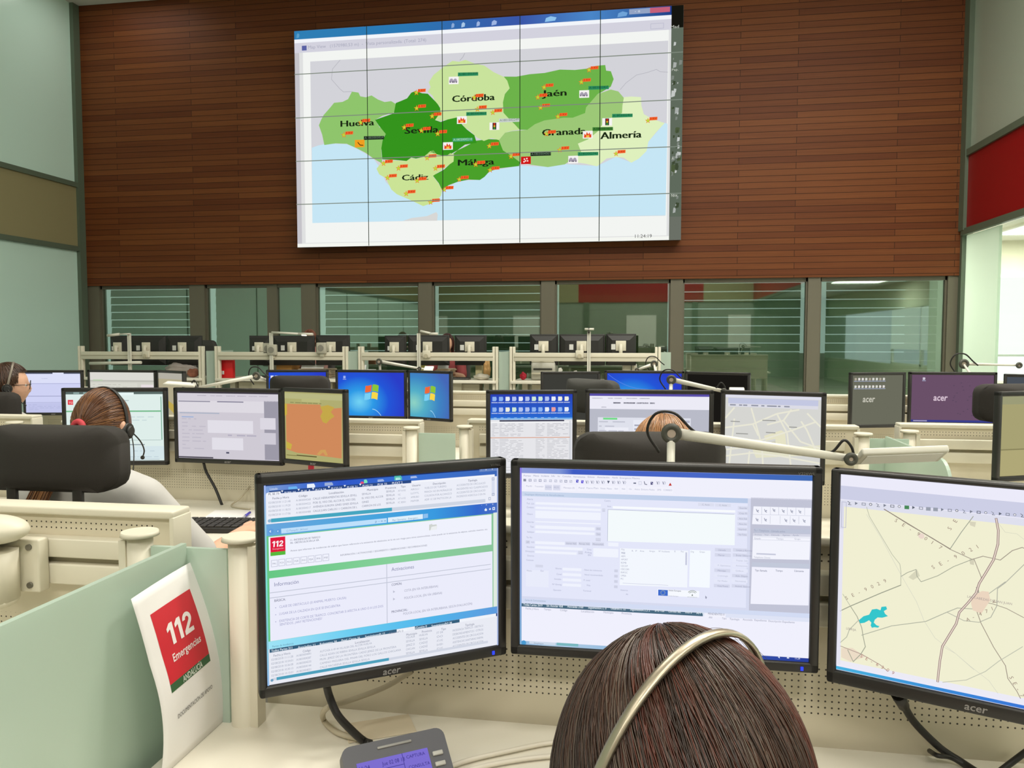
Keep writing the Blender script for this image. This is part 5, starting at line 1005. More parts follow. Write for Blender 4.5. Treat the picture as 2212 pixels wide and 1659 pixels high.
def workstation(k, Y, label, depth=.76):
    t = thing('workstation', label, 'desk', (CX0+PITCH*k, Y, 0), 0, None); hw = .77
    bm = newbm()
    pl = [(-hw-.07, -.02), (hw+.07, -.02), (hw+.07, -depth+.1), (hw-.1, -depth), (-hw+.1, -depth), (-hw-.07, -depth+.1)]
    prism(bm, [(x, y, .712) for x, y in pl], (0, 0, 1), .028); obj('desk_top', bm, M_DESK, t)
    bm = newbm(); box2(bm, (-hw, 0, .60), (hw, .03, 1.086)); obj('back_panel', bm, M_PERF, t)
    bm = newbm(); box2(bm, (-hw-.004, -.012, 1.086), (hw+.004, .05, 1.102), .004); box2(bm, (hw-.004, -.012, 1.0), (hw+.006, .05, 1.09), .002); box2(bm, (-hw-.006, -.012, 1.0), (-hw+.004, .05, 1.09), .002); obj('top_cap', bm, M_METL, t)
    bm = newbm(); box2(bm, (-hw+.05, -.03, 1.006), (hw-.05, 0, 1.044), .003); box2(bm, (-hw+.05, -.03, .952), (hw-.05, 0, .993), .003); box2(bm, (-hw+.05, -.012, .99), (hw-.05, 0, 1.01), 0, 1); obj('tool_rail', bm, [M_METL, M_GROOVE], t)
    for s in (-1, 1):
        bm = newbm(); x = s*(hw-.005)
        cyl(bm, (x, -.10, 0), (x, -.10, 1.078), .0225, n=20); cyl(bm, (x, -.10, 1.078), (x, -.10, 1.086), .034, .032, n=24)
        box2(bm, (x-s*.02, -.115, .3), (x-s*.034, -.085, 1.07)); box2(bm, (x-.012, -.09, .62), (x+.012, 0, .70)); obj('end_post', bm, M_METL, t)
        bm = newbm(); box2(bm, (x-.02, -depth+.16, .03), (x+.02, -.2, .70), .003); box2(bm, (x-.03, -depth+.1, 0), (x+.03, -.1, .03), .004); obj('leg', bm, M_METL, t)
    return t
workstation(0, Y1, 'foreground white desk of the woman with the silver headband, with perforated back panel')
workstation(-1, Y1, 'empty workstation at the lower left, its panel top running below the big headrest')
RN = {-2: 'far left edge', -1: 'ponytailed woman in the white shirt', 0: 'orange-haired person', 1: 'khaki screen at the right edge'}
for i, k in enumerate((-2, -1, 0, 1)):
    workstation(k, Y2[i], ['second-row workstation at the far left edge, with cream panel below the dark-haired man', 'second-row workstation of the ponytailed woman in the white shirt', 'second-row workstation of the orange-haired person', 'second-row workstation under the khaki screen at the right edge'][i])
for k in (-2, -1, 0, 1):
    workstation(k, Y3 if k < 1 else 4.97, {-2: 'third-row workstation of the dark-haired man at the left', -1: 'third-row workstation under the two four-colour flag screens', 0: 'third-row workstation under the blue and the black screens at the middle', 1: 'third-row workstation under the olive grey and purple screens'}[k])
def partition(k, Y, label, long=True, extra=.64):
    x = CX0+PITCH*(k+.5); t = thing('glass_partition', label, 'partition', (x, Y, 0))
    bm = newbm(); box2(bm, (-.075, -.106, .35), (.075, -.096, 1.06)); obj('end_pane', bm, M_PANEG, t)
    if long:
        n = 8; r = .09; a = [(-.11, .45), (-.11, 1.07)]
        a += [(-.11-extra+r-r*sin(pi/2*i/n), 1.07-r+r*cos(pi/2*i/n)) for i in range(n+1)] + [(-.11-extra, .45)]
        bm = newbm(); prism(bm, [(-.006-.005, y, z) for y, z in a], (1, 0, 0), .01); obj('side_pane', bm, M_PANEG, t)
    return t
partition(-1, Y1, 'frosted green glass partition left of the foreground desk, behind the leaning notice', extra=.78)
partition(0, Y1, 'frosted glass partition right of the road map monitor', extra=.62)
for k, y, lo in ((-2, 3.09, False), (-1, 3.15, False), (0, 3.26, True)):
    partition(k, y, {-2: 'frosted glass filler left of the ponytailed woman', -1: 'frosted glass filler between the orange map monitor and the icon desktop monitor', 0: 'frosted green glass partition with rounded corner behind the foreground lamp head'}[k], lo)

# far row: open frames seen from behind, standing on the raised floor
FR = [((175, 747), (435, 747)), ((470, 747), (746, 747)), ((780, 746), (1070, 746)), ((1107, 745), (1421, 744))]
PZ = .235
for i, (a, b) in enumerate(FR):
    xa, xb = atY(a[0], a[1], Y4).x, atY(b[0], b[1], Y4).x; c = (xa+xb)/2; h = (xb-xa)/2
    t = thing('workstation', ['leftmost white open-frame desk of the far row', 'far-row open-frame desk with the red folder at its left post', 'far-row open-frame desk of the dark-haired woman', 'far-row open-frame desk with the white printer'][i], 'desk', (c, Y4, PZ))
    for s in (-1, 1):
        bm = newbm()
        for q in (0, .034): box2(bm, (s*h-.03+q, -.025, .0), (s*h-.002+q, .025, 1.115), .005)
        obj('post', bm, M_METL, t)
    zb = 1.24-PZ
    bm = newbm(); box2(bm, (-h+.02, -.03, zb-.045), (h-.02, .03, zb+.045), .004); box2(bm, (-h+.02, -.034, zb-.004), (h-.02, -.028, zb+.004), 0, 1); obj('beam', bm, [M_METL, M_GROOVE], t)
    bm = newbm(); box2(bm, (-h-.01, -.06, .715), (h+.01, .55, .745), .004); obj('desk_top', bm, M_DESK, t)
    for s in (-1, 1):
        bm = newbm(); box2(bm, (s*(h-.12)-.03, .1, .02), (s*(h-.12)+.03, .46, .715)); box2(bm, (s*(h-.12)-.04, .02, 0), (s*(h-.12)+.04, .52, .02)); obj('leg', bm, M_METL, t)
    bm = newbm(); box2(bm, (-h+.2, .1, .62), (h-.2, .3, .70)); box2(bm, (-h*.5, .05, .5), (-h*.5+.22, .09, .71)); box2(bm, (h*.2, .05, .5), (h*.2+.22, .09, .71)); obj('cable_tray', bm, M_MET, t)
    tag(t, group=None)
for x, lab in ((-4.92, 'frosted glass between the two leftmost far-row desks'), (-3.2, 'frosted glass between the middle far-row desks'), (-1.48, 'frosted glass left of the far desk with the printer'), (.24, 'frosted glass at the right end of the far row')):
    bm = newbm(); box2(bm, (x-.055, Y4+.0, PZ+.5), (x+.055, Y4+.012, PZ+1.06)); box2(bm, (x-.006, Y4+.012, PZ+.5), (x+.006, Y4+.5, PZ+1.06)); box2(bm, (x-.05, Y4-.01, PZ), (x+.05, Y4+.02, PZ+.5))
    tag(obj('glass_partition', bm, M_PANEG), lab, 'partition')

# ================================================================== CHAIRS
M_FAB = mat('black_upholstery', '#2b2723', 0.85, bump=.25, scale=900)
M_FABD = mat('dark_grey_upholstery', '#3b3a36', 0.8, bump=.2, scale=700)
def chair(label, head, Ztop=1.222, yaw=0.0, seatz=.47, headrest=True, fab=None, base=0.0, group=None, hw=.325):
    """head: world point of the headrest centre (x, y)"""
    fab = fab or M_FAB
    t = thing('office_chair', label, 'chair', (head[0], head[1], base), yaw)
    y0 = .0
    if headrest:
        bm = newbm(); cushion(bm, (0, .01, Ztop-.082), hw, .162, .075, .045, .012, curve=-.045); obj('headrest', bm, fab, t)
        for s in (-1, 1):
            bm = newbm(); box2(bm, (s*.09-.013, -.005, Ztop-.30), (s*.09+.013, .008, Ztop-.12), .003)
            for q in range(3): box2(bm, (s*.09-.003, -.0065, Ztop-.19-.022*q), (s*.09+.003, -.0045, Ztop-.183-.022*q), 0, 1)
            obj('headrest_bracket', bm, [M_BLACK, mat('slot_grey', '#8b8578', .5)], t)
    zb = Ztop-.205 if headrest else Ztop
    bm = newbm(); cushion(bm, (0, .035, (zb+seatz+.02)/2), .46, zb-seatz-.02, .08, .10, .02, curve=-.03); obj('backrest', bm, fab, t)
    bm = newbm(); box(bm, (0, .27, seatz-.03), (.48, .46, .085), None, .04, seg=3); obj('seat', bm, fab, t)
    bm = newbm(); box2(bm, (-.035, -.02, seatz-.1), (.035, .0, seatz+.3), .006); box2(bm, (-.035, -.02, seatz-.115), (.035, .3, seatz-.08), .006); obj('back_support', bm, M_BLACK, t)
    for s in (-1, 1):
        bm = newbm(); box(bm, (s*.27, .25, seatz+.19), (.07, .25, .03), None, .012); tube(bm, [(s*.27, .25, seatz+.18), (s*.27, .25, seatz-.06), (s*.2, .25, seatz-.085)], .014, 8); obj('armrest', bm, M_BLACK, t)
    bm = newbm(); cyl(bm, (0, .25, .1), (0, .25, seatz-.08), .025)
    for k in range(5):
        a = 2*pi*k/5+.3; tube(bm, [(0, .25, .11), (.3*cos(a), .25+.3*sin(a), .075)], [.026, .016], 8)
    obj('star_base', bm, M_BLACK, t)
    for k in range(5):
        a = 2*pi*k/5+.3; bm = newbm(); c = Vector((.3*cos(a), .25+.3*sin(a), .03)); d = Vector((-sin(a), cos(a), 0))
        cyl(bm, c-d*.022, c+d*.022, .03, n=16); cyl(bm, c+Vector((0, 0, .02)), c+Vector((0, 0, .07)), .008); obj('caster', bm, M_BLACK, t)
    return t
h = atD(94, 988, 1.93); chair('big black office chair with a wide headrest, in front of the ponytailed woman', (h.x, h.y), 1.222, yaw=.02, hw=.36)
h = atD(1410, 985, 1.86); chair('black office chair with a wide headrest behind the foreground lamp joint', (h.x, h.y), 1.213, yaw=.16, hw=.365)
h = atD(-42, 870, 4.0); chair('black office chair behind the dark-haired man at the left edge', (h.x, h.y), 1.165, yaw=.1)
h = atD(640, 826, 4.2); chair('black office chair in front of the strip of icons on blue', (h.x, h.y), 1.24, yaw=.06)
h = atD(1262, 850, 3.75); chair('dark grey office chair turned sideways behind the icon desktop monitor', (h.x, h.y), 1.245, yaw=-.75, fab=M_FABD)
h = atD(2203, 880, 3.35); chair('black office chair behind the khaki screen at the right edge', (h.x, h.y), 1.245, yaw=.3)
h = atD(442, 740, 10.6); chair('small dark office chair of the far row, right of the leftmost desk', (h.x, h.y), 1.18, yaw=pi-.1, headrest=False, base=PZ, fab=M_FABD)

# ================================================================== DESK LAMPS
M_LAMP = mat('lamp_white_metal', '#dcd9cc', .38); M_JOINT = mat('lamp_joint_grey', '#4a4a42', .45); M_CABLE = mat('black_cable', '#1d1b19', .5)
M_LED = mat('led_diffuser', '#f4f3ee', .35)
def lamp(label, base, j1, j2=None, headc=None, hd=(1, 0, 0), hup=(0, -.55, .83), hs=(.17, .07, .014), r=.009, jr=.0185, loops=True, lit=False):
    base, j1 = Vector(base), Vector(j1); t = thing('desk_lamp', label, 'lamp', base)
    def o(p): return Vector(p)-base
    ax = Vector((0, -1, 0)); toc = Vector((0, -.002, 0))
    bm = newbm(); box(bm, (0, 0, .01), (.035, .04, .02), None, .004); tube(bm, [(0, 0, .0), o(j1)], r*.85, 4 if False else 10); obj('post', bm, M_LAMP, t)
    bm = newbm(); c = o(j1)+Vector((0, -r*1.2, 0)); ring(bm, c, ax, jr*.72, jr*.34); cyl(bm, c-ax*.006, c+ax*.003, jr*.45, n=20, mi=1); obj('joint', bm, [M_JOINT, mat('joint_centre', '#b8a898', .4)], t)
    if j2 is not None:
        j2 = Vector(j2); bm = newbm(); d = o(j2)-o(j1)
        tube(bm, [o(j1)+d.normalized()*jr*.6, o(j1)+d*.5, o(j2)], [r*1.25, r*1.05, r*.8], 10); obj('arm', bm, M_LAMP, t)
        bm = newbm(); c = o(j2)+Vector((0, -r*1.2, 0)); ring(bm, c, ax, jr*.42, jr*.26); cyl(bm, c-ax*.005, c+ax*.002, jr*.2, n=16, mi=1); obj('joint', bm, [M_JOINT, mat('joint_centre', '#b8a898', .4)], t)
    if headc is not None:
        X = Vector(hd).normalized(); Zv = Vector(hup); Zv = (Zv-X*Zv.dot(X)).normalized(); Yv = Zv.cross(X); Rm = Matrix((X, Yv, Zv)).transposed()
        bm = newbm(); c = o(headc); w, d2, th = hs
        box(bm, c, (w, d2, th), Rm, .003)
        tube(bm, [o(j2 if j2 is not None else j1), c-X*w*.5], r*.6, 8); obj('lamp_head', bm, M_LAMP, t)
        bm = newbm(); box(bm, c+Zv*(th*.5), (w*.88, d2*.74, .003), Rm, 0); obj('diffuser', bm, em('#fff8ea', 1.5) if lit else M_LED, t)
    if loops:
        a = o(j1); k = jr/.0185
        bm = newbm(); tube(bm, catmull([a+Vector((-.022*k, .012, -.04*k)), a+Vector((-.045*k, .01, .0)), a+Vector((-.03*k, .0, .036*k)), a+Vector((.005*k, 0, .038*k)), a+Vector((.035*k, 0, .01*k)), a+Vector((.055*k, .008, -.006*k))], 6), .0028*k, 8)
        if j2 is not None and headc is not None:
            obj('cable', bm, M_CABLE, t); bm = newbm()
            b = o(j2); tube(bm, catmull([b+Vector((-.055*k, .006, .002)), b+Vector((-.03*k, 0, .012*k)), b+Vector((-.012*k, -.004, .034*k)), b+Vector((.002*k, -.004, .022*k)), b+Vector((.008*k, 0, .002))], 6), .0026*k, 8)
        obj('cable', bm, M_CABLE, t)
    return t
zr = 1.102
D = atD
lamp('white articulated desk lamp at the foreground, its long arm reaching right over the street map', Vector(D(1444, 1000, 1.5)[:2]+(zr,)) if False else (D(1444, 1000, 1.5).x, Y1+.03, zr), D(1450, 935, 1.5), D(1835, 990, 1.46), D(1945, 983, 1.46), hd=(1, .10, .05), hup=(0, -.5, -.87), hs=(.155, .055, .013))
p = D(1445, 840, 3.25); lamp('white desk lamp in front of the blue screen, arm sloping down to the black screen', (p.x, Y2[2]+.02, zr), D(1450, 820, 3.25), D(1563, 845, 3.2), D(1592, 845, 3.2), hs=(.06, .04, .012), jr=.019, loops=True)
p = D(565, 835, 4.98); lamp('white desk lamp by the icon strip screen, arm sloping left to a flat white head', (p.x, Y3+.02, zr), D(556, 812, 4.98), D(425, 838, 4.9), D(390, 830, 4.9), hd=(1, .1, -.06), hup=(0, -.25, .97), hs=(.2, .06, .014), r=.011, jr=.026, lit=False)  # head stays unlit, white is its own colour
p = D(2074, 800, 5.0); lamp('thin white desk lamp by the bright window at the right, above the purple screen', (p.x, 5.0, zr), D(2081, 786, 5.0), D(2200, 789, 5.0), None, r=.008, jr=.03)
p = D(812, 795, 5.05); lamp('white desk lamp above the two flag screens, arm reaching right', (p.x, Y3+.02, zr), D(820, 781, 5.05), D(907, 796, 5.05), D(926, 797, 5.05), hs=(.06, .05, .012), r=.009, jr=.02, loops=False)
p = D(1424, 800, 5.05); lamp('white desk lamp at the post right of the far row, arm folded to the left', (p.x, Y3+.02, zr), D(1413, 786, 5.05), D(1376, 799, 5.05), None, r=.009, jr=.022)
def pole_lamp(label, x, ytop, parts, zb):
    b = atY(x, 797, Y4-.06); t = thing('desk_lamp', label, 'lamp', (b.x, Y4-.06, PZ+.745))
    top = atY(x, ytop, Y4-.06).z-PZ-.745
    bm = newbm(); box2(bm, (-.03, -.0, 0), (.03, .05, .02)); box2(bm, (-.018, -.012, 0), (-.002, .012, top)); box2(bm, (.003, -.012, 0), (.018, .012, top)); obj('post', bm, M_LAMP, t)
    for k, (xa, ya, xb, yb, w, nm, m) in enumerate(parts):
        A = atY(xa, ya, Y4-.085)-Vector((b.x, Y4-.06, PZ+.745)); B = atY(xb, yb, Y4-.085)-Vector((b.x, Y4-.06, PZ+.745))
        bm = newbm(); tube(bm, [A, B], w, 8); obj(nm, bm, m, t)
M_LIT = em('#fff6e2', 1.6)
pole_lamp('pole lamp on the leftmost far desk, with a low white bar', 281, 720, [(232, 725, 258, 722, .016, 'lamp_head', M_LAMP), (258, 722, 281, 721, .008, 'arm', M_LAMP), (194, 785, 305, 783, .018, 'arm', M_LAMP)], 0)
pole_lamp('lamp with a lit head over the second far desk from the left', 587, 719, [(587, 718, 645, 721, .012, 'arm', M_LAMP), (645, 721, 676, 722, .014, 'lamp_head', M_LAMP), (652, 723, 662, 723.5, .012, 'bulb', M_LIT)], 0)
pole_lamp('pole lamp left of the dark-haired woman in the far row', 905, 720, [(908, 715, 930, 720, .012, 'arm', M_LAMP), (928, 721, 946, 721, .014, 'lamp_head', M_LAMP)], 0)
pole_lamp('tall thin pole lamp with a small crossbar over the printer desk', 1272, 716, [(1263, 711, 1283, 711, .012, 'lamp_head', M_LAMP), (1272, 720, 1272, 708, .012, 'joint', M_JOINT)], 0)

# ================================================================== PHONE, NOTICE, CABLES
def phone():
    c = [atD(735, 1612, 1.17), atD(955, 1574, 1.24)]
    ctr = (c[0]+c[1])/2; d = c[1]-c[0]; yaw = atan2(d.y, d.x); w = hypot(d.x, d.y)
    t = thing('desk_phone', 'grey desk phone with a violet display on the foreground desk', 'phone', (ctr.x, ctr.y, .74), yaw)
    zt = ctr.z-.74; sl = radians(40); L = .20
    Rm = Matrix.Rotation(sl, 3, 'X')
    def P(x, v, n=0): return Vector((x, -v*cos(sl)+n*-sin(sl), zt-v*sin(sl)+n*cos(sl)))
    bm = newbm(); r = rrect(w, L*.78, .014)
    top = [bm.verts.new(P(x, .078-y+.0, 0)) for x, y in r]; bot = [bm.verts.new((v.co.x*.98, v.co.y*.9-.0, 0.0)) for v in top]
    mid = [bm.verts.new(P(x*1.01, .078-y, -.018)) for x, y in r]; n = len(r)
    bm.faces.new(top)
    for a, b in ((top, mid), (mid, bot)):
        for i in range(n): f = bm.faces.new((a[i], b[i], b[(i+1) % n], a[(i+1) % n])); f.smooth = False
    bm.faces.new(bot[::-1]); bmesh.ops.recalc_face_normals(bm, faces=bm.faces[:]); obj('housing', bm, mat('phone_grey', '#55555a', .45), t)
    H = homog([(0, 0), (1, 0), (1, 1), (0, 1)], [(0, 0), (1, 0), (1, 1), (0, 1)])
    x0, x1, v0, v1 = -w*.385, w*.30, .028, .10
    F = Flat(H, gap=.0003); F.loc([(x0, v0), (x1, v0), (x1, v1), (x0, v1)], '#7d6fd0', 0)
    def tx(s, x, v, h, wd_, c='#3c3486'):
        vs, fs, wd = glyphs(s); i = len(F.v); F.v += [(x+vx*wd_/wd, -.0006, v-vy*h/CAPH) for vx, vy in vs]; F.f += [tuple(j+i for j in f[::-1]) for f in fs]; F.m += [F.mi(c)]*len(fs)
    tx('11:24', x0+.003, v0+.012, .006, .016); tx('Jue 02 08 18', x0+.038, v0+.012, .006, .036)
    tx('CAPTURA', x1-.036, v0+.010, .005, .030); tx('CONSULTA', x1-.036, v0+.026, .005, .034); tx('F. ALTER', x1-.036, v0+.042, .005, .030)
    F.loc([(x1-.042, v0), (x1-.041, v0), (x1-.041, v1), (x1-.042, v1)], '#4a4298', 1); F.loc([(x0, v0+.016), (x1-.042, v0+.016), (x1-.042, v0+.017), (x0, v0+.017)], '#4a4298', 1)
    me = bpy.data.meshes.new('display'); me.from_pydata([tuple(P(x, z, .0008-y)) for x, y, z in F.v], [], F.f)
    for m in F.mats: me.materials.append(m)
    me.polygons.foreach_set('material_index', F.m); o = bpy.data.objects.new('display', me); COL.objects.link(o); o.parent = t
    for k in range(4):
        bm = newbm(); box(bm, P(w*.385, v0+.012+k*.0165, .0015), (.017, .007, .005), Matrix.Rotation(sl, 3, 'X'), .0015); obj('key', bm, mat('key_grey', '#b4b2aa', .4), t)
    bm = newbm(); box(bm, P(-.0, .012, .001), (.055, .004, .003), Rm, .001); obj('indicator_bar', bm, mat('bar_light_grey', '#8f8d88', .4), t)
phone()
def notice():
    t0 = atZ(493, 1550, .741); X = -.752
    tl, tr = atX_ = None, None
    t = thing('paper_notice', 'white sheet with a red 112 square leaning on the frosted glass partition', 'notice', (X, (1.312+1.10)/2, .741))
    yb, yf = 1.316-.0, 1.316-.21
    # curled sheet: u along the bottom edge (0 far .. 1 near), v up
    def S_(u, v):
        y = yb-.21*u; z = .297*v
        lean = -.058*min(v, 1)**1.6 + .022*sin(pi*v)*(.35+.65*u) + .028*max(0, v-.62)**1.3*(u**1.5)*3
        return Vector((X+lean+.002-t.location.x, y-.012*v*u-t.location.y, z*.985))
    n, m = 14, 20; bm = newbm(); G = [[bm.verts.new(S_(i/n, j/m)) for j in range(m+1)] for i in range(n+1)]
    for i in range(n):
        for j in range(m): f = bm.faces.new((G[i][j], G[i+1][j], G[i+1][j+1], G[i][j+1])); f.smooth = True
    o = obj('sheet', bm, mat('paper_white', '#eeecea', .6), t); so = o.modifiers.new('s', 'SOLIDIFY'); so.thickness = .0004; so.offset = 0
    # printing follows the sheet
    v_, f_, mi_ = [], [], []; mats = []
    def nrm(u, v):
        a = S_(min(u+.01, 1), v)-S_(u-.01, v); b = S_(u, min(v+.01, 1))-S_(u, v-.01); k = b.cross(a).normalized(); return k if k.x > 0 else -k
    def put(pts, faces, c, L):
        m = ink(c)
        if m not in mats: mats.append(m)
        i = len(v_)
        for a, b in pts: v_.append(S_(a, b)+nrm(a, b)*.0005*L)
        for f in faces: f_.append(tuple(j+i for j in f)); mi_.append(mats.index(m))
    def patch(u0, u1, v0, v1, c, L, k=8):
        put([(u0+(u1-u0)*i/k, v0+(v1-v0)*j/k) for i in range(k+1) for j in range(k+1)], [(i*(k+1)+j, (i+1)*(k+1)+j, (i+1)*(k+1)+j+1, i*(k+1)+j+1) for i in range(k) for j in range(k)], c, L)
    # print runs left to right from the near edge (u=1) to the far edge (u=0)
    patch(.84, .24, .43, .475, '#2f5f38', 1.2); patch(.84, .24, .475, .87, '#cf1c30', 1)
    def txt(s, l, base, hgt, w, c, bold=0, shear=0):
        vs, fs, wd = glyphs(s, bold, shear); put([(l-vx*w/wd, base+vy*hgt/CAPH) for vx, vy in vs], fs, c, 2.2)
    txt('112', .715, .655, .118, .37, '#f4ecec', .055, .05); txt('Emergencias', .73, .572, .040, .42, '#f0dede', .02, .1)
    txt('ANDALUCÍA', .67, .436, .034, .30, '#e4ece2', .012); txt('DOCUMENTACIÓN DE APOYO', .80, .27, .024, .53, '#3c3a3a')
    me = bpy.data.meshes.new('printing'); me.from_pydata([tuple(p) for p in v_], [], f_)
    for q in mats: me.materials.append(q)
    me.polygons.foreach_set('material_index', mi_); o = bpy.data.objects.new('printing', me); COL.objects.link(o); o.parent = t
notice()
def cable(label, pts, r, m, name='cable', group=None, k=6):
    bm = newbm(); tube(bm, catmull(pts, k), r, 8); return tag(obj(name, bm, m), label, 'cable', group)
M_CBEI = mat('beige_cable', '#b9af98', .5); M_CWH = mat('white_cable', '#d6cfbf', .5)
def onz(x, y, z=.747): return atZ(x, y, z)
cable('thick black cable dropping from the stacked lists monitor to the desk', [atD(705, 1478, 1.30), atD(712, 1505, 1.31), atD(730, 1545, 1.30), onz(762, 1580, .77), onz(785, 1600), onz(800, 1606)], .0068, M_CABLE)
cable('beige cable looping below the stacked lists monitor', [atD(890, 1450, 1.42), atD(830, 1485, 1.40), atD(750, 1515, 1.37), atD(705, 1530, 1.33), onz(699, 1555, .75), onz(730, 1583, .748), onz(785, 1598, .748)], .005, M_CBEI)
cable('black cable hanging from the road map monitor', [atD(1936, 1492, 1.22), atD(1948, 1515, 1.24), atD(1975, 1560, 1.27), atD(2030, 1615, 1.26), onz(2075, 1645, .75), onz(2110, 1668, .747), onz(2160, 1700, .747)], .0062, M_CABLE)
bm = newbm(); a, b = atD(1940, 1500, 1.225), atD(1952, 1525, 1.245); cyl(bm, a, b, .011, .009, n=12); tag(obj('cable_plug', bm, M_BLACK), 'black plug hanging under the road map monitor', 'plug')
cable('short black cable end branching on the desk under the road map monitor', [onz(2008, 1622, .75), onz(2025, 1632, .765), onz(2052, 1636, .756), onz(2085, 1652, .748)], .004, M_CABLE)
cable('black cable at the lower right corner on the desk', [onz(2130, 1690, .747), onz(2175, 1655, .76), onz(2215, 1625, .78), onz(2250, 1600, .80)], .005, M_CABLE)
cable('white cable lying on the desk beside the headband woman, upper one', [onz(965, 1658), onz(1020, 1640), onz(1100, 1622), onz(1185, 1605), onz(1260, 1600)], .004, M_CWH)
cable('white cable lying on the desk beside the headband woman, lower one', [onz(985, 1670), onz(1060, 1652), onz(1130, 1640), onz(1200, 1632)], .004, M_CWH)
cable('black cable under the lilac grey form monitor', [atD(440, 1000, 3.3), atD(446, 1020, 3.32), atD(465, 1055, 3.3), atD(480, 1092, 3.28)], .006, M_CABLE)
cable('thin grey cable right of the lilac grey form monitor', [atD(548, 1005, 3.4), atD(545, 1040, 3.38), atD(520, 1075, 3.3), onz(500, 1093, .745), onz(540, 1100, .745)], .0035, M_CBEI)
cable('thin pale cable under the pale teal flag monitor', [atD(941, 912, 5.1), atD(930, 922, 5.1), atD(905, 926, 5.1)], .004, M_CBEI)
# left neighbour's monitor arm
t = thing('monitor_stand', 'white monitor arm with a domed top on the lower left workstation', 'monitor arm', tuple(atY(20, 1225, Y1-.05)))
bm = newbm(); ball(bm, (0, -.04, .085), (.075, .05, .028)); ball(bm, (-.02, -.04, .075), (.06, .05, .02)); obj('dome', bm, M_METL, t)
bm = newbm(); cyl(bm, (-.0, -.045, -.05), (0, -.045, .045), .048, n=24); ball(bm, (0, -.045, -.05), (.048, .048, .02)); obj('pivot', bm, M_METL, t)
bm = newbm(); box2(bm, (-.06, -.01, -.045), (.075, .018, .06), .004); obj('clamp_plate', bm, M_METL, t)
for z in (-.03, .045): bm = newbm(); cyl(bm, (.055, -.014, z), (.055, -.009, z), .006); obj('screw', bm, mat('screw_grey', '#7d7a70', .4, .6), t)
bm = newbm(); cyl(bm, (-.02, -.045, .045), (-.02, -.045, .07), .03, n=16); obj('collar', bm, mat('collar_grey', '#77776f', .5), t)
# ================================================================== PEOPLE
M_SKIN = mat('skin', '#d8a88c', .5, var=.05, scale=30)
def hair_mat(name, c1, c2, rough=.34):
    m = mat(name, c1, rough, spec=.55); nt = m.node_tree; N = nt.nodes; L = nt.links; b = N['Principled BSDF']
    if 'Anisotropic' in b.inputs: b.inputs['Anisotropic'].default_value = .4
    g = N.new('ShaderNodeNewGeometry'); mx = N.new('ShaderNodeMix'); mx.data_type = 'RGBA'; mx.inputs['A'].default_value = rgb(c1); mx.inputs['B'].default_value = rgb(c2)
    L.new(g.outputs['Random Per Island'], mx.inputs['Factor']); L.new(mx.outputs['Result'], b.inputs['Base Color']); return m
def skin_mesh(verts, edges, radii, sub=1):
    """closed tapering limbs with rounded joints; remesh() below fuses them into one continuous surface"""
    bm = newbm(); R2 = [r if isinstance(r, tuple) else (r, r) for r in radii]
    for i, v in enumerate(verts): ball(bm, v, (R2[i][0], R2[i][1], min(R2[i])), u=16, v=10)
    for a, b in edges:
        A, B = Vector(verts[a]), Vector(verts[b]); d = (B-A)
        if d.length < 1e-4: continue
        d.normalize(); x = Vector((1, 0, 0)); x = x-d*x.dot(d)
        x = x.normalized() if x.length > .2 else frame_of(d)[0]
        y = d.cross(x); n = 16
        rr = [[bm.verts.new(P+x*cos(2*pi*k/n)*r[0]+y*sin(2*pi*k/n)*r[1]) for k in range(n)] for P, r in ((A, R2[a]), (B, R2[b]))]
        for k in range(n): bm.faces.new((rr[0][k], rr[0][(k+1) % n], rr[1][(k+1) % n], rr[1][k]))
        bm.faces.new(rr[0][::-1]); bm.faces.new(rr[1])
    bmesh.ops.recalc_face_normals(bm, faces=bm.faces[:])
    me = bpy.data.meshes.new('s'); bm.to_mesh(me); bm.free(); return me
def remesh(me, vox, smooth=3):
    o = bpy.data.objects.new('r', me); COL.objects.link(o)
    md = o.modifiers.new('r', 'REMESH'); md.mode = 'VOXEL'; md.voxel_size = vox; md.use_smooth_shade = True
    s = o.modifiers.new('s', 'SMOOTH'); s.iterations = smooth; s.factor = .5
    dg = bpy.context.evaluated_depsgraph_get(); dg.update(); r = bpy.data.meshes.new_from_object(o.evaluated_get(dg)); bpy.data.objects.remove(o); return r
def head_bm(Rm, c):
    """face looks along local +Y"""
    bm = newbm(); q = bmesh.ops.create_uvsphere(bm, u_segments=40, v_segments=28, radius=1.0)['verts']
    for v in q:
        x, y, z = v.co; X, Y, Z = x*.074, y*.094, z*.112
        if z < 0:
            k = -z; X *= 1-.36*k**1.6; Y = Y*(1-.20*k) + .018*k*(1 if y > -.2 else .0); 
            if y < 0: Y *= 1-.25*k
        def g(dx, dz, s): return math.exp(-((x-dx)**2+(z-dz)**2)/(2*s*s)) if y > 0 else 0
        Y += .024*g(0, -.16, .10)+.012*g(0, .02, .09)-.010*g(.36, .04, .16)-.010*g(-.36, .04, .16)+.008*g(.0, -.48, .16)+.010*g(0, -.82, .2)+.006*g(.4, .2, .15)+.006*g(-.4, .2, .15)+.005*g(.5, -.25, .2)+.005*g(-.5, -.25, .2)-.006*g(0, -.62, .08)
        v.co = Vector((X, Y, Z))
    for s in (-1, 1):
        ball(bm, (s*.076, -.008, -.012), (.010, .018, .03), u=12, v=10, rot=Euler((.2, 0, s*.35)).to_matrix())
    for v in bm.verts: v.co = Rm @ v.co + Vector(c)
    return bm
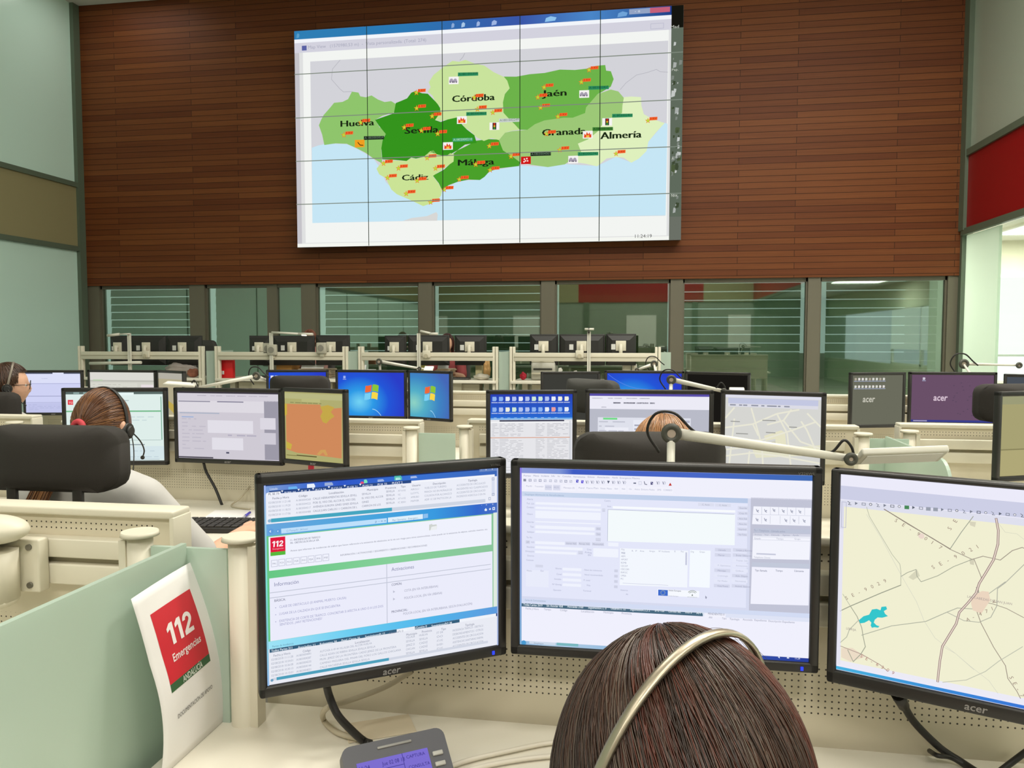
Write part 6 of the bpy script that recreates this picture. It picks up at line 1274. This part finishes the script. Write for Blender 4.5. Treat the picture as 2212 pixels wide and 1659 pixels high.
def strands(name, parent, c, Rm, rad, pole, n, mats, pick, th0=.05, th1=1.65, hang=0.0, face=.62, low=-.1, width=.0011, jit=.004, part=None, wave=.0, tw=0.0):
    """individual hair locks over the head ellipsoid, running from the pole outwards, then hanging"""
    pole = Vector(pole).normalized(); px, py = frame_of(pole); V, F_, MI = [], [], []
    for k in range(n):
        a = random.uniform(0, 2*pi); t0 = th0+random.random()**1.5*.9*(th1-th0)*.6; t1 = th1*random.uniform(.88, 1.04); if_ = random.uniform(.965, 1.0)*(1+random.uniform(0, jit*8))
        pts = []; ns = 12; w1 = random.uniform(-1, 1)
        for i in range(ns+1):
            t = t0+(t1-t0)*i/ns; aa = a+w1*.06*sin(t*3)+tw*(t-t0)
            d = pole*cos(t)+(px*cos(aa)+py*sin(aa))*sin(t)
            if d.y > face and d.z < .62 or (d.y > .30 and d.z < low): break
            pts.append(Vector((d.x*rad[0], d.y*rad[1], d.z*rad[2]))*if_)
        if len(pts) < 4: continue
        if hang and len(pts) == ns+1:
            e = pts[-1]; dr = (pts[-1]-pts[-2]).normalized(); hl = hang*random.uniform(.8, 1.05)
            for i in range(1, 7):
                f = i/6; q = e+Vector((-e.x*.12*f+dr.x*.01*f, -e.y*.10*f*(1 if e.y < 0 else .3), -hl*f)); pts.append(q)
        m = pick(a, pts)
        pts = [Rm @ p + Vector(c) for p in pts]; cc = Vector(c); i0 = len(V)
        for i, p in enumerate(pts):
            d = (pts[min(i+1, len(pts)-1)]-pts[max(i-1, 0)]).normalized(); nn = (p-cc).normalized(); sd = d.cross(nn)
            if sd.length < 1e-5: sd = Vector((1, 0, 0))
            sd.normalize(); nn = sd.cross(d); w = width*(1 if i < len(pts)-2 else .5)
            V.extend([tuple(p-sd*w), tuple(p+sd*w), tuple(p+nn*w*.8)])
        for i in range(len(pts)-1):
            for u, v_ in ((0, 1), (1, 2), (2, 0)): F_.append((i0+3*i+u, i0+3*i+v_, i0+3*i+3+v_, i0+3*i+3+u)); MI.append(m)
    me = bpy.data.meshes.new(name); me.from_pydata(V, [], F_)
    for q in mats: me.materials.append(q)
    me.polygons.foreach_set('material_index', MI); me.polygons.foreach_set('use_smooth', [True]*len(F_)); return me
def hair_cap(c, Rm, rad, face=.55, low=-.25, sc=.985):
    bm = newbm(); q = bmesh.ops.create_uvsphere(bm, u_segments=48, v_segments=32, radius=1.0)['verts']
    kill = [v for v in q if (v.co.y > face and v.co.z < .62) or (v.co.y > .25 and v.co.z < low) or v.co.z < -.80]
    bmesh.ops.delete(bm, geom=kill, context='VERTS')
    for v in bm.verts: v.co = Rm @ Vector((v.co.x*rad[0]*sc, v.co.y*rad[1]*sc, v.co.z*rad[2]*sc)) + Vector(c)
    for f in bm.faces: f.smooth = True
    return bm
def join_into(bm, me, mi=0):
    n = len(bm.faces); bm.from_mesh(me); bm.faces.ensure_lookup_table()
def person(label, seat, yaw, head_c, head_rot, hands, shirt, pants, zs=.47, vox=.005, lean=0.0, sleeves='short', base=0.0, wide=1.0):
    """seat: floor point under the hips; head_c, hands: world points"""
    t = thing('person', label, 'person', (seat[0], seat[1], base), yaw)
    hc = local(t, head_c); Rh = Euler(head_rot).to_matrix(); hl, hr = [local(t, p) for p in hands]
    neck = hc+Rh @ Vector((0, -.025, -.10)); cb = Vector((neck.x*.8, neck.y-.03, neck.z-.075))
    hip = Vector((0, 0, zs+.09)); waist = Vector(hip.lerp(cb, .38)); chest = Vector(hip.lerp(cb, .74))
    V = [hip, waist, chest, cb, neck, neck+Rh @ Vector((0, .02, .05))]; R_ = [(.145, .115), (.125*wide, .10), (.135*wide, .105), (.085, .07), .05, .052]; E = [(0, 1), (1, 2), (2, 3), (3, 4), (4, 5)]
    CV = [hip, waist, chest, cb, neck+Vector((0, -.004, -.035))]; CR = [(.155, .125), (.137*wide, .114), (.148*wide, .118), (.10, .084), .060]; CE = [(0, 1), (1, 2), (2, 3), (3, 4)]
    for s, hd in ((-1, hl), (1, hr)):
        sh = cb+Vector((s*.145*wide, 0, -.035)); wr = hd-Vector((0, .06, 0)) if True else hd
        d = wr-sh; Ln = d.length; up, fo = .285, .245
        if Ln > up+fo-.02: k = (Ln+.02)/(up+fo); up *= k; fo *= k
        x = (up*up-fo*fo+Ln*Ln)/(2*Ln); hgt = sqrt(max(1e-5, up*up-x*x)); dn = d.normalized(); bend = Vector((s*.55, -.2, -1)) if hc.z > 1.12 else Vector((s*.8, -.1, -.35)); bend = (bend-dn*bend.dot(dn)).normalized(); el = sh+dn*x+bend*hgt
        fd = (wr-el).normalized(); i = len(V)
        V += [sh, sh.lerp(el, .5), el, el.lerp(wr, .4), wr]; R_ += [.056, .045, .038, .037, .026]; E += [(3, i), (i, i+1), (i+1, i+2), (i+2, i+3), (i+3, i+4)]
        pal = wr+fd*.05; ac = Vector((0, 0, 1)).cross(fd).normalized(); i2 = len(V); V += [pal]; R_ += [(.034, .014)]; E += [(i+4, i2)]
        for f in range(4):
            o = ac*(-.0308+.0205*f); ln = (.036, .042, .046, .040)[f] if s < 0 else (.040, .046, .042, .036)[f]; k0 = len(V)
            b0 = wr+fd*.082+o; b1 = b0+fd*ln+Vector((0, 0, -.006)); b2 = b1+fd*ln*.55+Vector((0, 0, -.018)); V += [b0, b1, b2]; R_ += [.0078, .0074, .0066]; E += [(k0, k0+1), (k0+1, k0+2)]; V += [wr+fd*.045+o*.75]; R_ += [.0095]; E += [(k0+3, k0)]
        k0 = len(V); o = ac*(-s*.030); V += [wr+fd*.025+o*.8, wr+fd*.055+o*1.75+Vector((0, 0, -.01)), wr+fd*.080+o*1.85+Vector((0, 0, -.016))]; R_ += [.011, .0095, .008]; E += [(i+4, k0), (k0, k0+1), (k0+1, k0+2)]
        j = len(CV)
        if sleeves == 'long': CV += [sh, sh.lerp(el, .5), el, el.lerp(wr, .9)]; CR += [.070, .060, .053, .038]; CE += [(3, j), (j, j+1), (j+1, j+2), (j+2, j+3)]
        else: CV += [sh, sh.lerp(el, .5), sh.lerp(el, .86)]; CR += [.072, .064, .060]; CE += [(3, j), (j, j+1), (j+1, j+2)]
    PV, PR, PE = [hip+Vector((0, 0, .02)), hip], [(.155, .125), (.16, .13)], [(0, 1)]
    for s in (-1, 1):
        i = len(V); kn = Vector((s*.12, .40, zs+.07)); an = Vector((s*.13, .36, .09))
        V += [hip+Vector((s*.085, .03, -.01)), hip+Vector((s*.1, .22, -.01)), kn, kn.lerp(an, .4)+Vector((0, -.015, 0)), an, an+Vector((0, .14, -.055))]; R_ += [.085, .075, .055, .05, .035, (.04, .025)]; E += [(0, i), (i, i+1), (i+1, i+2), (i+2, i+3), (i+3, i+4), (i+4, i+5)]
        j = len(PV); PV += [hip+Vector((s*.085, .03, -.01)), hip+Vector((s*.1, .22, -.01)), kn, kn.lerp(an, .4), an+Vector((0, 0, .03))]; PR += [.095, .085, .066, .06, .052]; PE += [(1, j), (j, j+1), (j+1, j+2), (j+2, j+3), (j+3, j+4)]
    bm = head_bm(Rh, hc); join_into(bm, skin_mesh(V, E, R_)); me = bpy.data.meshes.new('b'); bm.to_mesh(me); bm.free()
    me = remesh(me, vox, 2); me.name = 'body'; me.materials.clear(); me.materials.append(M_SKIN)
    o = bpy.data.objects.new('body', me); COL.objects.link(o); o.parent = t
    for p in me.polygons: p.use_smooth = True
    for nm, (a, b, r), m in (('shirt', (CV, CE, CR), shirt), ('trousers', (PV, PE, PR), pants)):
        q = remesh(skin_mesh(a, b, r, 2), .010, 10); q.name = nm; q.materials.clear(); q.materials.append(m); o = bpy.data.objects.new(nm, q); COL.objects.link(o); o.parent = t
        for p in q.polygons: p.use_smooth = True
    for s in (-1, 1):
        bm = newbm(); p = hc+Rh @ Vector((s*.030, .0735, .004)); ball(bm, p, .0112, 0); ball(bm, p+Rh @ Vector((0, .0084, 0)), .0046, 1); obj('eye', bm, [mat('eye_white', '#e6e2da', .3), mat('iris_dark', '#2c2018', .3)], t)
    for s in (-1, 1):
        bm = newbm(); an = Vector((s*.13, .36, .0)); box(bm, an+Vector((0, .06, .035)), (.085, .25, .07), None, .03); obj('shoe', bm, mat('shoe_dark', '#2a2826', .6), t)
    return t, hc, Rh
def add_mesh(name, me, parent): me.name = name; o = bpy.data.objects.new(name, me); COL.objects.link(o); o.parent = parent; return o
def headset(label, t, hc, Rh, rad, band_m, side=1, width=.006, boom=True, tilt=0.0):
    """worn on the head; a thing of its own"""
    w = Matrix.Rotation(t.rotation_euler.z, 3, 'Z'); c = Vector(t.location)+w @ hc; R3 = w @ Rh
    h = thing('headset', label, 'headset', tuple(c)); tz = Matrix.Rotation(tilt, 3, 'X')
    def q(a, k=1.0, y=0): return R3 @ (tz @ Vector((rad[0]*k*sin(a), y, rad[2]*k*cos(a))))
    bm = newbm(); n = 40; rows = []
    for i in range(n+1):
        a = radians(-96+192*i/n); o = q(a, 1.012); nn = (q(a, 1.05)-o).normalized(); sd = R3 @ (tz @ Vector((0, 1, 0)))
        rows.append([bm.verts.new(o+sd*width*s+nn*u*.0022) for s, u in ((-.5, -1), (.5, -1), (.5, .6), (.2, 1), (-.2, 1), (-.5, .6))])
    for a, b in zip(rows, rows[1:]):
        for k in range(6): f = bm.faces.new((a[k], a[(k+1) % 6], b[(k+1) % 6], b[k])); f.smooth = True
    bmesh.ops.recalc_face_normals(bm, faces=bm.faces[:])
    obj('headband', bm, band_m, h)
    for s in (-1, 1):
        bm = newbm(); e = q(radians(97*s), 1.0); ax = R3 @ Vector((s, 0, 0)); cyl(bm, e-ax*.012, e+ax*.010, .026, .024, 20); cyl(bm, e+ax*.010, e+ax*.018, .018, .014, 16)
        obj('ear_cushion', bm, mat('headset_black', '#2a2a28', .5), h)
    if boom:
        e = q(radians(97*side), 1.0)+R3 @ Vector((side*.014, 0, 0)); bm = newbm()
        p = [e, e+R3 @ Vector((side*.012, .03, -.03)), e+R3 @ Vector((side*.008, .06, -.06)), e+R3 @ Vector((-side*.012, .085, -.085))]
        tube(bm, catmull(p, 5), .0022, 8); ball(bm, p[-1], .0065); obj('microphone_boom', bm, mat('headset_black', '#2a2a28', .5), h)
        bm = newbm(); tube(bm, catmull([e, e+R3 @ Vector((side*.012, 0, -.06)), e+R3 @ Vector((side*.005, .01, -.14)), e+R3 @ Vector((-side*.01, .02, -.20))], 5), .0016, 8); obj('cord', bm, mat('headset_black', '#2a2a28', .5), h)
    return h
M_WSH = mat('white_shirt', '#c0bebb', .75, bump=.3, scale=25)
M_DKP = mat('dark_trousers', '#33343c', .8)
M_HC = [hair_mat('hair_dark_brown', '#2e211a', '#3f2b21'), hair_mat('hair_brown', '#3f2a20', '#55392b'), hair_mat('hair_auburn', '#4a261c', '#663324'), hair_mat('hair_ash', '#4c4036', '#64564a')]
# ---- the woman in the foreground
hw_ = atD(1458, 1722, .605)
t, hc, Rh = person('woman seen from behind with dark brown and auburn hair and a thin silver headband', (hw_.x, hw_.y-.20), .0, hw_, (radians(-14), radians(22), radians(47)),
                   (Vector((hw_.x-.17, 1.04, .812)), Vector((hw_.x+.20, 1.04, .812))), mat('dark_top', '#3a3436', .8), M_DKP)
RAD = (.094, .112, .131)
obj('hair', hair_cap(hc, Rh, RAD), M_HC[0], t)
def pickA(a, pts):
    p = pts[min(6, len(pts)-1)]; s = sin(a*5.0+1.3)+.8*sin(a*13+.4)+random.uniform(-1.0, 1.0); rt = p.y < .0
    if rt and s > .95 - .5*(p.x > .0): return 2
    if s < -1.35: return 3 if random.random() < .5 else 1
    return 1 if random.random() < (.42 if rt else .22) else 0
add_mesh('hair_locks', strands('hair_locks', t, hc, Rh, RAD, (-.12, .15, 1), 8500, M_HC, pickA, hang=.17, face=.6, width=.00062, jit=.003, tw=.3), t)
random.seed(44)
V_, F_ = [], []
bm = newbm()
for k in range(22):        # loose flyaway hairs
    a = random.uniform(-1.2, 1.2); r0 = Vector((sin(a)*RAD[0], random.uniform(-.03, .05), cos(a)*RAD[2]*.98)); nn = r0.normalized()
    p = [Rh @ q + hc for q in (r0, r0+nn*.004+Vector((.01, -.006, 0)), r0+nn*random.uniform(.002, .006)+Vector((.020, -.015, -.002)), r0+Vector((.032, -.022, -.008)))]
    tube(bm, catmull(p, 4), 0.00016, 3, cap=False)
obj('flyaway_hair', bm, M_HC[1], t)
headset('thin silver headband of a headset over the dark brown and auburn hair', t, hc, Rh, (RAD[0]+.004, RAD[1], RAD[2]+.004), mat('silver_band', '#b9ae9a', .34, .85), side=-1, width=.0085, tilt=.36)
cc = chair('office chair under the woman with the silver headband', (hw_.x, hw_.y-.36), 1.0, headrest=False)
# ---- woman with the ponytail, second row
hp = atD(221, 920, 2.42); kb = atZ(462, 1140, .765)
t, hc, Rh = person('woman in a white shirt with a brown ponytail tied with red, hand at keyboard', (hp.x+.02, hp.y-.06), -.12, hp, (radians(-6), 0, radians(9)),
                   (atZ(330, 1150, .775), atZ(548, 1143, .775)), M_WSH, M_DKP, wide=1.28)
RB = (.078, .098, .116); M_HP = [hair_mat('hair_chestnut', '#4a2c1c', '#6e4528'), hair_mat('hair_chestnut_light', '#7a4e2c', '#94663c')]
obj('hair', hair_cap(hc, Rh, RB), M_HP[0], t)
tie = Vector((-.02, -.98, -.02))
add_mesh('hair_locks', strands('hair_locks', t, hc, Rh, RB, tie, 1700, M_HP, lambda a, p: 1 if random.random() < .35+.3*sin(a*5) else 0, th0=.10, th1=1.75, face=.5, low=-.2, width=.0011), t)
bm = newbm(); tp = hc+Rh @ Vector((-.005, -RB[1]-.006, -.004)); ring(bm, tp, (0, -1, .1), .017, .009); obj('hair_tie', bm, mat('red_scrunchie', '#c8404a', .7), t)
bm = newbm(); random.seed(8)
for k in range(260):
    a = random.uniform(0, 2*pi); r = random.random()**.5; o = Vector((cos(a), 0, sin(a)*.5))
    p = [tp+o*.008*r+Vector((0, .01, 0)), tp+o*.016*r+Vector((-.006, -.035, -.012)), tp+o*.030*r+Vector((-.025, -.055, -.10)), tp+o*.040*r+Vector((-.06, -.085, -.19)), tp+o*.040*r+Vector((-.11, -.10, -.28-random.random()*.05))]
    tube(bm, catmull(p, 4), [.0014]*16+[.0008], 3, cap=False, mi=1 if random.random() < .5 else 0)
obj('ponytail', bm, M_HP, t)
headset('black call headset with a microphone on the ponytailed woman', t, hc, Rh, (RB[0]+.004, RB[1], RB[2]+.003), mat('headset_black', '#2a2a28', .5), side=1, width=.012)
# ---- dark-haired man at the left edge, third row
hm = atD(18, 832, 4.2)
t, hc, Rh = person('dark-haired man in a white shirt with glasses and headset at the left edge', (hm.x-.02, hm.y-.06), -.25, hm, (radians(-4), 0, radians(-36)),
                   (atD(10, 942, 4.5), atD(95, 940, 4.5)), M_WSH, M_DKP, vox=.009, wide=1.2)
RC = (.083, .105, .121); M_HM = [hair_mat('hair_short_dark', '#3a261a', '#523624')]
obj('hair', hair_cap(hc, Rh, RC, face=.45, low=.05), M_HM[0], t)
add_mesh('hair_locks', strands('hair_locks', t, hc, Rh, RC, (0, -.3, 1), 900, M_HM, lambda a, p: 0, th0=.05, th1=1.75, face=.45, low=.1, width=.0016), t)
bm = newbm()
for s in (-1, 1): ring(bm, hc+Rh @ Vector((s*.031, .10, .006)), Rh @ Vector((0, 1, 0)), .022, .002); tube(bm, [hc+Rh @ Vector((s*.053, .098, .008)), hc+Rh @ Vector((s*.080, .0, .004))], .0018, 6)
tube(bm, [hc+Rh @ Vector((-.010, .103, .008)), hc+Rh @ Vector((.010, .103, .008))], .0016, 6)
w = Matrix.Rotation(t.rotation_euler.z, 4, 'Z')
g = obj('glasses', bm, mat('headset_black', '#2a2a28', .5)); g.location = t.location; g.rotation_euler = t.rotation_euler; tag(g, 'dark-rimmed glasses on the man at the left edge', 'glasses')
headset('thin grey call headset on the dark-haired man at the left edge', t, hc, Rh, (RC[0]+.004, RC[1], RC[2]+.003), mat('headset_grey', '#7d7468', .4, .3), side=1, width=.012, tilt=-.15)
# ---- orange-haired person, second row
ho = atD(1432, 988, 2.16)
t, hc, Rh = person('person with orange-brown hair in front of the pale form, mostly hidden by a headrest', (ho.x, ho.y-.05), .0, ho, (radians(-10), 0, radians(5)),
                   (Vector((ho.x-.16, 2.60, .775)), Vector((ho.x+.2, 2.60, .775))), mat('grey_top', '#8c8a86', .8), M_DKP, vox=.009)
RO = (.088, .106, .118); M_HO = [hair_mat('hair_orange_brown', '#a8764e', '#c08e62'), hair_mat('hair_grey_brown', '#9c7c60', '#8a6a50')]
obj('hair', hair_cap(hc, Rh, RO), M_HO[0], t)
add_mesh('hair_locks', strands('hair_locks', t, hc, Rh, RO, (.05, .15, 1), 1500, M_HO, lambda a, p: 1 if random.random() < .3 else 0, hang=.05, width=.0013, jit=.006), t)
# ---- two people of the far row, facing the viewer
for lab, px, py, D_, c1, c2, sh, ln in (('person with short reddish-brown hair just above the far-row monitors', 669, 733, 9.6, '#6a3a28', '#84503a', '#b98a80', 0), ('woman with dark reddish hair between two far-row monitors', 966, 742, 9.5, '#2e1410', '#4a1e18', '#8a3a3a', .16)):
    p = atD(px, py, D_)
    t, hc, Rh = person(lab, (p.x, p.y+.06), pi+.1, p, (radians(-4), 0, 0), (Vector((p.x+.18, p.y-.42, PZ+.79)), Vector((p.x-.18, p.y-.42, PZ+.79))), mat('top_'+c1.strip('#'), sh, .8), M_DKP, vox=.011, base=PZ)
    chair('dark office chair under the ' + lab.split(' just')[0].split(' between')[0], (p.x, p.y+.24), 1.05, yaw=pi+.1, headrest=False, base=PZ, fab=M_FABD)
    rr = (.086, .106, .122); mm = [hair_mat('hair_'+c1.strip('#'), c1, c2)]
    obj('hair', hair_cap(hc, Rh, rr, face=.5, low=.1 if not ln else -.3), mm[0], t)
    add_mesh('hair_locks', strands('hair_locks', t, hc, Rh, rr, (0, 0, 1), 600, mm, lambda a, q: 0, hang=ln, face=.5, low=.1 if not ln else -.4, width=.0022), t)
# ================================================================== SMALL THINGS ON THE DESKS
def keyboard(label, c, yaw, w=.44, d=.15, m=None):
    t = thing('keyboard', label, 'keyboard', tuple(c), yaw); bm = newbm(); box(bm, (0, 0, .009), (w, d, .018), None, .004); obj('case', bm, m or M_BLACK, t)
    bm = newbm()
    for r in range(5):
        for k in range(15): box(bm, (-w*.46+k*w*.92/14, -d*.38+r*d*.19, .021), (w*.052, d*.15, .008))
    obj('key_field', bm, mat('key_black', '#302e2c', .5), t); return t
k = atZ(455, 1140, .742); keyboard('black keyboard on the desk of the ponytailed woman', (k.x, k.y, .741), .12)
c = atZ(520, 1118, .742)
t = thing('paper_sheet', 'white paper sheet on the desk beside the black keyboard', 'paper', (c.x, c.y+.03, .741), .2); bm = newbm(); box2(bm, (-.15, -.105, 0), (.15, .105, .0012)); obj('sheet', bm, mat('paper_white', '#eeecea', .6), t)
a, b = atZ(516, 1124, .748), atZ(540, 1107, .752); t = thing('pen', 'blue ballpoint pen lying on the white paper', 'pen', tuple(a)); d = b-a
bm = newbm(); cyl(bm, (0, 0, 0), d*.55, .0022, .004, 10); obj('barrel', bm, mat('pen_clear', '#b9bcc8', .3), t); bm = newbm(); cyl(bm, d*.55, d, .005, .005, 10); obj('pen_cap', bm, mat('pen_blue', '#4a42b8', .4), t)
c = atZ(820, 1572, .742); t = thing('paper_slip', 'small cream paper slip on the foreground desk behind the phone', 'paper', (c.x, c.y, .741), .5); bm = newbm(); box2(bm, (-.06, -.035, 0), (.06, .035, .001)); obj('slip', bm, mat('paper_cream', '#dccfb6', .7), t)
k = Vector((.03, 1.04, .741)); keyboard('black keyboard under the hands of the headband woman', k, .0, .43)
# red tag on the orange map monitor
c = atD(672, 1010, 3.2); bm = newbm(); box(bm, (0, 0, 0), (.025, .004, .035), None, .001); o = obj('tag', bm, mat('tag_red', '#d8324a', .5)); o.location = c; tag(o, 'small red tag hanging under the orange map monitor', 'tag')
# the far row's desks, seen under their beams
DZ = PZ+.745
def on(px, py, Y=Y4+.25): return atY(px, py, Y)
def farbox(name, lab, cat, x0, x1, y0, y1, Y, m, dep=.2, bev=.006, parts=None):
    a, b = atY(x0, y1, Y), atY(x1, y0, Y); w = b.x-a.x; h = max(.02, b.z-DZ)
    t = thing(name, lab, cat, ((a.x+b.x)/2, Y, DZ)); bm = newbm(); box2(bm, (-w/2, 0, 0), (w/2, dep, h), bev); obj('body', bm, m, t)
    for nm, lo, hi, mm in (parts or []):
        bm = newbm(); box2(bm, (lo[0]*w-w/2, lo[1], lo[2]*h), (hi[0]*w-w/2, hi[1], hi[2]*h), .002); obj(nm, bm, mm, t)
    return t
M_PRN = mat('printer_white', '#cfcdc2', .5); M_DK = mat('slate_grey_plastic', '#4a4a46', .5)  # dark grey plastic of the far keyboards and printer slot
farbox('folder', 'bright red folder standing behind a post of the far row', 'folder', 476, 502, 778, 820, Y4+.06, mat('folder_red', '#d81a20', .45), .06, .003, [('spine_label', (.1, -.003, .2), (.32, .0, .4), mat('sticker_white', '#d8d8d4', .5))])
farbox('printer', 'white printer on the rightmost far-row desk', 'printer', 1147, 1198, 782, 818, Y4+.17, M_PRN, .34, .02, [('paper_tray', (.06, -.08, .35), (.94, .0, .44), M_METL), ('output_slot', (.1, -.004, .55), (.9, .002, .66), M_DK), ('lid', (.02, .0, .98), (.98, .3, 1.06), M_METL)])
for lab, px, py, W_ in (('orange-brown cardboard box in the second far desk', 615, 784, .3),):
    farbox('cardboard_box', lab, 'box', 597, 630, 782, 802, Y4+.28, mat('cardboard', '#b98644', .7), .22, .004, [('flap', (.1, -.02, .97), (.9, .06, 1.0), mat('cardboard', '#b98644', .7))])
bm = newbm(); random.seed(12)
def crumple(name, lab, cat, px, Y, w, h, m, seed):
    random.seed(seed); bm = newbm(); q = bmesh.ops.create_icosphere(bm, subdivisions=4, radius=1.0)['verts']
    for v in q:
        n = .16*sin(v.co.x*6+seed)+.12*sin(v.co.z*9+v.co.y*5)+random.uniform(-.04, .04); v.co = Vector((v.co.x*w/2*(1+n*.5), v.co.y*w*.3*(1+n), max(-.0, (v.co.z*.5+.5))*h*(1+n*.4)))
    for f in bm.faces: f.smooth = True
    o = obj(name, bm, m); p = atY(px, 815, Y); o.location = (p.x, Y, DZ); return tag(o, lab, cat)
crumple('plastic_bag', 'pale lilac crumpled bag under the leftmost far-row beam', 'bag', 391, Y4+.28, .40, .17, mat('bag_lilac', '#c4b8b4', .6), 3)
crumple('paper_bag', 'brown paper bag beside the post right of the dark-haired woman', 'bag', 1052, Y4+.25, .09, .21, mat('bag_brown', '#c49a62', .7), 5)
crumple('plastic_bag', 'off-white crumpled bag right of the paper bag', 'bag', 1040, Y4+.12, .18, .07, mat('bag_white', '#c8c2b4', .6), 9)
crumple('bowl_cover', 'small reddish bundle near the left far-row post', 'bundle', 417, Y4+.15, .14, .10, mat('bundle_red', '#a86a54', .7), 11)
crumple('cap', 'small red cap on the far desk left of the printer', 'cap', 1130, Y4+.2, .07, .085, mat('cap_red', '#c2203a', .6), 2)
def paperstack(lab, px0, px1, Y, n, m, seed):
    a, b = atY(px0, 812, Y), atY(px1, 812, Y); t = thing('paper_stack', lab, 'papers', ((a.x+b.x)/2, Y, DZ)); w = b.x-a.x; random.seed(seed); bm = newbm()
    for k in range(n): box(bm, (random.uniform(-.01, .01), .1+random.uniform(-.01, .01), .004+k*.008), (w, .22, .007), Matrix.Rotation(random.uniform(-.12, .12), 3, 'Z'))
    obj('sheets', bm, m, t); bm = newbm(); box(bm, (0, -.02, n*.008+.03), (w*.7, .005, .06), Matrix.Rotation(-.5, 3, 'X')); obj('leaning_sheet', bm, mat('paper_white', '#eeecea', .6), t)
paperstack('cream papers stacked under the beam, right of the cardboard box', 643, 712, Y4+.3, 13, mat('paper_peach', '#d9c3a8', .7), 4)
paperstack('white papers between the middle far-row posts', 747, 800, Y4+.3, 12, mat('paper_white', '#eeecea', .6), 6)
paperstack('peach papers below the beam of the dark-haired woman', 942, 975, Y4+.35, 14, mat('paper_peach', '#d9c3a8', .7), 8)
for lab, px in (('yellow note block on the desk of the dark-haired woman', 914), ('cream note box near the paper bag', 1032)):
    farbox('note_block', lab, 'note block', px-5, px+(5 if px < 1000 else 9), 784, 805, Y4+.3, mat('note_yellow', '#d9cf7a' if px < 1000 else '#d6cba0', .7) if px < 1000 else mat('note_cream', '#d6cba0', .7), .06, .002, [('top_sheet', (.05, .0, .98), (.95, .05, 1.03), mat('paper_white', '#eeecea', .6))])
for i, (px, h, lab) in enumerate(((1210, .14, 'white figure-shaped card left of the tall lamp pole'), (1224, .075, 'low white card left of the tall lamp pole'), (1243, .11, 'bent white card beside the tall lamp pole'))):
    p = atY(px, 812, Y4+.2); bm = newbm()
    pts = [(-.03, 0), (.03, 0), (.022, h*.4), (.012, h*.62), (.024, h*.8), (.01, h), (-.016, h*.95), (-.02, h*.7), (-.012, h*.5)]
    prism(bm, [(x*1.1, 0, z) for x, z in pts], (0, 1, 0), .01); o = obj('card_figure', bm, mat('card_white', '#e2e0da', .6)); o.location = (p.x, Y4+.2, DZ); tag(o, lab, 'card')
farbox('speaker_box', 'white box at the right end of the printer desk', 'box', 1344, 1363, 783, 802, Y4+.3, M_PRN, .14, .005, [('front', (.1, -.004, .1), (.9, 0, .9), M_METL)])
farbox('speaker_box', 'white rounded box right beside the other one on the printer desk', 'box', 1364, 1376, 786, 802, Y4+.3, M_PRN, .1, .015, [('front', (.1, -.004, .1), (.9, 0, .9), M_METL)])
for px, y0, lab in ((587, 745, 'grey speaker clamped on the beam under the lit far lamp'), (694, 741, 'grey speaker on the beam below the brown-haired head'), (574, 742, 'pale grey speaker half behind the clamped one')):
    p = atY(px, y0+11, Y4-.06); t = thing('small_speaker', lab, 'speaker', (p.x, Y4-.05+(.05 if px == 574 else 0), p.z-.06)); bm = newbm(); box(bm, (0, 0, .06), (.11, .06, .125), None, .012); obj('body', bm, mat('speaker_grey', '#b4b0a0', .5), t)
    bm = newbm(); cyl(bm, (0, -.032, .06), (0, -.028, .06), .036, n=20); obj('grille', bm, mat('grille_grey', '#8a877c', .6), t)
    bm = newbm(); box(bm, (0, .01, -.01), (.05, .03, .05), None, .006); obj('clamp', bm, M_METL, t)
for px, py, lab in ((315, 765, 'clamp on the leftmost far beam'), (921, 765, 'clamp on the beam of the dark-haired woman'), (1252, 765, 'clamp on the beam of the printer desk')):
    p = atY(px, py, Y4-.05); t = thing('beam_clamp', 'beige arm ' + lab, 'clamp', (p.x, Y4-.045, p.z)); bm = newbm(); box(bm, (0, 0, 0), (.085, .03, .08), None, .006); obj('plate', bm, M_METL, t); bm = newbm(); cyl(bm, (0, -.03, -.02), (0, 0, -.02), .022); obj('knob', bm, mat('clamp_beige', '#bdb49c', .5), t)
for px, lab in ((247, 'leftmost'), (975, 'of the dark-haired woman')):
    pass
for i, (px, w, lab) in enumerate(((560, .30, 'second far desk from the left'), (975, .42, 'far desk of the dark-haired woman'), (330, .4, 'leftmost far desk'))):
    p = atY(px, 815, Y4+.15); keyboard('dark keyboard on the ' + lab, (p.x, Y4+.16, DZ), 0, w, .13, M_DK)

# ------------------------------------------------------------------ pieces of parts go one level deeper
SUB = {'logo': 'bezel', 'model_number': 'bezel', 'power_light': 'bezel', 'mount_plate': 'back_shell', 'label_sticker': 'back_shell', 'caster': 'star_base', 'headrest_bracket': 'headrest',
       'diffuser': 'lamp_head', 'hair_locks': 'hair', 'hair_tie': 'hair', 'ponytail': 'hair', 'flyaway_hair': 'hair', 'grille': 'body', 'indicator_bar': 'housing', 'knob': 'plate'}
kids = {}
for o in COL.objects:
    if o.parent is not None: kids.setdefault(o.parent.name, []).append(o)
for chs in list(kids.values()):
    by = {}
    for o in chs: by.setdefault(o.name.split('.')[0], o)
    for o in chs:
        q = by.get(SUB.get(o.name.split('.')[0], ''))
        if q is not None and q is not o: o.parent = q
